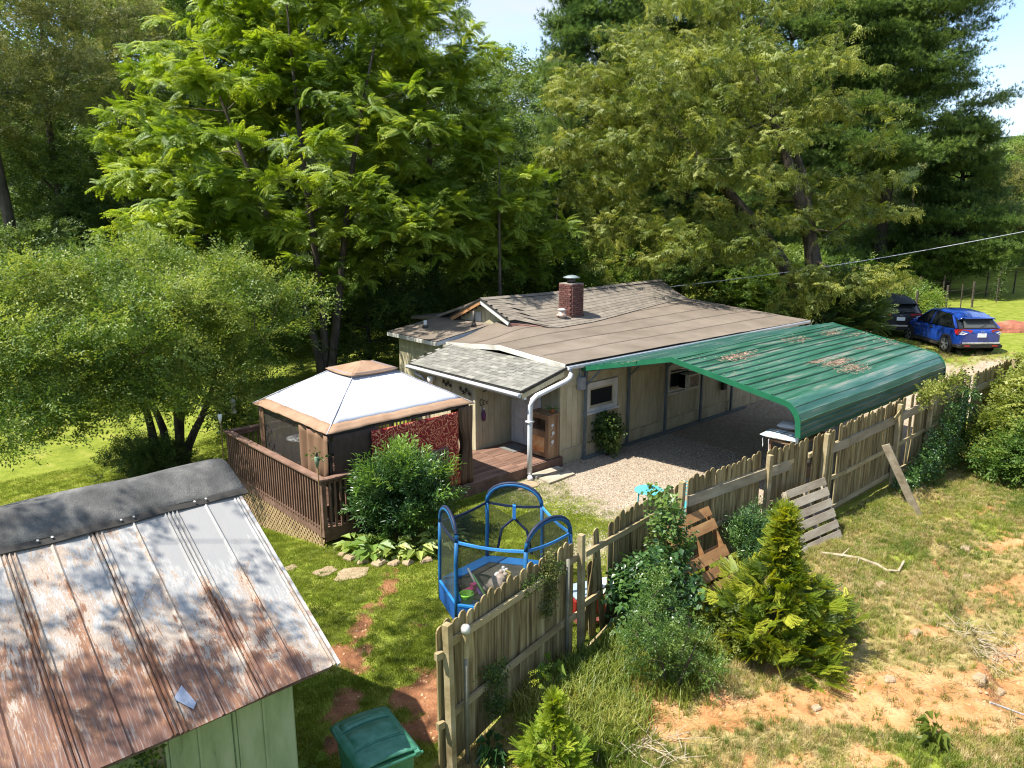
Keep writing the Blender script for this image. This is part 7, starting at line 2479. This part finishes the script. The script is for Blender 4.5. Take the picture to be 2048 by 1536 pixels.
# ================================================================== SHRUBS AND PLANTS
sh_b = bush('deck_shrub', 'big dense dark green shrub with light upright shoots in front of the deck', (7.85, 11.75), 1.05, 1.75, 'lance', G_SHB, .36, 230, 26, flat=.85, droop=-.6, lob=[(0, 0, .80, .66, .66, .62, 26, .26, .40), (-.45, .3, .95, .3, .3, .4, 6, .2, .32), (.5, -.2, .9, .3, .3, .4, 6, .2, .32)])
P, Rr = [], []
for k in range(60):
    a, r = random.uniform(0, 2 * pi), random.uniform(.1, .95)
    P.append((7.85 + r * cos(a), 11.75 + r * sin(a), 1.35 + random.uniform(0, .3) - .5 * r * r))
    Rr.append((random.gauss(0, .3), -1.2 + .7 * r + random.gauss(0, .15), a + random.gauss(0, .3)))
scatter('shoots', 'lance', G_SHY, P, Rr, RNG.uniform(.28, .55, 60), sh_b)
HOS = [(6.92, 11.98, .44), (7.02, 11.55, .50), (7.3, 11.25, .42), (7.65, 10.98, .48), (8.05, 10.9, .46), (8.45, 11.0, .42), (8.85, 11.35, .42)]
HL = ['hosta nearest the deck corner post', 'hosta beside the deck corner, second from it', 'hosta below the left of the big shrub', 'hosta at the front of the bed below the shrub middle', 'hosta below the right of the big shrub', 'hosta between the shrub and the trampoline', 'darker hosta by the barrel planter']
for (x, y, s), lab in zip(HOS, HL):
    rt = thing('hosta', lab.replace('hosta', 'yellow-green hosta plant'), 'plant', (x, y, hz(x, y)), group='hostas at the foot of the deck shrub')
    m = M()
    for L in range(2):
        sp = spray('hosta', random.randint(0, 9999))
        m.add([(x + p[0] * s, y + p[1] * s, hz(x, y) + p[2] * s * (1 + L * .6)) for p in sp.v], sp.f)
    obj('leaf', m, G_HOS if 'darker' not in lab else G_MID, rt, kind='stuff')
bush('dark_shrub', 'low dark rounded shrub at the foot of the multi-stemmed tree', (5.7, 20.4), 1.05, 1.0, 'small', G_DRK, .35, 200, 20)
bush('lawn_shrub', 'small leafy shrub beyond the deck corner at the lawn edge', (8.6, 22.0), .9, 1.5, 'broad', G_DRK, .4, 110, 14)
wp = bush('wall_plant', 'leafy plant on a wire hoop against the tan wall under the roof corner', (14.75, 12.38), .28, 1.15, 'heart', G_DRK, .26, 520, 14, lob=[(0, 0, .6, .16, .10, .42, 14, .14, .2)])
obj('hoop', M().tube([(14.5 + .25 - .25 * cos(a), 12.42, .12 + 1.0 * sin(a)) for a in np.linspace(0, pi, 14)], .008, 5), DKM, wp)
q = 40
scatter('bright_leaf', 'heart', G_HOS, np.stack([14.78 + RNG.normal(0, .12, q), 12.30 + RNG.normal(0, .05, q), RNG.uniform(.15, .7, q)], -1), RNG.normal(0, 1, (q, 3)), RNG.uniform(.14, .22, q), wp)
bush('sapling', 'heart-leaved sapling climbing in front of the middle fence', (9.05, 6.3), .6, 1.7, 'heart', G_PRV, .25, 150, 30, lob=[(-.05, .05, .95, .36, .26, .75, 16, .13, .24), (-.25, .1, .6, .36, .3, .42, 9, .14, .25), (-.05, .1, 1.6, .18, .16, .25, 5, .08, .15)])
bush('broadleaf_shrub', 'blue-green large-leaved shrub by the broken end of the middle fence', (8.35, 6.05), .6, 1.2, 'heart', G_SHB, .30, 210, 14, lob=[(0, 0, .62, .42, .35, .42, 14, .22, .32)])
bush('privet_shrub', 'small-leaved green shrub left of the bright cypress', (7.5, 5.08), .85, 1.6, 'small', G_PRV, .24, 330, 30, lob=[(0, .1, .75, .38, .38, .5, 11, .13, .26), (.25, -.3, .5, .25, .25, .22, 5, .10, .18), (.15, .3, 1.15, .2, .2, .35, 6, .09, .2), (-.3, .25, .95, .2, .2, .3, 4, .08, .18)])
bush('yellow_shrub', 'yellow-green low shrub between the small-leaved shrub and the cypress', (8.9, 5.0), .36, .5, 'broad', G_CHE, .22, 300, 10)
# cypress trees
def cypress(name, label, base, r, h, g, size, n, lo=.05):
    bx, by = base
    bz = hz(bx, by)
    root = thing(name, label, 'cypress', (bx, by, bz))
    obj('trunk', M().tube([(bx, by, bz - .05), (bx + .01, by, bz + h * .5), (bx, by + .02, bz + h * .92)], [.05 * h * .5, .03 * h * .5, .008], 7), BARK, root, True)
    P, R, Sx = [], [], []
    for k in range(n):
        q = random.random() ** 1.15
        a = random.uniform(0, 2 * pi)
        rr = r * (1 - .5 * q) * (1.0 - .86 * float(ss(.36, .66, q))) * (.72 + .28 * float(ss(0, .15, q))) * (1 + .30 * sin(3 * a + q * 13) + .26 * sin(5 * a - 11 * q) + .2 * sin(9 * a + 23 * q)) + .02
        s = random.uniform(.35, 1.0) ** .5
        P.append((bx + cos(a) * rr * s * .75, by + sin(a) * rr * s * .75, bz + lo + (h - lo) * q * .95 - .10 * rr * s))
        R.append((random.gauss(0, .7), random.gauss(-.25 - .6 * q, .38), a + random.gauss(0, .6)))
        Sx.append(size * (1.1 - .55 * q) * random.uniform(.7, 1.2))
    scatter('foliage', 'cypress', g, np.array(P), np.array(R), np.array(Sx), root)
    return root
cypress('cypress_tree', 'big bright yellow-green cypress bush in the field right of the fence', (9.45, 4.72), 1.12, 2.15, G_CYP, .31, 1150)
cypress('cypress_tree', 'small lime-yellow young cypress at the bottom edge near the fence', (5.30, 5.10), .48, 1.10, G_CYY, .21, 330)
bush('juniper', 'feathery grey-green shrub between the two pallets at the fence', (11.45, 6.25), .42, 1.15, 'willowy', G_SHB, .34, 330, 16, lob=[(0, 0, .45, .26, .22, .34, 14, .18, .26)], droop=-.1)
# shrub mass at the right end of the fence
tree('shrub_thicket', 'tallest bright green thicket at the right edge over the far fence', (22.6, 4.9), [(0, 0, 1.4, 1.2, .8, .9, 30, .35, .6), (-1.2, .1, .9, .8, .5, .6, 16, .3, .5), (1.5, -.4, 1.9, 1.2, .8, 1.1, 24, .4, .65)], 'broad', G_CHE, trunk=(.05, 2.4), size=.42, dens=70, stems=[(.3, 0, 1), (-.6, .2, .8), (.9, -.2, .9)], cat='shrub', flat=.8, cover=.7)
tree('shrub_thicket', 'lower leafy thicket at the right picture edge below the taller one', (20.9, 4.55), [(0, 0, .7, 1.0, .7, .55, 22, .35, .55), (.9, -.5, .8, 1.0, .8, .6, 20, .35, .6), (2.2, -1.0, .8, 1.2, .8, .7, 20, .4, .6)], 'broad', G_MID, trunk=(.04, 1.2), size=.36, dens=90, stems=[(.3, 0, 1), (-.6, .2, .8)], cat='shrub', flat=.8, cover=.7)
def vines(name, label, n, fn, g=G_DRK, s=(.15, .28), kind='ivy', cat='vine'):
    P = np.array([fn() for _ in range(n)])
    o = scatter(name, kind, g, P, RNG.normal(0, .9, (n, 3)) + np.array([1.2, 0, 0]), RNG.uniform(s[0], s[1], n))
    tag(o, label, cat)
    return o
vines('vine', 'dark vines overgrowing the right end of the long fence', 800, lambda: (lambda x: (x, 6.02 - random.random() * .25, .2 + random.random() ** 1.4 * (.3 + 1.5 * float(ss(17.2, 20.5, x)))))(random.uniform(17.0, 21.3)), G_SHB, (.18, .32))
vines('vine', 'bright vine tips over the top of the long fence', 110, lambda: (random.uniform(18.2, 21.4), 6.1 + random.gauss(0, .08), 2.2 + random.uniform(-.3, .15)), G_CHE, (.2, .34))
vines('ivy', 'ivy strand hanging down the near fence left of the gap', 120, lambda: (lambda z: (6.55 + random.gauss(0, .05) + .05 * sin(z * 5), 6.42 + random.uniform(-.02, .03), z))(random.uniform(1.05, 1.95)), G_OLV, (.09, .16))
vines('ivy', 'ivy creeping along the top of the near fence', 90, lambda: (lambda x: (x, 6.36 + (x - 6.0) * .19 + random.uniform(-.03, .03), 1.62 + random.uniform(-.08, .1)))(random.uniform(6.0, 6.9)), G_DRK, (.08, .14))
vines('ivy', 'dark ivy patch low on the near fence', 150, lambda: (5.35 + random.gauss(0, .09), 6.13 + random.uniform(-.04, .02), random.uniform(.3, 1.0)), G_DRK, (.09, .15))
for k, (x, y, s, g, lab) in enumerate(((6.35, 6.15, .38, G_MID, 'broad-leaved weed at the foot of the near fence'), (4.95, 5.75, .30, G_SHB, 'dark leafy weed by the near fence corner'), (4.72, 5.66, .22, G_HOS, 'yellowing weed at the near fence corner'),
                                       (10.9, 6.2, .3, G_MID, 'leafy weed by the orange-brown pallet'), (12.1, 1.9, .25, G_MID, 'green weed at the right edge of the field'), (8.6, 2.3, .3, G_CHE, 'yellow-green weed on the bank at the lower right'), (3.3, 6.9, .3, G_MID, 'leafy weed beside the green bin'), (3.1, 6.5, .34, G_DRK, 'dark weed between the shed wall and the bin'))):
    rt = thing('weed', lab, 'weed', (x, y, hz(x, y)))
    m = M()
    for L in range(3):
        sp = spray('hosta', random.randint(0, 9999))
        m.add([(x + p[0] * s * .7, y + p[1] * s * .7, hz(x, y) + p[2] * s * (.8 + L) + .02) for p in sp.v], sp.f)
    obj('leaf', m, g, rt, kind='stuff')
tall = vines('weed_stalk', 'thin yellowish weed stalk standing before the near fence', 7, lambda: (5.28, 5.30, random.uniform(1.0, 1.45)), G_CYP, (.12, .2), 'willowy', 'weed')
bush('dark_evergreen', 'dark evergreen shrub hiding the front of the dark car', (31.3, 14.4), 1.7, 2.4, 'cypress', G_DRK, .9, 34, 22)
bush('meadow_bush', 'low bramble along the wire fence in the meadow', (41.8, 15.2), 1.9, 1.0, 'broad', G_MID, .5, 30, 16)
bush('meadow_bush', 'dark bramble left of the wire fence behind the dark car', (40, 17.3), 2.4, 1.3, 'broad', G_DRK, .6, 26, 18)

# ================================================================== GRASS AND PEBBLES
def sow(name, label, kind, material, n, box, weight, s0, s1, seed):
    r = np.random.default_rng(seed)
    x = r.uniform(box[0], box[1], n)
    y = r.uniform(box[2], box[3], n)
    w = weight(x, y)
    k = r.random(n) < w
    x, y = x[k], y[k]
    z = H(x, y)
    rot = np.stack([r.normal(0, .08, len(x)), r.normal(0, .08, len(x)), r.uniform(0, 6.28, len(x))], -1)
    o = scatter(name, kind, material, np.stack([x, y, z], -1), rot, r.uniform(s0, s1, len(x)))
    o['label'] = label
    return o
def inside_yard(x, y):
    w = np.ones_like(x)
    w *= 1 - (x < 2.9) * (y < 11)
    w *= 1 - (x > 6.55) * (x < 12.1) * (y > 12.5) * (y < 17.1)
    w *= 1 - (x > 11.9) * (y > 12.6) * (y < 22)
    return w
def w_lawn(x, y):
    g, c, d = masks(x, y)
    return np.clip(1 - g * 1.35, 0, 1) * np.clip(1 - c * 1.1, 0, 1) * (1 - field_mask(x, y)) * inside_yard(x, y) * np.clip(1.15 - np.hypot(x, y) / 30, .25, 1)
sow('lawn_grass', 'short mown lawn grass round the house', 'lawn', G_LWN, 95000, (1.5, 14.5, 6.3, 23), w_lawn, .075, .14, 1)
sow('lawn_grass', 'taller tufts in the shaded lawn by the bin and shed', 'grass', G_LWN, 5000, (3.0, 7.5, 6.6, 12.5), lambda x, y: w_lawn(x, y) * ss(.45, .6, fbm(x, y, 1.5, 61)), .05, .10, 2)
def w_field(x, y):
    g, c, d = masks(x, y)
    return np.clip(1 - c * .88, 0, 1) * field_mask(x, y)
sow('field_grass', 'rough green grass in the field by the fence', 'grass', G_GRS, 62000, (4.3, 25, -1, 6.2), lambda x, y: w_field(x, y) * np.clip(1.15 - masks(x, y)[2] * .75, 0, 1) * (.25 + .75 * ss(.4, .62, fbm(x, y, .9, 71))), .05, .12, 3)
sow('dry_grass', 'dry straw-coloured grass in the field', 'grass', G_DRY, 60000, (4.3, 25, -1, 6.2), lambda x, y: w_field(x, y) * (.2 + .8 * ss(.35, .6, fbm(x, y, 1.1, 73))), .045, .10, 4)
sow('field_grass', 'long green grass along the foot of the near fence', 'grass', G_GRS, 2600, (5.6, 9.0, 4.6, 6.6), lambda x, y: w_field(x, y) * ss(4.6, 5.6, y + (7.4 - x) * .1) * ss(5.5, 6.3, x), .16, .34, 5)
sow('straw', 'loose straw lying over the clay and grass', 'straw', G_DRY, 5200, (4.5, 19, 0, 6.0), lambda x, y: field_mask(x, y) * (.15 + .85 * ss(.5, .65, fbm(x, y, .7, 75))), .08, .26, 6)
sow('dry_grass', 'thin dry grass on the ground beyond the carport', 'grass', G_DRY, 5000, (16, 34, 6.4, 13), lambda x, y: np.clip(1 - masks(x, y)[0] * 1.2, 0, 1) * (1 - field_mask(x, y)) * (x > 22).astype(float) * .8, .08, .14, 7)
PEB = mat('pebble', [(.15, .11, .075), (.31, .25, .185), (.48, .43, .36)], scale=1.0, rnd=.4, rough=.85, bump=.1)
sow('gravel', 'loose pebbles on the gravel yard', 'stone', PEB, 42000, (9.5, 17.5, 6.7, 12.6), lambda x, y: masks(x, y)[0] * (1 - (x < 12) * (y > 12.5)), .010, .026, 8)
sow('pebbles', 'small clods and stones on the bare clay', 'stone', mat('clod', [(.30, .15, .07), (.5, .33, .2)], rnd=.3, bump=.2), 6000, (4, 17, .5, 9.5), lambda x, y: masks(x, y)[1] * .9, .008, .028, 9)
